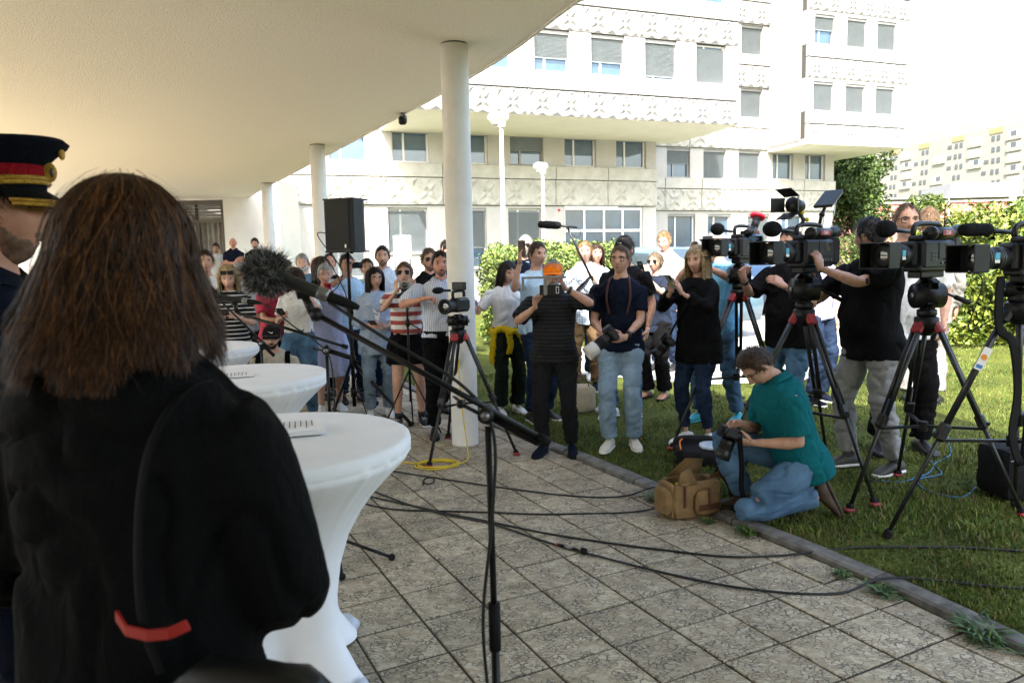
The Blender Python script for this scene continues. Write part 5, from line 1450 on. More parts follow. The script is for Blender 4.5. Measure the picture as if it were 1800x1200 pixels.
# ---------------------------------------------------------------- tripods and video cameras
REDD = mat('dull_red_plastic', (.30, .02, .025), .5, 0, .2, 20)
def tripod(label, apex, feet, head_z, red=True, pan=None, spreader=True, group='camera tripods', twin=True, sticker=False):
    """apex: (x,y,z) of the bowl; feet: three ground points; fluid head up to head_z"""
    c = Vector(apex); t = thing('tripod', label, 'tripod', (c.x, c.y, gz(c.x, c.y)), group=group)
    z0 = gz(c.x, c.y); o = Vector((c.x, c.y, z0)); A = c - o
    q = MB(); q.use(BLACKM, True); q.lathe([(.03, A.z - .10), (.055, A.z - .07), (.072, A.z - .03), (.072, A.z + .012), (.06, A.z + .02)], 18); q.build('bowl', t)
    mids = []
    for k, (fx, fy) in enumerate(feet):
        F = Vector((fx, fy, gz(fx, fy) + .012)) - o; u = Vector((F.x, F.y, 0)).normalized(); s_ = Vector((-u.y, u.x, 0))
        top = A + u * .062 - Vector((0, 0, .03)); J = top.lerp(F, .50); J2 = top.lerp(F, .53)
        q = MB(); q.use(CARBON, True)
        if twin:
            for sg in (-1, 1): q.cyl(top + s_ * sg * .022, J2 + s_ * sg * .017, .0145, n=10)
        else: q.cyl(top, J2, .018, n=10)
        lg = q.build('leg', t)
        q = MB(); q.use(CARBON, True); q.cyl(top.lerp(F, .40), F, .0125 if twin else .012, .0125, n=10); q.build('lower_section', lg)
        q = MB(); q.use(REDD if red else BLACKP); q.bar(A + u * .04 + Vector((0, 0, -.005)), top.lerp(F, .045), .075, .045, r=.012); q.build('shoulder_clamp', lg)
        q = MB(); q.use(BLACKP); q.bar(J.lerp(top, .03), J2.lerp(F, .06), .06, .05, r=.01); q.use(BLACKP); q.box(J2 + u * .03, (.022, .022, .022), .004); q.build('leg_lock', lg)
        q = MB(); q.use(BLACKR); q.bar(F.lerp(top, .035), F + Vector((0, 0, -.004)), .045, .04, r=.01)
        if red: q.use(REDD); q.box(F + Vector((0, 0, .004)), (.06, .06, .022), .008)
        q.build('foot', lg); mids.append(top.lerp(F, .56))
    if spreader:
        cen = sum(mids, Vector()) / 3 - Vector((0, 0, .02)); q = MB(); q.use(BLACKM)
        for M2 in mids: q.bar(cen, M2, .022, .016)
        q.cyl(cen - Vector((0, 0, .03)), cen + Vector((0, 0, .03)), .03, n=10); q.build('spreader', t)
    hz = head_z - z0
    q = MB(); q.use(BLACKM, True); q.lathe([(.05, A.z + .02), (.058, A.z + .03), (.058, A.z + .06), (.04, A.z + .07)], 16); q.box((0, 0, (A.z + .07 + hz) / 2), (.12, .13, hz - A.z - .07), .03); q.cyl((-.085, 0, (A.z + hz) / 2 + .02), (.085, 0, (A.z + hz) / 2 + .02), (hz - A.z) * .30, n=16); fh = q.build('fluid_head', t)
    for s_ in (-1, 1):
        q = MB(); q.use(GREYM, True); q.cyl((s_ * .085, 0, (A.z + hz) / 2 + .02), (s_ * .10, 0, (A.z + hz) / 2 + .02), .018, n=10); q.build('drag_knob', fh)
    if pan:
        P0 = Vector((0, 0, hz - .05)); P1 = Vector(pan) - o; q = MB(); q.use(BLACKM, True); q.cyl(P0, P1, .009, n=8); q.use(BLACKR, True); q.cyl(P0.lerp(P1, .66), P1, .016, n=10); q.build('pan_handle', t)
    if sticker:
        F = Vector((feet[0][0], feet[0][1], gz(*feet[0]))) - o; u = Vector((F.x, F.y, 0)).normalized(); top = A + u * .062 - Vector((0, 0, .03)); p = top.lerp(F, .2); dv = (F - top).normalized()
        n_ = Vector((-.3, -1, .2)); n_ = (n_ - dv * n_.dot(dv)).normalized(); mx = frame_mx(p + n_ * .026, dv, n_.cross(dv))
        q = MB(); q.use(WHITEP); q.box((0, 0, 0), (.13, .042, .002)); q.use(mat('orange_print', (.75, .28, .03), .6)); q.cyl((-.01, 0, .001), (-.01, 0, .0025), .016, n=14); q.use(mat('blue_print', (.05, .2, .5), .6)); q.box((.045, 0, .0015), (.02, .03, .001)); q.build('sticker', t, mx)
    return t

def eng_camera(label, pos, aim, scale=1., logo=None, hood='square', red_eye=False, light=False, antenna=False, back=BLACKP, rain=None, lamp_panel=False, mic='foam', tilt=0., group='shoulder video cameras'):
    """broadcast camcorder, lens along local +y; pos = base plate centre"""
    d = Vector(aim) - Vector(pos); yaw = math.atan2(-d.x, d.y)
    t = thing('video_camera', label, 'video camera', pos, 0, group)
    t.rotation_euler = (R(tilt), 0, yaw); t.scale = (scale,) * 3
    B = MB(); B.use(mat('camera_body', (.011, .011, .012), .48, 0, .15, 25, .12, 260, .35))
    B.box((0, -.06, .115), (.115, .30, .15), .016); B.box((0, -.05, .045), (.10, .32, .03), .01); B.box((.0, -.04, .20), (.09, .24, .03), .01); B.box((.02, .10, .12), (.09, .05, .13), .012)
    body = B.build('body', t)
    q = MB(); q.use(BLACKM); q.box((0, -.03, .014), (.075, .22, .036), .006); q.build('base_plate', t)
    for sx in (-1, 1):
        q = MB(); q.use(BLACKP); q.box((sx * .0585, -.10, .135), (.005, .12, .085), .002); sp_ = q.build('side_panel', body)
        q = MB(); q.use(SCREEN); q.box((sx * .0612, -.125, .145), (.003, .055, .05), .001); q.build('display', sp_) if False else q.build('display', body)
        q = MB(); q.use(GREYM)
        for k in range(9): q.box((sx * .0605, -.01 + (k % 3) * .016, .09 + (k // 3) * .018), (.006, .009, .008), .002)
        for k in range(4): q.cyl((sx * .057, -.16 + k * .03, .072), (sx * .064, -.16 + k * .03, .072), .006, n=8)
        q.build('buttons', body)['kind'] = 'stuff'
    q = MB(); q.use(back); q.box((0, -.235, .125), (.105, .06, .17), .012); q.use(BLACKP); q.box((0, -.275, .12), (.09, .025, .14), .008); q.build('battery', t)
    # lens
    q = MB(); q.use(BLACKP, True)
    q.lathe([(.042, .0), (.046, .01), (.046, .035), (.052, .04), (.052, .085), (.047, .09), (.047, .11), (.056, .115), (.056, .16), (.060, .165), (.060, .20), (.052, .205)], 24, Matrix.Translation((.02, .12, .115)) @ Matrix.Rotation(R(-90), 4, 'X'))
    ln = q.build('lens', t)
    q = MB(); q.use(mat('lens_ring', (.05, .05, .052), .4, 0, .1, 40), False)
    for yy in (.055, .07, .132, .145):
        q.lathe([(.0535 if yy < .1 else .0575, 0), (.0545 if yy < .1 else .0585, .004), (.0535 if yy < .1 else .0575, .008)], 24, Matrix.Translation((.02, .12 + yy, .115)) @ Matrix.Rotation(R(-90), 4, 'X'))
    q.use(mat('label_teal', (.06, .35, .45), .4)); q.box((.078 - .0, .24, .125), (.004, .03, .03), .001) ; q.use(WHITEP); q.box((.0785, .24, .10), (.003, .03, .016), .001); q.box((-.0385, .24, .10), (.003, .03, .016), .001); q.use(MATS['label_teal']); q.box((-.038, .24, .125), (.004, .03, .03), .001)
    q.build('focus_rings', ln)
    q = MB(); q.use(GLASSB, True); q.sphere((.02, .315, .115), (.046, .012, .046), 18, 10); q.build('front_glass', ln)
    if hood == 'square':
        q = MB(); q.use(BLACKP); w, h, y0, y1, tck = .155, .125, .31, .40, .006
        for sx in (-1, 1): q.box((.02 + sx * w / 2, (y0 + y1) / 2, .115), (tck, y1 - y0, h), .002)
        for sz in (-1, 1): q.box((.02, (y0 + y1) / 2, .115 + sz * h / 2), (w, y1 - y0, tck), .002)
        q.box((.02 - w * .36, y0, .115), (w * .28, .006, h)); q.box((.02 + w * .36, y0, .115), (w * .28, .006, h)); q.build('lens_hood', ln)
    # handle
    q = MB(); q.use(BLACKP, True); q.tube(smooth_path([(0, .10, .215), (0, .09, .262), (0, .02, .275), (0, -.12, .272), (0, -.15, .25), (0, -.155, .21)], 4), .0135, 8); q.build('handle', t)
    # viewfinder on the left
    q = MB(); q.use(BLACKP, True); q.cyl((-.03, .06, .225), (-.11, .06, .225), .012, n=8)
    if red_eye:
        q.cyl((-.10, .10, .215), (-.10, -.0, .25), .030, n=14); q.cyl((-.10, -.0, .25), (-.10, -.055, .33), .027, .03, 14); vf = q.build('viewfinder', t)
        q = MB(); q.use(mat('eyecup_red', (.62, .015, .04), .55), True); q.lathe([(.030, 0), (.052, .006), (.058, .018), (.046, .026), (.026, .018)], 20, axis_mx((-.10, -.053, .328), (0, -.5, .78))); q.build('eyecup', vf)
    else:
        q.cyl((-.10, .10, .222), (-.10, -.06, .222), .030, n=14); q.cyl((-.10, -.06, .222), (-.10, -.13, .232), .024, .036, 14); q.cyl((-.10, .10, .222), (-.10, .125, .222), .033, n=14); q.build('viewfinder', t)
    # microphone on the front
    q = MB(); q.use(BLACKP, True); q.cyl((.055, .04, .235), (.055, .20, .245), .011, n=8); mo = q.build('microphone_holder', t)
    if mic == 'foam':
        q = MB(); q.use(FURD, True); q.sphere((.055, .25, .25), (.046, .066, .046), 18, 12); q.build('windshield', mo)
    elif mic == 'long':
        q = MB(); q.use(FURD, True); q.lathe([(.012, -.09), (.027, -.08), (.031, -.05), (.031, .06), (.026, .085), (.01, .095)], 18, axis_mx((.055, .27, .25), (0, 1, 0))); q.build('windshield', mo)
    if logo:
        mlab, txt, tm = logo
        for sx in (-1, 1):
            q = MB(); q.use(mlab); xx = sx * (.0615 if sx > 0 else .133); q.box((xx, .02 if sx < 0 else -.01, .222 if sx < 0 else .19), (.003, .095, .026), .001); lb = q.build('logo_plate', body)
            text('lettering', txt, .026, tm, lb, frame_mx((xx + sx * .0026, .02 if sx < 0 else -.01, .222 if sx < 0 else .19), (0, -1 if sx < 0 else 1, 0), (0, 0, 1)), .0006)
    if light:
        q = MB(); q.use(BLACKP, True); q.tube([(0, .06, .27), (0, .03, .30), (0, .08, .345)], .012, 8); q.use(mat('yellow_knob', (.6, .5, .02), .5), True); q.sphere((-.02, .03, .302), .013); q.sphere((-.02, .078, .342), .013); q.build('light_arm', t)
        q = MB(); q.use(BLACKP, True); q.cyl((0, .07, .375), (0, .15, .385), .036, .044, 16); lt = q.build('lamp_head', t)
        q = MB(); q.use(BLACKP)
        for sg in (1, -1):
            q.bar((0, .15, .385 + sg * .045), (0, .235, .385 + sg * .085), .10, .003, up=(0, 0, 1)); q.bar((sg * .045, .15, .385), (sg * .085, .225, .385), .003, .08)
        q.build('barn_door', lt)
    if lamp_panel:
        q = MB(); q.use(BLACKM, True); q.tube([(0, -.13, .27), (0, -.15, .33), (0, -.18, .37), (0, -.19, .40)], .010, 8); q.sphere((0, -.155, .335), .017); q.use(STEEL); q.cyl((-.03, -.21, .26), (-.03, -.255, .42), .0025, n=6); q.cyl((.03, -.21, .26), (.03, -.255, .42), .0025, n=6); ar = q.build('panel_arm', t)
        q = MB(); q.use(BLACKP); q.box((0, -.22, .43), (.12, .16, .02), .006, Matrix.Translation((0, -.22, .43)) @ Matrix.Rotation(R(-38), 4, 'X') @ Matrix.Translation((0, .22, -.43))); q.use(mat('panel_face', (.55, .56, .58), .3)); q.box((0, -.22, .4185), (.108, .145, .004), .001, Matrix.Translation((0, -.22, .43)) @ Matrix.Rotation(R(-38), 4, 'X') @ Matrix.Translation((0, .22, -.43))); q.build('light_panel', ar)
    if antenna:
        q = MB(); q.use(BLACKP, True); q.box((-.02, -.16, .235), (.05, .05, .05), .008); q.cyl((-.02, -.155, .26), (-.02, -.155, .37), .0035, n=6); q.tube(smooth_path([(0, -.18, .24), (.0, -.22, .30), (0, -.28, .25), (0, -.27, .18)], 5), .004, 6); q.build('receiver', t)
    if rain:
        q = MB(); q.use(rain, True); q.box((0, -.13, .14), (.135, .20, .16), .02); q.box((-.066, -.10, .13), (.012, .10, .10), .004); q.build('rain_jacket', t)
    return t
WT = mat('white_print', (.8, .8, .8), .5); RT_ = mat('red_print', (.62, .03, .03), .5); DKP = mat('dark_plate', (.02, .02, .022), .4); RDP = mat('red_plate', (.30, .012, .015), .45)
SPK = (-1.3, 2.2, 1.6)
# camera one, beside the blond woman
tripod('camera tripod with red collar just right of the blond photographer', (1.96, 6.4, 1.36), ((1.32, 6.11), (2.16, 7.02), (2.32, 6.05)), 1.60, pan=(2.2, 6.55, 1.38))
eng_camera('video camera in blue cover with red eyecup', (1.98, 6.42, 1.605), (-1.2, 3.2, 1.6), 1.14, (DKP, 'APA', RT_), red_eye=True, rain=mat('blue_cover', (.02, .075, .14), .5, 0, .2, 10))
tripod('tall tripod behind the kneeling man, under the camera with the lamp', (2.02, 5.12, 1.27), ((1.42, 5.23), (2.28, 4.57), (2.42, 5.63)), 1.535, pan=(2.4, 5.35, 1.32))
eng_camera('video camera with barn door lamp and raised light panel', (2.03, 5.13, 1.54), (-1.3, 2.7, 1.6), 1.18, (RDP, 'ORF', WT), light=True, lamp_panel=True)
tripod('tripod at the right with red shoulders, under the camera with antenna', (2.60, 4.64, 1.24), ((2.08, 4.50), (3.01, 4.27), (2.70, 5.11)), 1.50, pan=(2.95, 4.78, 1.33))
eng_camera('video camera with antenna in front of the white shirted man', (2.57, 4.65, 1.505), (-1.2, 2.3, 1.35), 1.20, (RDP, 'ORF', WT), antenna=True, tilt=0)
tripod('tripod at the right edge of the picture with sticker on its leg', (2.74, 4.0, 1.36), ((2.09, 4.06), (3.12, 3.62), (3.05, 4.40)), 1.50, red=False, sticker=True, twin=False)
eng_camera('dark video camera with long foam microphone at the right picture edge', (2.78, 4.0, 1.49), (-1.0, 2.9, 1.5), 1.12, None, mic='long')
st = thing('hanging_strap', 'black camera strap hanging below the camera at the right picture edge', 'strap', (2.72, 3.98, 1.5))
m = MB(); m.use(BLACKR, True); m.add(*tube_geo(smooth_path([(-.10, 0, .02), (-.105, 0, -.15), (-.09, 0, -.27), (-.02, .0, -.34), (.02, .0, -.6), (-.01, -.02, -.85), (.05, -.03, -1.0), (.09, 0, -.7), (.1, 0, -.3)], 5), (.024), 6, (1, 0, 0), .12)); m.build('webbing', st)
# camcorder on the small tripod by the column
tripod('tripod with red feet standing in front of the white column', (-.46, 6.36, 1.07), ((-.70, 5.93), (.02, 6.27), (-.63, 6.95)), 1.22, pan=None)
def camcorder(label, pos, aim):
    d = Vector(aim) - Vector(pos); t = thing('camcorder', label, 'camcorder', pos, math.atan2(-d.x, d.y))
    q = MB(); q.use(MATS['camera_body']); q.box((0, -.03, .075), (.11, .17, .12), .018); q.box((0, -.12, .075), (.07, .05, .08), .01); q.build('body', t)
    q = MB(); q.use(BLACKP, True); q.lathe([(.042, 0), (.048, .01), (.048, .05), (.054, .055), (.054, .10), (.062, .105), (.066, .14), (.056, .14), (.05, .11)], 22, Matrix.Translation((0, .05, .07)) @ Matrix.Rotation(R(-90), 4, 'X')); ln = q.build('lens', t)
    q = MB(); q.use(GLASSB, True); q.sphere((0, .165, .07), (.04, .01, .04), 16, 10); q.build('front_glass', ln)
    q = MB(); q.use(BLACKP, True); q.tube(smooth_path([(0, .06, .13), (0, .06, .185), (0, .0, .195), (0, -.09, .19), (0, -.10, .14)], 4), .014, 8); h = q.build('handle', t)
    q = MB(); q.use(BLACKP); q.box((-.0, -.03, .235), (.13, .04, .07), .006); q.use(SCREEN); q.box((0, -.052, .235), (.115, .004, .058), .001); q.build('screen', h)
    q = MB(); q.use(BLACKP, True); q.cyl((.05, .03, .20), (.05, .15, .205), .011, n=8); mo = q.build('microphone_holder', t)
    q = MB(); q.use(FURD, True); q.sphere((.05, .20, .207), (.029, .075, .029), 16, 10); q.build('windshield', mo)
    return t
camcorder('compact black camcorder on the tripod before the column', (-.46, 6.36, 1.225), (-1.8, 4.2, 1.3))
# phone on a slim stand
ps = thing('phone_stand', 'slim phone tripod between the red striped woman and the man', 'tripod', (-1.02, 7.28, 0))
q = MB(); q.use(BLACKM, True); q.cyl((0, 0, .30), (0, 0, 1.22), .011, n=10); q.build('pole', ps)
q = MB(); q.use(mat('green_grey_grip', (.07, .10, .09), .5), True); q.cyl((0, 0, 1.20), (0, 0, 1.34), .014, .026, 12); q.build('grip', ps)
q = MB(); q.use(BLACKM, True); q.cyl((0, 0, 1.05), (0, 0, 1.12), .02, n=10); q.cyl((.0, 0, 1.09), (.13, -.05, 1.02), .006, n=8); q.build('pan_handle', ps)
for a in (R(215), R(-25), R(95)):
    q = MB(); q.use(BLACKM, True); q.cyl((0, 0, .62), (.34 * math.cos(a), .34 * math.sin(a), .012), .008, n=8); q.build('leg', ps)
ph_ = thing('clamped_phone', 'dark phone clamped on the slim tripod', 'phone', (-1.02, 7.28, 1.34), R(25))
q = MB(); q.use(mat('grey_green_case', (.05, .07, .07), .4)); q.box((.03, 0, .05), (.17, .014, .085), .006); q.build('case', ph_); q = MB(); q.use(BLACKP); q.bar((-.12, -.05, .01), (.02, 0, .04), .05, .04, r=.01); q.build('clamp', ph_)

# ---------------------------------------------------------------- bags and things on the ground
TAN = mat('tan_canvas', (.21, .125, .05), .85, 0, .18, 10, .4, 120); LEATH = mat('brown_leather', (.09, .035, .015), .5, 0, .2, 15, .2, 80)
bg_ = thing('camera_bag', 'open tan canvas camera bag with leather trim on the kerb', 'bag', (1.13, 4.70, 0.005), R(20))
def soft_box(m, c, d, r=.05, bulge=.02, n=6):
    """puffy box"""
    vs = []; fs = []; idx = {}
    for ax in range(3):
        for sg in (-1, 1):
            base = len(vs)
            for i in range(n + 1):
                for j in range(n + 1):
                    p = [0, 0, 0]; p[ax] = sg; a, b = [(1, 2), (2, 0), (0, 1)][ax]; p[a] = -1 + 2 * i / n; p[b] = -1 + 2 * j / n
                    k = (abs(p[0]) ** 8 + abs(p[1]) ** 8 + abs(p[2]) ** 8) ** (1 / 8.)
                    q = [v / k for v in p]; bl = 1 + bulge * (1 - max(abs(p[a]), abs(p[b])) ** 2)
                    w = noise.noise((q[0] * 2.2 + c[0] * 7, q[1] * 2.2, q[2] * 2.2)) * .05
                    vs.append((c[0] + q[0] * d[0] / 2 * (bl + w), c[1] + q[1] * d[1] / 2 * (bl + w), c[2] + q[2] * d[2] / 2 * (bl + w)))
            for i in range(n):
                for j in range(n):
                    q = (base + i * (n + 1) + j, base + (i + 1) * (n + 1) + j, base + (i + 1) * (n + 1) + j + 1, base + i * (n + 1) + j + 1); fs.append(q if sg > 0 else q[::-1])
    return m.add(vs, fs)
q = MB(); q.use(TAN, True)
for sg in (-1, 1): soft_box(q, (0, sg * .085, .115), (.34, .035, .23), n=5)
soft_box(q, (0, 0, .02), (.34, .19, .05), n=4); soft_box(q, (.165, 0, .115), (.035, .18, .22), n=4); soft_box(q, (-.165, 0, .115), (.035, .18, .22), n=4); q.build('case', bg_)
q = MB(); q.use(mat('bag_lining', (.015, .012, .01), .9)); q.box((0, 0, .10), (.29, .13, .13)); q.use(mat('yellow_tag', (.6, .6, .02), .5)); q.box((-.11, -.03, .19), (.03, .012, .06), .003); q.build('lining', bg_)
q = MB(); q.use(TAN, True); soft_box(q, (-.19, 0, .11), (.06, .15, .16), .03, .1, 4); q.build('end_pocket', bg_)
q = MB(); q.use(TAN, True); soft_box(q, (.06, -.115, .10), (.17, .04, .15), .03, .12, 4); pk = q.build('front_pocket', bg_)
q = MB(); q.use(LEATH); q.box((.06, -.141, .075), (.15, .006, .04), .002); q.build('leather_patch', bg_)
for c_, d_ in (((.06, -.14, .14), (.018, .012, .12)), ((-.10, -.112, .15), (.016, .012, .14))):
    q = MB(); q.use(LEATH); q.box(c_, d_, .003); q.build('leather_strap', bg_)
q = MB(); q.use(TAN, True)
v0 = [(-.12, .10, .22), (.15, .10, .22), (.14, .06, .33), (-.02, .02, .36)]
q.add([Vector(p) for p in v0] + [Vector(p) + Vector((0, -.012, .006)) for p in v0], [(0, 1, 2, 3), (7, 6, 5, 4), (0, 4, 5, 1), (1, 5, 6, 2), (2, 6, 7, 3), (3, 7, 4, 0)])
v1 = [(-.14, -.10, .22), (.0, -.105, .215), (-.03, -.06, .31), (-.10, -.07, .29)]
q.add([Vector(p) for p in v1] + [Vector(p) + Vector((0, .012, .006)) for p in v1], [(3, 2, 1, 0), (4, 5, 6, 7), (0, 1, 5, 4), (1, 2, 6, 5), (2, 3, 7, 6), (3, 0, 4, 7)])
q.build('open_flap', bg_)
q = MB(); q.use(LEATH, True); q.add(*tube_geo(smooth_path([(.15, -.02, .22), (.20, -.05, .25), (.26, -.06, .18), (.30, -.05, .08), (.36, -.02, .03), (.42, .03, .03)], 5), .018, 6, (0, 0, 1), .18)); q.build('shoulder_strap', bg_)
bb = thing('camera_backpack', 'open black backpack with orange piping beside the kneeling man', 'bag', (1.55, 5.72, gz(1.55, 5.72)), R(-8))
q = MB(); q.use(fabric('black_nylon', (.012, .012, .013), .6)); q.use(MATS['black_nylon'], True); soft_box(q, (0, 0, .06), (.52, .36, .12), .03, .08, 5); soft_box(q, (-.10, .17, .09), (.34, .10, .14), .03, .08, 4); q.build('case', bb)
q = MB(); q.use(mat('orange_piping', (.75, .20, .02), .5), True); q.tube(smooth_path([(-.25, -.15, .13), (-.22, .12, .145), (-.05, .17, .15), (.12, .14, .14), (.22, .17, .19), (.25, .05, .13)], 6), .007, 6); q.build('piping', bb)
q = MB(); q.use(mat('clear_pouch', (.52, .62, .72), .25, 0, .15, 20, .3, 30), True); soft_box(q, (.06, -.03, .135), (.26, .20, .03), .02, .2, 5); q.use(BLACKP); q.bar((.0, -.12, .155), (.05, .08, .158), .016, .006); q.build('pouch', bb)
tb = thing('tote_bag', 'beige canvas tote bag standing on the lawn edge', 'bag', (.70, 7.72, gz(.7, 7.72)), R(15))
q = MB(); q.use(fabric('beige_canvas', (.36, .31, .22)), True); soft_box(q, (0, 0, .14), (.30, .15, .28), .03, .12, 6); q.build('case', tb)
for sg in (-1, 1):
    q = MB(); q.use(LEATH, True); q.tube(smooth_path([(-.08, sg * .06, .26), (-.05, sg * .07, .36), (.04, sg * .05, .38), (.09, sg * .06, .26)], 5), .006, 6); q.build('handle', tb)
bt = thing('water_bottle', 'clear plastic water bottle lying beside the tote bag', 'bottle', (.86, 7.60, gz(.86, 7.6) + .033), R(30))
q = MB(); q.use(mat('clear_plastic', (.62, .66, .70), .12, 0, .2, 40), True); q.lathe([(.0, 0), (.028, .004), (.032, .02), (.03, .06), (.032, .10), (.03, .15), (.014, .19), (.013, .20)], 14, Matrix.Rotation(R(90), 4, 'Y')); q.build('bottle_body', bt)
q = MB(); q.use(mat('bottle_label', (.5, .12, .12), .4), True); q.lathe([(.0328, .07), (.0328, .11)], 14, Matrix.Rotation(R(90), 4, 'Y'), False); q.build('label_sleeve', bt)
q = MB(); q.use(WHITEP, True); q.cyl((.20, 0, 0), (.222, 0, 0), .0145, n=12); q.build('cap', bt)
rb_ = thing('equipment_bag', 'black equipment bag on the grass at the right picture edge', 'bag', (3.20, 4.62, gz(3.2, 4.62)), R(5))
q = MB(); q.use(MATS['black_nylon'], True); soft_box(q, (0, 0, .17), (.36, .30, .33), .03, .06, 5); q.build('case', rb_)
q = MB(); q.use(GREYM); q.tube([(-.17, -.155, .27), (0, -.165, .275), (.17, -.155, .27)], .004, 6); q.build('zip', rb_)

# ---------------------------------------------------------------- cables
def cable(label, pts, r, m_, z=None, name='cable', group='cables on the ground', wob=.01, k=10):
    P = []
    for p in pts:
        zz_ = (gz(p[0], p[1]) if z is None else 0) + r + .003 if len(p) < 3 else p[2]
        if len(p) < 3 and abs((p[0] - float(kerb_x(p[1]))) * .87 - .03) < .12: zz_ = .044 + r
        P.append((p[0], p[1], zz_))
    S_ = smooth_path(P, k); out = []
    for i, v in enumerate(S_):
        out.append(v + Vector((noise.noise((v.x * 3, v.y * 3, 1.)) * wob, noise.noise((v.x * 3, v.y * 3, 5.)) * wob, 0)))
    q = MB(); q.use(m_, True); q.tube(out, r, 7); o = q.build(name); tag(o, label, 'cable', group); return o
CAB = mat('black_cable', (.010, .010, .010), .5, 0, .1, 20); YEL = mat('yellow_cable', (.66, .47, .02), .5, 0, .1, 20); BLU = mat('blue_cable', (.04, .15, .32), .5, 0, .1, 20); WHC = mat('white_cable', (.7, .7, .7), .5)
cable('uppermost black cable across the paving towards the kerb', [(-1.4, 5.95), (-1.05, 5.85), (-.5, 5.55), (.25, 5.15), (.72, 5.05), (.98, 5.12), (1.25, 5.2), (1.6, 5.6)], .006, CAB)
cable('second black cable across the paving ending by the tan bag', [(-1.5, 5.5), (-.95, 4.95), (-.4, 4.82), (.3, 4.72), (.85, 4.75), (1.15, 4.9), (1.6, 5.0)], .006, CAB)
cable('black cable running past the tan bag onto the grass', [(-1.3, 5.35), (-.55, 4.85), (-.05, 4.52), (.45, 4.24), (1.1, 3.98), (1.45, 3.96), (1.9, 3.95), (2.5, 3.85), (3.2, 3.6)], .0065, CAB)
cable('lowest black cable with the plug joint, crossing the kerb', [(-1.35, 5.65), (-.7, 4.95), (-.15, 4.55), (.2, 4.22), (.55, 3.93), (1.05, 3.60), (1.55, 3.48), (1.85, 3.55), (2.3, 3.42), (3., 3.2)], .0065, CAB)
cn = thing('plug_joint', 'joined black and silver cable plugs on the paving', 'plug', (.30, 4.135, .012), math.atan2(-.28, .34))
q = MB(); q.use(GREYM, True); q.cyl((-.03, 0, 0), (.03, 0, 0), .0095, n=10); q.build('metal_sleeve', cn)
for s_ in (-1, 1):
    q = MB(); q.use(BLACKR, True); q.cyl((s_ * .03, 0, 0), (s_ * .075, 0, 0), .011, .007, 10); q.build('boot', cn)
q = MB(); q.use(REDP, True); q.cyl((-.09, 0, 0), (-.075, 0, 0), .0075, n=8); q.cyl((.078, 0, 0), (.09, 0, 0), .008, n=8); q.build('red_ring', cn)
q = MB(); q.use(BLACKR, True); q.cyl((.095, -.008, .008), (.125, -.008, .008), .018, n=10); q.build('cable_tie', cn)
cable('small loose black cable loop on the paving', [(-.70, 5.52), (-.66, 5.46), (-.62, 5.50), (-.63, 5.60), (-.68, 5.62), (-.70, 5.54), (-.69, 5.44)], .005, CAB, wob=0.)
yl = [(-.52, 6.95, 1.28), (-.50, 6.80, 1.05), (-.475, 6.52, .70), (-.44, 6.35, .35), (-.40, 6.22, .09), (-.40, 6.1, .012), (-.5, 5.98, .009)]
for k in range(30):
    a = k * .72; yl.append((-.64 + (.16 + .03 * math.sin(k * 1.7)) * math.cos(a), 5.98 + (.12 + .03 * math.cos(k)) * math.sin(a), .009 + .0015 * k * .4))
yl += [(-.85, 6.05, .01), (-1.1, 6.18, .01), (-1.5, 6.3, .01)]
cable('yellow cable hanging from the striped shirt man and coiled at the tripod foot', yl, .0055, YEL, wob=0.)
cable('thin blue cable winding over the grass at the right', [(2.45, 5.05), (2.7, 4.98), (3.0, 5.2), (3.35, 5.6), (3.6, 6.2), (3.3, 6.5), (3.1, 6.2)], .005, BLU, wob=.06)
cable('thin blue cable loop on the grass before the equipment bag', [(3.05, 4.78), (2.85, 4.62), (2.72, 4.78), (2.8, 5.0), (3.0, 5.1), (3.1, 5.4)], .005, BLU, wob=.03)
cable('black cable hanging down the nearest microphone stand', [(-.44, 1.80, 1.565), (-.30, 1.77, 1.475), (-.12, 1.75, 1.36), (-.05, 1.745, 1.25), (-.056, 1.735, 1.05), (-.085, 1.73, .80), (-.078, 1.73, .60), (-.066, 1.735, .45), (-.07, 1.73, .1), (-.2, 1.8, .01)], .0042, CAB, wob=.004, group='cables on stands')
cable('black cable looping from the loudspeaker to its stand', [(-1.84, 7.98, 1.98), (-2.02, 7.9, 2.0), (-1.92, 7.9, 1.82), (-1.78, 7.92, 1.6), (-1.86, 7.95, 1.42), (-1.98, 7.93, 1.38), (-2.06, 7.93, 1.56), (-1.99, 7.95, 1.75), (-1.88, 7.95, 1.62), (-1.74, 8.01, 1.2), (-1.72, 8.01, .5), (-1.6, 8.0, .02)], .0055, CAB, wob=.004, group='cables on stands')
cable('black cable dangling from the small fluffy microphone', [(-1.40, 4.06, 1.46), (-1.32, 4.06, 1.44), (-1.2, 4.07, 1.33), (-1.08, 4.08, 1.24), (-1.0, 4.08, 1.1), (-1.0, 4.06, .6), (-1.02, 4.0, .02)], .004, CAB, wob=.004, group='cables on stands')
cable('black cable hanging between the two right cameras', [(2.62, 4.52, 1.62), (2.78, 4.4, 1.5), (2.72, 4.4, 1.2), (2.80, 4.2, 1.32), (2.86, 4.05, 1.4)], .004, CAB, wob=.004, group='cables on stands')

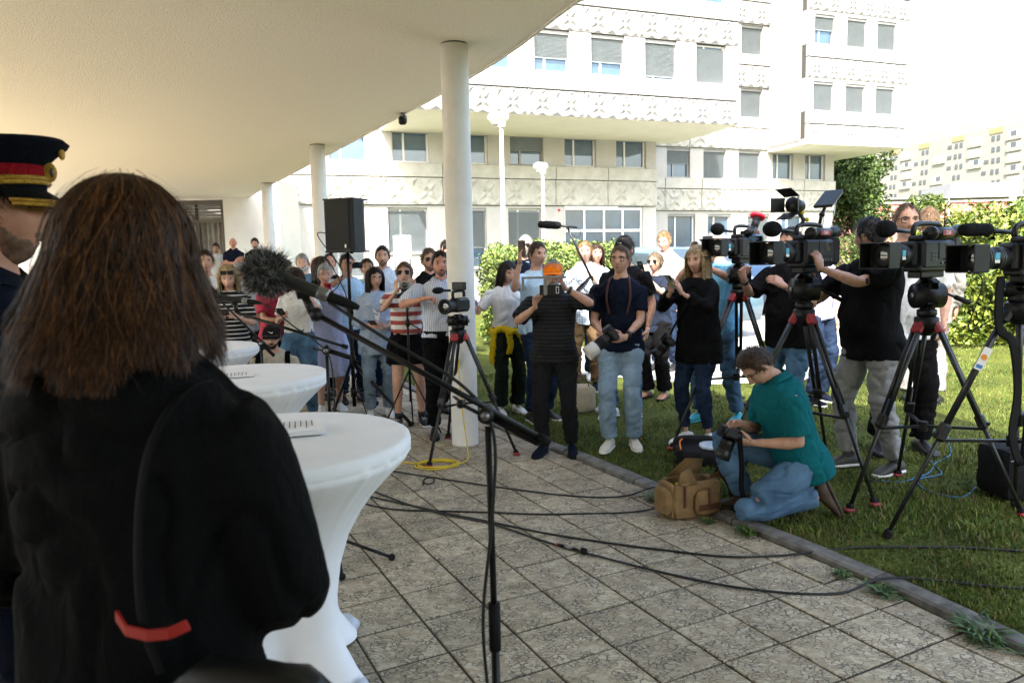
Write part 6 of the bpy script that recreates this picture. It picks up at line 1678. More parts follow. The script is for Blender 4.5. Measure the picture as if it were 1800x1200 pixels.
# ---------------------------------------------------------------- weeds at the kerb
WEED = [mat('weed_a', (.06, .11, .02), .6, 0, .3, 20), mat('weed_b', (.09, .15, .03), .6, 0, .3, 20), mat('weed_c', (.04, .08, .015), .6, 0, .3, 20)]
for lb, wx, wy, rr, nl in (('bright green weed tuft in the joint by the kerb', 1.40, 4.31, .075, 90), ('small grassy weed beside the kerb stone', 1.70, 3.69, .05, 60), ('withered spidery weed on the kerb edge', 1.80, 3.48, .085, 70), ('long green weed clump along the kerb near the picture corner', 2.02, 3.06, .12, 170), ('small weed at the end of the kerb clump', 2.14, 2.86, .08, 90), ('green weeds under the black cables at the kerb', .98, 4.98, .09, 90), ('tiny weed in front of the tan bag', 1.22, 4.50, .05, 50)):
    t = thing('weed', lb, 'weed', (wx - .02, wy, .0), 0, 'weeds along the kerb')
    V = []; Q = []; mi = []
    for k in range(nl):
        a = random.uniform(0, 6.28); L_ = rr * random.uniform(.4, 1.2); e = random.uniform(.1, 1.1); w = .0035 + random.random() * .004; bx, by = random.gauss(0, rr * .25), random.gauss(0, rr * .45)
        c_, s_ = math.cos(a), math.sin(a); b0 = len(V)
        for f, wd in ((0, .5), (.4, 1.), (.75, .8), (1, .05)):
            px, pz = L_ * f * math.cos(e * (1 - .5 * f)), .04 + L_ * f * math.sin(e * (1 - .55 * f)) - .03 * f * f * L_ / .1 * .3
            for sg in (-1, 1): V.append((bx + c_ * px - s_ * w * wd * sg, by + s_ * px + c_ * w * wd * sg, max(pz - .03, .003)))
        for f in range(3): Q.append((b0 + 2 * f, b0 + 2 * f + 1, b0 + 2 * f + 3, b0 + 2 * f + 2)); mi.append(k % 3)
    o = put('leaves', fast_mesh('leaves', V, Q, WEED, False, mi), t); o['kind'] = 'stuff'
# ================================================================ THE PEOPLE IN THE PICTURE
BLK = fabric('black_cloth', (.0045, .0045, .005)); BLK2 = fabric('black_jersey', (.006, .006, .007)); NAVYC = fabric('navy_cloth', (.006, .009, .020))
JEANL = fabric('light_jeans', (.22, .31, .40), bump=.4, var=.22, vscale=6); JEANM = fabric('mid_jeans', (.08, .16, .26), bump=.4, var=.3, vscale=6); JEAND = fabric('dark_jeans', (.016, .028, .058), bump=.4, var=.3, vscale=6)
GREYT = fabric('grey_trousers', (.24, .24, .24)); DKGREY = fabric('charcoal_trousers', (.012, .012, .013)); BEIGET = fabric('khaki_trousers', (.13, .085, .045)); DKGREEN = fabric('dark_green_trousers', (.012, .018, .012))
WHITET = fabric('white_cotton', (.72, .72, .72)); LBLUE = fabric('light_blue_cotton', (.36, .52, .66)); LGREY = fabric('light_grey_cotton', (.45, .48, .50)); TEAL = fabric('teal_pique', (.005, .10, .115), bump=.35)
LAV = fabric('lavender_cotton', (.40, .42, .60)); SKYT = fabric('sky_blue_tee', (.12, .33, .52)); SLATE = fabric('slate_tee', (.09, .15, .21)); PURP = fabric('lilac_grey_shirt', (.30, .30, .42)); GREYSUIT = fabric('grey_suit', (.22, .215, .205))
YELLOW = fabric('mustard_sweater', (.60, .42, .015)); HIVIS = fabric('hi_vis_yellow', (.45, .60, .03)); PINK = mat('pink_pattern', (.50, .03, .07), .85, 0, .5, 25, col2=(.22, .012, .04)); BEIGES = fabric('beige_shirt', (.50, .45, .36))
ORANGE = fabric('orange_cap', (.85, .20, .012)); BLKCAP = fabric('black_cap_cloth', (.010, .010, .011))
STR_BW = striped('black_white_stripes', ((.010, .010, .011), (.62, .62, .62)), .042, 2, .22); STR_RW = striped('red_white_stripes', ((.70, .68, .66), (.33, .07, .06)), .088, 2, .5)
STR_BL = striped('blue_pinstripe', ((.58, .61, .68), (.26, .31, .45)), .016, 0, .32, wobble=.0006); PLAID = striped('blue_plaid', ((.60, .68, .76), (.10, .22, .40)), .030, 2, .16, second=0); STR_BB = striped('black_rib', ((.008, .008, .009), (.03, .03, .032)), .032, 2, .15)
WSH = mat('white_sneaker', (.68, .68, .66), .5, 0, .06, 30); CSH = mat('cream_sneaker', (.60, .57, .48), .55, 0, .08, 30); BSH = mat('black_shoe', (.012, .012, .013), .45, 0, .1, 30); BRSH = mat('brown_shoe', (.055, .035, .02), .6, 0, .2, 20, .3, 80); TSH = mat('turquoise_sneaker', (.02, .28, .36), .5, 0, .1, 30); GSH = mat('olive_sneaker', (.045, .045, .038), .6, 0, .15, 30)
SOLEW = mat('white_sole', (.66, .65, .62), .6, 0, .06, 30); SOLEB = BLACKR; WLACE = mat('white_lace', (.7, .7, .68), .8)
LEATHB = mat('black_leather', (.004, .004, .005), .75, 0, .1, 25, .1, 90, .12)
TEEo = lambda **k: dict(sleeve=.75, **k)
def grip(I, s, k=.095):
    w, e = I['W'][s], I['E'][s]; return w + (w - e).normalized() * k
def phone(label, pos, face_dir, up=(0, 0, 1), colour=None, landscape=False, w=.074, h=.152):
    """slab phone: screen towards face_dir"""
    f = Vector(face_dir).normalized(); u = Vector(up); x = f.cross(u).normalized() if True else None; u = x.cross(f).normalized()
    mx = Matrix(((x.x, f.x, u.x, pos[0]), (x.y, f.y, u.y, pos[1]), (x.z, f.z, u.z, pos[2]), (0, 0, 0, 1)))
    if landscape: w, h = h, w
    t = thing('phone', label, 'phone', group='phones held up by the crowd'); t.matrix_world = mx
    q = MB(); q.use(colour or BLACKP); q.box((0, 0, 0), (w, .0095, h), .004); q.build('case', t)
    q = MB(); q.use(SCREEN); q.box((0, .0052, 0), (w - .007, .001, h - .007)); q.build('screen', t)
    q = MB(); q.use(BLACKP); q.box((w * .22, -.006, h * .28) if not landscape else (w * .3, -.006, h * .2), (.034, .004, .034), .004); cb = q.build('camera_bump', t)
    for dx, dz in ((-.008, .008), (-.008, -.008), (.008, 0)):
        q = MB(); q.use(GLASSB, True); c = (w * .22, -.0085, h * .28) if not landscape else (w * .3, -.0085, h * .2); q.cyl((c[0] + dx, c[1], c[2] + dz), (c[0] + dx, c[1] - .002, c[2] + dz), .006, n=10); q.build('lens', cb)
    return t
def photo_camera(label, pos, aim, lens_r=.04, lens_l=.14, lens_m=None, roll=0., up=(0, 0, 1), group='photo cameras', strap=None):
    """SLR body with pentaprism and lens along local y"""
    y = Vector(aim).normalized(); x = y.cross(Vector(up)).normalized(); z = x.cross(y)
    mx = Matrix(((x.x, y.x, z.x, pos[0]), (x.y, y.y, z.y, pos[1]), (x.z, y.z, z.z, pos[2]), (0, 0, 0, 1))) @ Matrix.Rotation(roll, 4, 'Y')
    t = thing('photo_camera', label, 'camera', group=group); t.matrix_world = mx
    q = MB(); q.use(MATS['camera_body']); q.box((0, 0, 0), (.145, .06, .10), .014); q.box((.052, .025, 0), (.04, .05, .09), .015); q.build('body', t)
    q = MB(); q.use(BLACKP); q.prism([(-.032, -.03), (.032, -.03), (.026, .04), (-.026, .04)], .045, .078); q.build('viewfinder', t)
    q = MB(); q.use(BLACKP, True); q.cyl((-.05, 0, .05), (-.05, 0, .06), .018, n=12); q.cyl((.055, .03, .045), (.055, .032, .055), .01, n=10); q.build('dial', t)
    q = MB(); q.use(lens_m or BLACKP, True)
    q.lathe([(lens_r * .85, .03), (lens_r * .88, .05), (lens_r * .88, lens_l * .35), (lens_r, lens_l * .42), (lens_r, lens_l), (lens_r * 1.12, lens_l + .01), (lens_r * 1.15, lens_l + .05), (lens_r * 1.03, lens_l + .05), (lens_r * .95, lens_l + .005)], 22, Matrix.Rotation(R(-90), 4, 'X')); ln = q.build('lens', t)
    q = MB(); q.use(BLACKR, True); q.lathe([(lens_r * 1.02, lens_l * .55), (lens_r * 1.04, lens_l * .6), (lens_r * 1.04, lens_l * .85), (lens_r * 1.02, lens_l * .9)], 22, Matrix.Rotation(R(-90), 4, 'X'), False); q.use(GLASSB, True); q.sphere((0, lens_l + .003, 0), (lens_r * .93, .008, lens_r * .93), 16, 8); q.build('focus_ring', ln)
    return t
def strap_over(I, pts, w=.018, m_=None, name='strap'):
    """webbing lying on the body, local points"""
    q = MB(); q.use(m_ or LEATHB, True); q.add(*tube_geo(smooth_path(pts, 6), w, 6, (1, 0, 0), .22)); return I['mpart'](name, q)
def shoulder_bag(label, pos, size, m_, rz=0., strap=None):
    t = thing('shoulder_bag', label, 'bag', pos, rz); q = MB(); q.use(m_, True); soft_box(q, (0, 0, 0), size, .03, .1, 5); q.build('case', t)
    q = MB(); q.use(m_, True); soft_box(q, (0, -size[1] * .5, -.02), (size[0] * .8, .03, size[2] * .6), .03, .1, 4); q.build('pocket', t)
    if strap:
        q = MB(); q.use(m_, True); q.add(*tube_geo(smooth_path([Vector(p) - Vector(pos) for p in strap], 6), .018, 6, (1, 0, 0), .2)); o = q.build('strap', t); o.matrix_parent_inverse = Matrix(); o.rotation_euler = (0, 0, -rz)
    return t
P_UP = dict(hr=(.055, .33, 1.475), hl=(-.055, .33, 1.475), hdr=(-.15, .25, 1), hdl=(.15, .25, 1), hnr=(-.6, -.8, 0), hnl=(.6, -.8, 0), pr=(.7, -.1, -.9), pl=(-.7, -.1, -.9))

HAIRC['stub'] = (.20, .115, .08)
# ---- foreground: woman seen from behind and the officer
I = person('woman with shoulder length brown hair in black jacket, seen from behind in the foreground', -.600, 1.14, 1.80, 172, 0, z0=0, fem=True, build=.96, hair=None,
           hr=(.10, .24, 1.02), pr=(.55, -.35, -.9), hl=(-.14, .25, 1.1), head=(6, -4, 3), top=(BLK, dict(sleeve=1.9, hem=-.14, inf=.030, sinf=.040, sflare=.0, flare=.02, amp=.012, name='jacket', neck=.54)), bottom=('trousers', BLK), shoes=(BSH, SOLEB), voxel=.014)
WH = ('brown', 'brown', 'ltbrown', 'dark')
HAIRC['fgA'] = (.038, .014, .004); HAIRC['fgB'] = (.082, .030, .008); HAIRC['fgC'] = (.009, .004, .002); HAIRC['fgD'] = (.17, .068, .020)
for k_ in 'ABCD': mat('hair_fg' + k_, HAIRC['fg' + k_], .5, 0, .3, 60, spec=.22)
D_, ph, th = _HD
b_ = MB(); b_.use(hairm('fgC'), True); m_ = hair_mask(ph, th, 'full'); b_.add([I['hxl'](p) for p in (HEADP * 1.04).reshape(-1, 3)], grid_faces(56, 44, (m_ > -.6).ravel()) + [tuple(range(56))]); ho = I['mpart']('hair', b_)
for nm, n_, L_, rd, sdd, cl in (('inner_hair', 6000, .13, .080, 3, 0), ('outer_hair', 20000, .165, .087, 11, 11), ('flyaway_hair', 500, .17, .094, 23, 0)):
    sm_ = strand_mesh(nm, n_, L_, rd, 14, .00075 if nm != 'flyaway_hair' else .0005, cols=('fgA', 'fgB', 'fgC', 'fgA', 'fgD') if nm != 'inner_hair' else ('fgC', 'fgA'), flare=.040, wave=.009 if nm != 'flyaway_hair' else .02, seed=sdd, front=.8, clump=cl, sway=(0.0, -.01), curl=-.01, fexp=.85, lvar=.42 if nm == 'outer_hair' else .2)
    sm_.transform(I['HM']); I['part'](nm, sm_, ho)
# her bag strap, the red edged sash and the dark shiny bag under her arm
sb = thing('leather_handbag', 'black shiny handbag with wide strap on the foreground woman', 'bag', (-.35, .925, 1.05), R(-12))
q = MB(); q.use(mat('shiny_black', (.006, .006, .006), .45, 0, .3, 8, .2, 14, .25), True); soft_box(q, (0, 0, 0), (.20, .06, .15), .04, .15, 6); q.build('case', sb)
o_ = Vector((-.35, .925, 1.05)); rz_ = Matrix.Rotation(R(12), 3, 'Z')
q = MB(); q.use(LEATHB, True); q.add(*tube_geo([rz_ @ (p - o_) for p in smooth_path([(-.455, 1.10, 1.485), (-.462, 1.045, 1.482), (-.476, .990, 1.448), (-.487, .955, 1.39), (-.492, .935, 1.30), (-.486, .92, 1.20), (-.465, .915, 1.13)], 6)], .0068, 8, (1, 0, 0), .25)); q.build('strap', sb)
q = MB(); q.use(mat('red_trim', (.33, .014, .010), .6)); pts = [(-.533, .945, 1.196), (-.505, .915, 1.190), (-.470, .900, 1.190), (-.440, .895, 1.195), (-.418, .90, 1.203)]
for a_, b_ in zip(pts, pts[1:]): q.bar(rz_ @ (Vector(a_) - o_), rz_ @ (Vector(b_) - o_), .004, .014)
q.build('trim', sb)

I = person('police officer in peaked cap with red band, in profile at the left edge', -1.255, 1.80, 1.935, 105, 3, z0=0, build=1.08, hr=(.1, -.2, 1.0), hl=(-.1, -.2, 1.0), pr=(1, -.5, 0), pl=(-1, -.5, 0), hair=('short', 'dark'), beard=('stub', .0022), head=(0, -2, 0), top=(NAVYC, dict(sleeve=1.95, hem=-.15, inf=.025, sinf=.024, name='uniform_jacket', collar=True)), bottom=('trousers', NAVYC), shoes=(BSH, SOLEB), voxel=.015)
CAPN = fabric('cap_navy', (.0045, .0055, .011)); GOLD = mat('gold_braid', (.50, .28, .035), .42, .3, .25, 90, .6, 260); REDB_ = fabric('cap_red_band', (.24, .008, .014))
hx = I['hxl']
def ring_mesh(prof, m_, n=44, tilt=.0):
    q = MB(); q.use(m_, True); vs = []; fs = []
    for rx, ry, z, oy in prof:
        for i in range(n):
            a = 2 * math.pi * i / n; vs.append(hx((rx * math.sin(a), ry * math.cos(a) + oy, z + (ry * math.cos(a)) * tilt)))
    for j in range(len(prof) - 1):
        for i in range(n): i2 = (i + 1) % n; fs.append((j * n + i, j * n + i2, (j + 1) * n + i2, (j + 1) * n + i))
    fs.append(tuple((len(prof) - 1) * n + i for i in range(n))); q.add(vs, fs); return q
pc = I['mpart']('peaked_cap', ring_mesh([(.084, .106, .088, -.004), (.104, .126, .112, .0), (.118, .142, .128, .004), (.121, .146, .136, .005), (.112, .136, .146, .004), (.06, .08, .152, 0), (.005, .005, .153, 0)], CAPN, tilt=.10))
I['mpart']('red_band', ring_mesh([(.085, .107, .052, -.004), (.087, .109, .056, -.004), (.0865, .1085, .092, -.004), (.083, .105, .094, -.004)], REDB_, tilt=.08), pc)
I['mpart']('lower_band', ring_mesh([(.084, .106, .036, -.004), (.086, .108, .04, -.004), (.086, .108, .053, -.004)], CAPN, tilt=.06), pc)
q = MB(); q.use(GOLD, True)
for dz in (.052, .061): q.tube([hx((.0885 * math.sin(a), .112 * math.cos(a) - .004, dz + .012 * math.cos(a))) for a in np.linspace(-1.75, 1.75, 24)], .0055, 7)
for s_ in (1, -1): q.sphere(hx((s_ * .0885, -.02, .055)), .010)
for s_ in (1, -1): q.tube([hx((s_ * .0895, .03, .05)), hx((s_ * .0895, .03, .072))], .006, 6)
I['mpart']('gold_cord', q, pc)
q = MB(); q.use(LEATHB, True); vs = []; fs = []
for j in range(6):
    for i in range(17):
        a = -1.15 + 2.3 * i / 16; e = j / 5 * .062 * max(math.cos(a), 0) ** .6
        vs.append(hx((.087 * math.sin(a) + math.sin(a) * e * .4, .109 * math.cos(a) - .004 + e * math.cos(a) ** .3, .047 - .036 * j / 5)))
for j in range(5):
    for i in range(16): fs.append((j * 17 + i, j * 17 + i + 1, (j + 1) * 17 + i + 1, (j + 1) * 17 + i))
o2 = len(vs); q.add(vs + [v - I['up'] * .004 for v in vs], fs + [tuple(i + o2 for i in f)[::-1] for f in fs]); vz = I['mpart']('visor', q, pc)
q = MB(); q.use(GOLD, True); q.tube([vs[5 * 17 + i] + I['up'] * .002 for i in range(17)], .0045, 6); q.tube([vs[4 * 17 + i] + I['up'] * .003 for i in range(17)], .004, 6); I['mpart']('visor_braid', q, vz)
q = MB(); q.use(GOLD, True); q.sphere(hx((0, .112, .088)), (.015, .006, .022), 12, 8, I['Rh'].to_4x4()); q.sphere(hx((0, .138, .128)), (.013, .006, .013), 12, 8); q.use(mat('badge_dark', (.05, .05, .05), .4)); q.sphere(hx((0, .118, .088)), (.008, .004, .012), 10, 6); I['mpart']('badge', q, pc)

# ---- left part of the crowd
person('man in white shirt half hidden by the foreground hair', -3.50, 8.6, 1.86, 20, 1, hair=('short', 'brown'), top=(WHITET, TEEo()), bottom=('trousers', JEAND), shoes=(BSH, SOLEB))
I = person('blond woman with sunglasses on her head in black and white striped top', -2.80, 7.42, 1.70, 15, 1, fem=True, hair=('long', 'blond'), head=(0, -22, 0), hr=(.10, .30, 1.20), hl=(-.09, .31, 1.22), hdr=(-.4, .8, .3), hdl=(.4, .8, .3), top=(STR_BW, TEEo(hem=-.1)), bottom=('trousers', BLK), shoes=(BSH, SOLEB), extras=(('sunglasses', .085),))
q = MB(); q.use(BLK, True); I2 = I
phone('dark phone in the hands of the striped top woman', (grip(I, 1) + grip(I, -1)) / 2 + Vector((0, -.02, .02)), (I['HC'] - grip(I, 1)))
person('bald man standing behind the blond striped woman', -3.28, 9.1, 1.80, 150, 3, hair=('ring', 'grey'), top=(LGREY, TEEo()), bottom=('trousers', DKGREY), shoes=(BSH, SOLEB))
I = person('person in pink patterned top bent behind the fluffy microphone', -2.66, 8.3, 1.70, 60, 0, fem=True, hair=('bob', 'dark'), head=(0, -20, 0), hr=(.10, .30, 1.12), hl=(-.10, .30, 1.15), top=(PINK, TEEo(sinf=.03)), bottom=('trousers', BLK), shoes=(BSH, SOLEB))
nb = thing('red_folder', 'red folder held by the person in pink', 'folder', (grip(I, 1) + grip(I, -1)) / 2 + Vector((0, 0, .01)), R(40)); q = MB(); q.use(mat('red_cover', (.6, .03, .04), .5)); q.box((0, 0, 0), (.24, .17, .012), .003); q.build('cover', nb)
I = person('woman in white tee and dotted high waist jeans reading her phone', -2.28, 7.95, 1.66, -5, 1, fem=True, hair=('long', 'brown'), head=(0, -25, 0), hr=(.08, .30, 1.20), hl=(-.20, .22, 1.45), pl=(-.6, 0, -1), hdr=(-.5, .7, .3), top=(WHITET, TEEo(hem=.06, sinf=.022, amp=.012)), bottom=('trousers', JEANM, dict(waist=.10, inf=.035, flare=-.01, loose=.075)), shoes=(WSH, SOLEW))
phone('small black phone in the white tee woman\'s hand', grip(I, 1, .08) + Vector((-.0, -.02, .03)), I['HC'] - grip(I, 1))
q = MB(); q.use(WHITET, True)
for k in range(34):
    a = random.uniform(0, 6.28); zz_ = random.uniform(.35, .95); s_ = random.choice((1, -1)); q.sphere((s_ * .095 + .098 * math.cos(a), .098 * math.sin(a), zz_), .008, 6, 4)
o = I['mpart']('dots', q); o['kind'] = 'stuff'
person('bearded grey haired man in slate tee standing back beside the microphone', -3.06, 11., 1.84, 15, 1, hair=('short', 'grey'), beard=('silver', .014), top=(SLATE, TEEo()), bottom=('trousers', DKGREY), shoes=(BSH, SOLEB), head=(0, -4, 0))
person('woman with long dark brown hair behind the lavender dress', -2.36, 9.3, 1.77, 60, 0, fem=True, hair=('long', 'brown'), top=(BLK, TEEo()), bottom=('trousers', BLK), shoes=(BSH, SOLEB))
person('man with thinning hair behind the long haired woman', -2.47, 10.2, 1.82, 20, 3, hair=('receding', 'brown'), top=(BLK2, TEEo()), bottom=('trousers', JEAND), shoes=(BSH, SOLEB))
I = person('grey haired woman in lavender tiered dress filming with a red phone', -2.10, 8.42, 1.68, 25, 1, fem=True, build=1.08, hair=('short', 'silver'), head=(-4, -8, 0), hr=(.06, .24, 1.40), hl=(-.05, .25, 1.36), hdr=(-.2, .3, 1), hdl=(.25, .3, 1), pr=(.8, -.1, -.8), pl=(-.8, .0, -.8), top=(LAV, dict(sleeve=.42, sinf=.026, hem=.02, amp=.009)), bottom=('skirt', LAV, dict(end=.44, wide=.29, waist=.12, tiers=2, fold=.055, rows=18)), shoes=(WSH, SOLEW))
phone('bright red phone filming in front of the lavender dress', (grip(I, 1) + grip(I, -1)) / 2 + Vector((0, -.035, .03)), I['HC'] - I['W'][1], colour=REDP)
I = person('man in light blue shirt filming with a raised dark phone by the speaker pole', -1.97, 9.0, 1.79, 25, 2, hair=('short', 'dark'), hr=(.03, .30, 1.55), pr=(.9, .1, -.6), hdr=(-.1, .2, 1), top=(LBLUE, TEEo()), bottom=('trousers', JEAND), shoes=(BSH, SOLEB))
phone('dark phone held up beside the speaker pole', grip(I, 1) + Vector((0, -.03, .02)), I['HC'] - I['W'][1], landscape=True)
person('person in yellow safety vest behind the loudspeaker stand', -1.86, 9.7, 1.74, 15, 0, hair=('short', 'brown'), top=(HIVIS, TEEo(inf=.028)), bottom=('trousers', fabric('blue_work', (.10, .28, .55))), shoes=(BSH, SOLEB))
I = person('crouching photographer in black cap and beige shirt between the tables', -2.34, 7.25, 1.72, 12, 1, pelvis=(0, -.12, .36), lean=20, hair=('short', 'dark'), beard=('dark', .006), head=(0, 14, 0), feet=((.16, .10, 10), (-.12, -.16, 0)), hr=(.12, .34, .62), hl=(-.12, .34, .60), top=(BEIGES, dict(sleeve=1.9, hem=-.08)), bottom=('trousers', BLK), shoes=(BSH, SOLEB), extras=(('cap', BLKCAP, WT), ('glasses',)))
for s_ in (1, -1): strap_over(I, [tuple(I['S_l'][s_] + V3(-s_ * .03, -.09, -.16)), tuple(I['S_l'][s_] + V3(-s_ * .03, -.02, .055)), tuple(I['S_l'][s_] + V3(-s_ * .03, .09, .0)), tuple(I['S_l'][s_] + V3(-s_ * .02, .12, -.2))], .026, BLK)
shoulder_bag('black backpack on the back of the crouching photographer', (-2.55, 7.72, .52), (.34, .20, .42), BLK)
I = person('young woman with long dark hair and glasses in open blue shirt', -1.47, 8.05, 1.63, 15, 1, fem=True, build=1.06, hair=('long', 'dark'), head=(12, -6, 0), hr=(.10, .27, 1.10), hl=(-.09, .28, 1.08), hdr=(-.6, .7, .1), hdl=(.6, .7, .1), top=(fabric('pale_blue_shirt', (.34, .42, .55)), dict(sleeve=1.55, hem=-.2, inf=.026, sinf=.026, flare=.03, lapel=WHITET)), bottom=('trousers', JEANL), shoes=(WSH, SOLEW, WLACE), extras=(('glasses',),))
phone('black phone held low by the woman in the blue shirt', grip(I, 1, .08) + Vector((0, -.01, .03)), I['HC'] - I['W'][1])
I = person('young bearded police officer in pale uniform shirt at the back', -1.62, 9.5, 1.89, 8, 0, hair=('short', 'dark'), beard=('stub', .004), top=(fabric('pale_uniform', (.52, .58, .66)), TEEo(collar=True, hem=.02)), bottom=('trousers', NAVYC), shoes=(BSH, SOLEB))
for s_ in (1, -1):
    q = MB(); q.use(NAVYC); q.bar(I['S_l'][s_] + V3(-s_ * .05, 0, .062), I['S_l'][s_] + V3(s_ * .02, 0, .05), .05, .008); I['mpart']('epaulette', q)
I = person('woman in red and white striped tee and black shorts taking a picture', -1.07, 7.55, 1.68, 8, 1, fem=True, hair=('pony', 'ltbrown'), head=(-8, 2, 0), **{**P_UP, 'hr': (.085, .31, 1.46), 'hl': (-.085, .31, 1.46)}, feet=((.12, .02, 14), (-.13, -.03, -14)), top=(STR_RW, dict(sleeve=.55, sinf=.028, hem=.04, amp=.009)), bottom=('shorts', BLK, dict(end=.62, inf=.035, waist=.08, loose=.125, flare=.0)), shoes=(BSH, SOLEW, WLACE, BSH), extras=(('sunglasses',),))
t = thing('compact_camera', 'small silver compact camera held up by the red striped woman', 'camera', (grip(I, 1, .075) + grip(I, -1, .075)) / 2 + Vector((0, -.03, .0)), I['root'].rotation_euler.z); q = MB(); q.use(mat('silver_camera', (.45, .45, .44), .35, .6)); q.box((0, 0, 0), (.13, .03, .07), .01); q.build('body', t); q = MB(); q.use(BLACKP, True); q.cyl((.0, .015, 0), (0, .045, 0), .026, n=16); q.use(GLASSB, True); q.sphere((0, .044, 0), (.02, .005, .02), 12, 6); q.build('lens', t)
person('man with dark sunglasses in black shirt behind the striped shirt man', -.89, 8.2, 1.82, 20, 1, hair=('short', 'ltbrown'), beard=('stub', .004), top=(BLK2, TEEo(collar=True)), bottom=('trousers', BLK), shoes=(BSH, SOLEB), extras=(('sunglasses',),))
I = person('stout man in blue pinstripe shirt leaning on the column with a cable in hand', -.66, 7.08, 1.77, 14, 3, build=1.13, belly=.075, hair=('short', 'dark'), beard=('stub', .001), head=(-6, 0, 0), hl=(-.10, .40, 1.28), hr=(.22, .36, 1.33), pr=(1, -.1, -.5), hdr=(-.95, .25, .1), pl=(-.8, -.1, -.8), hdl=(.3, .5, .75), cr=1.0, cl=1.1, top=(STR_BL, dict(sleeve=.85, hem=.0, sinf=.026, collar=True, inf=.016)), bottom=('trousers', BLK), shoes=(BSH, SOLEB), extras=(('belt', LEATHB),))
I = person('photographer partly hidden by the near column at the back', -1.02, 12., 1.94, 10, 1, hair=('short', 'dark'), **P_UP, top=(BLK2, TEEo()), bottom=('trousers', BLK), shoes=(BSH, SOLEB))
photo_camera('black camera raised at the face of the man behind the column', I['hx']((0, .15, .02)), I['dirw']((0, 1, 0)), .036, .09)
# far back on the terrace and beside it
person('dark haired man in grey tee on the terrace by the curtain', -7.12, 18.2, 1.70, 5, 2, z0=.58, hair=('short', 'dark'), beard=('stub', .003), head=(0, -16, 0), top=(LGREY, TEEo()), bottom=('trousers', JEAND), shoes=(BSH, SOLEB), voxel=.024)
person('bald man in navy polo with folded arms on the terrace', -6.60, 17.9, 1.80, 8, 3, z0=.58, build=1.1, hair=None, hr=(-.10, .22, 1.18), hl=(.10, .25, 1.15), pr=(.8, .1, -.5), pl=(-.8, .1, -.5), top=(NAVYC, TEEo(collar=True)), bottom=('trousers', NAVYC), shoes=(BSH, SOLEB), voxel=.024)
person('dark haired man in black suit and blue shirt on the terrace', -6.04, 17.8, 1.79, 8, 1, z0=.58, hair=('short', 'dark'), beard=('stub', .003), head=(0, -18, 0), top=(BLK2, dict(sleeve=1.95, hem=-.2, inf=.026, lapel=LBLUE, name='jacket')), bottom=('trousers', BLK), shoes=(BSH, SOLEB), voxel=.024)
person('curly dark haired person far back right of the fluffy microphone', -4.50, 15., 1.78, 60, 2, z0=.0, hair=('full', 'dark'), top=(fabric('ochre_top', (.45, .25, .05)), TEEo()), bottom=('trousers', BLK), shoes=(BSH, SOLEB), voxel=.024)
person('short haired man far back behind the grey bearded man', -4.38, 16., 1.80, 20, 1, hair=('short', 'brown'), top=(WHITET, TEEo()), bottom=('trousers', BLK), shoes=(BSH, SOLEB), voxel=.024)
person('blond long haired woman far back beside the second column', -4.02, 15.5, 1.80, -60, 1, fem=True, hair=('long', 'blond'), top=(BLK, TEEo()), bottom=('trousers', BLK), shoes=(BSH, SOLEB), voxel=.024)

# ---- centre, right of the column
I = person('dark haired woman in white tee with mustard sweater round her waist', -.05, 7.85, 1.63, 20, 1, fem=True, hair=('long', 'dark'), head=(10, -20, 0), hl=(-.10, .30, 1.14), hr=(.42, .22, 1.20), pr=(.4, -.4, -.6), hdl=(.7, .6, .2), top=(WHITET, dict(sleeve=.8, hem=.03, sinf=.03, amp=.012)), bottom=('trousers', DKGREEN, dict(inf=.022, loose=.075, flare=.02)), shoes=(WSH, SOLEW))
q = MB(); q.use(YELLOW, True); vs, fs = [], []
for g in (tube_geo([(.165 * math.sin(a), .118 * math.cos(a) - .01, .97 + .02 * math.sin(3 * a)) for a in np.linspace(0, 6.28, 25)], .045, 10), tube_geo([(.02, .14, .98), (.03, .165, .90), (.02, .165, .78), (.03, .15, .70)], [.05, .045, .042, .045], 10, (1, 0, 0), .5), tube_geo([(-.10, .11, .97), (-.15, .11, .85), (-.16, .09, .66)], [.05, .05, .045], 10, (1, 0, 0), .6), tube_geo([(.16, .05, .97), (.19, .04, .80), (.18, .02, .58)], [.06, .075, .07], 10, (0, 1, 0), .5), tube_geo([(-.14, -.06, .97), (0, -.15, .85), (.02, -.16, .62)], [.06, .10, .12], 10, (1, 0, 0), .4)):
    o0 = len(vs); vs.extend(g[0]); fs.extend([tuple(i + o0 for i in f) for f in g[1]])
me = remesh(vs, fs, .016, 3); wrinkle(me, .012, (12, 12, 14), 3.); I['part']('tied_sweater', me, I['root'], YELLOW)
nb = thing('notebook', 'dark green notebook in the hands of the mustard sweater woman', 'notebook', grip(I, -1, .1) + Vector((.04, -.03, -.02)), R(15)); nb.rotation_euler = (R(62), R(-8), R(12)); q = MB(); q.use(mat('green_cover', (.01, .03, .022), .5)); q.box((0, 0, 0), (.25, .18, .014), .003); q.use(PAPER); q.box((0, 0, .0075), (.235, .165, .002)); q.build('cover', nb)
I = person('grey bearded man with sunglasses in dark vest behind the filming men', .20, 9.5, 1.90, -10, 1, hair=('short', 'silver'), beard=('grey', .014), top=(NAVYC, dict(sleeve=.8, lapel=LBLUE)), bottom=('trousers', JEAND), shoes=(BSH, SOLEB), extras=(('sunglasses',),))
I = person('tall man in pale blue tee holding a phone high in one hand', .26, 7.45, 1.80, 30, 0, hair=('short', 'brown'), hr=(.33, .24, 1.56), pr=(.5, .2, -1), hdr=(0, .05, 1), hl=(-.12, .26, 1.25), head=(0, -4, 0), top=(fabric('pale_blue_tee', (.42, .56, .66)), TEEo()), bottom=('trousers', JEAND), shoes=(BSH, SOLEW))
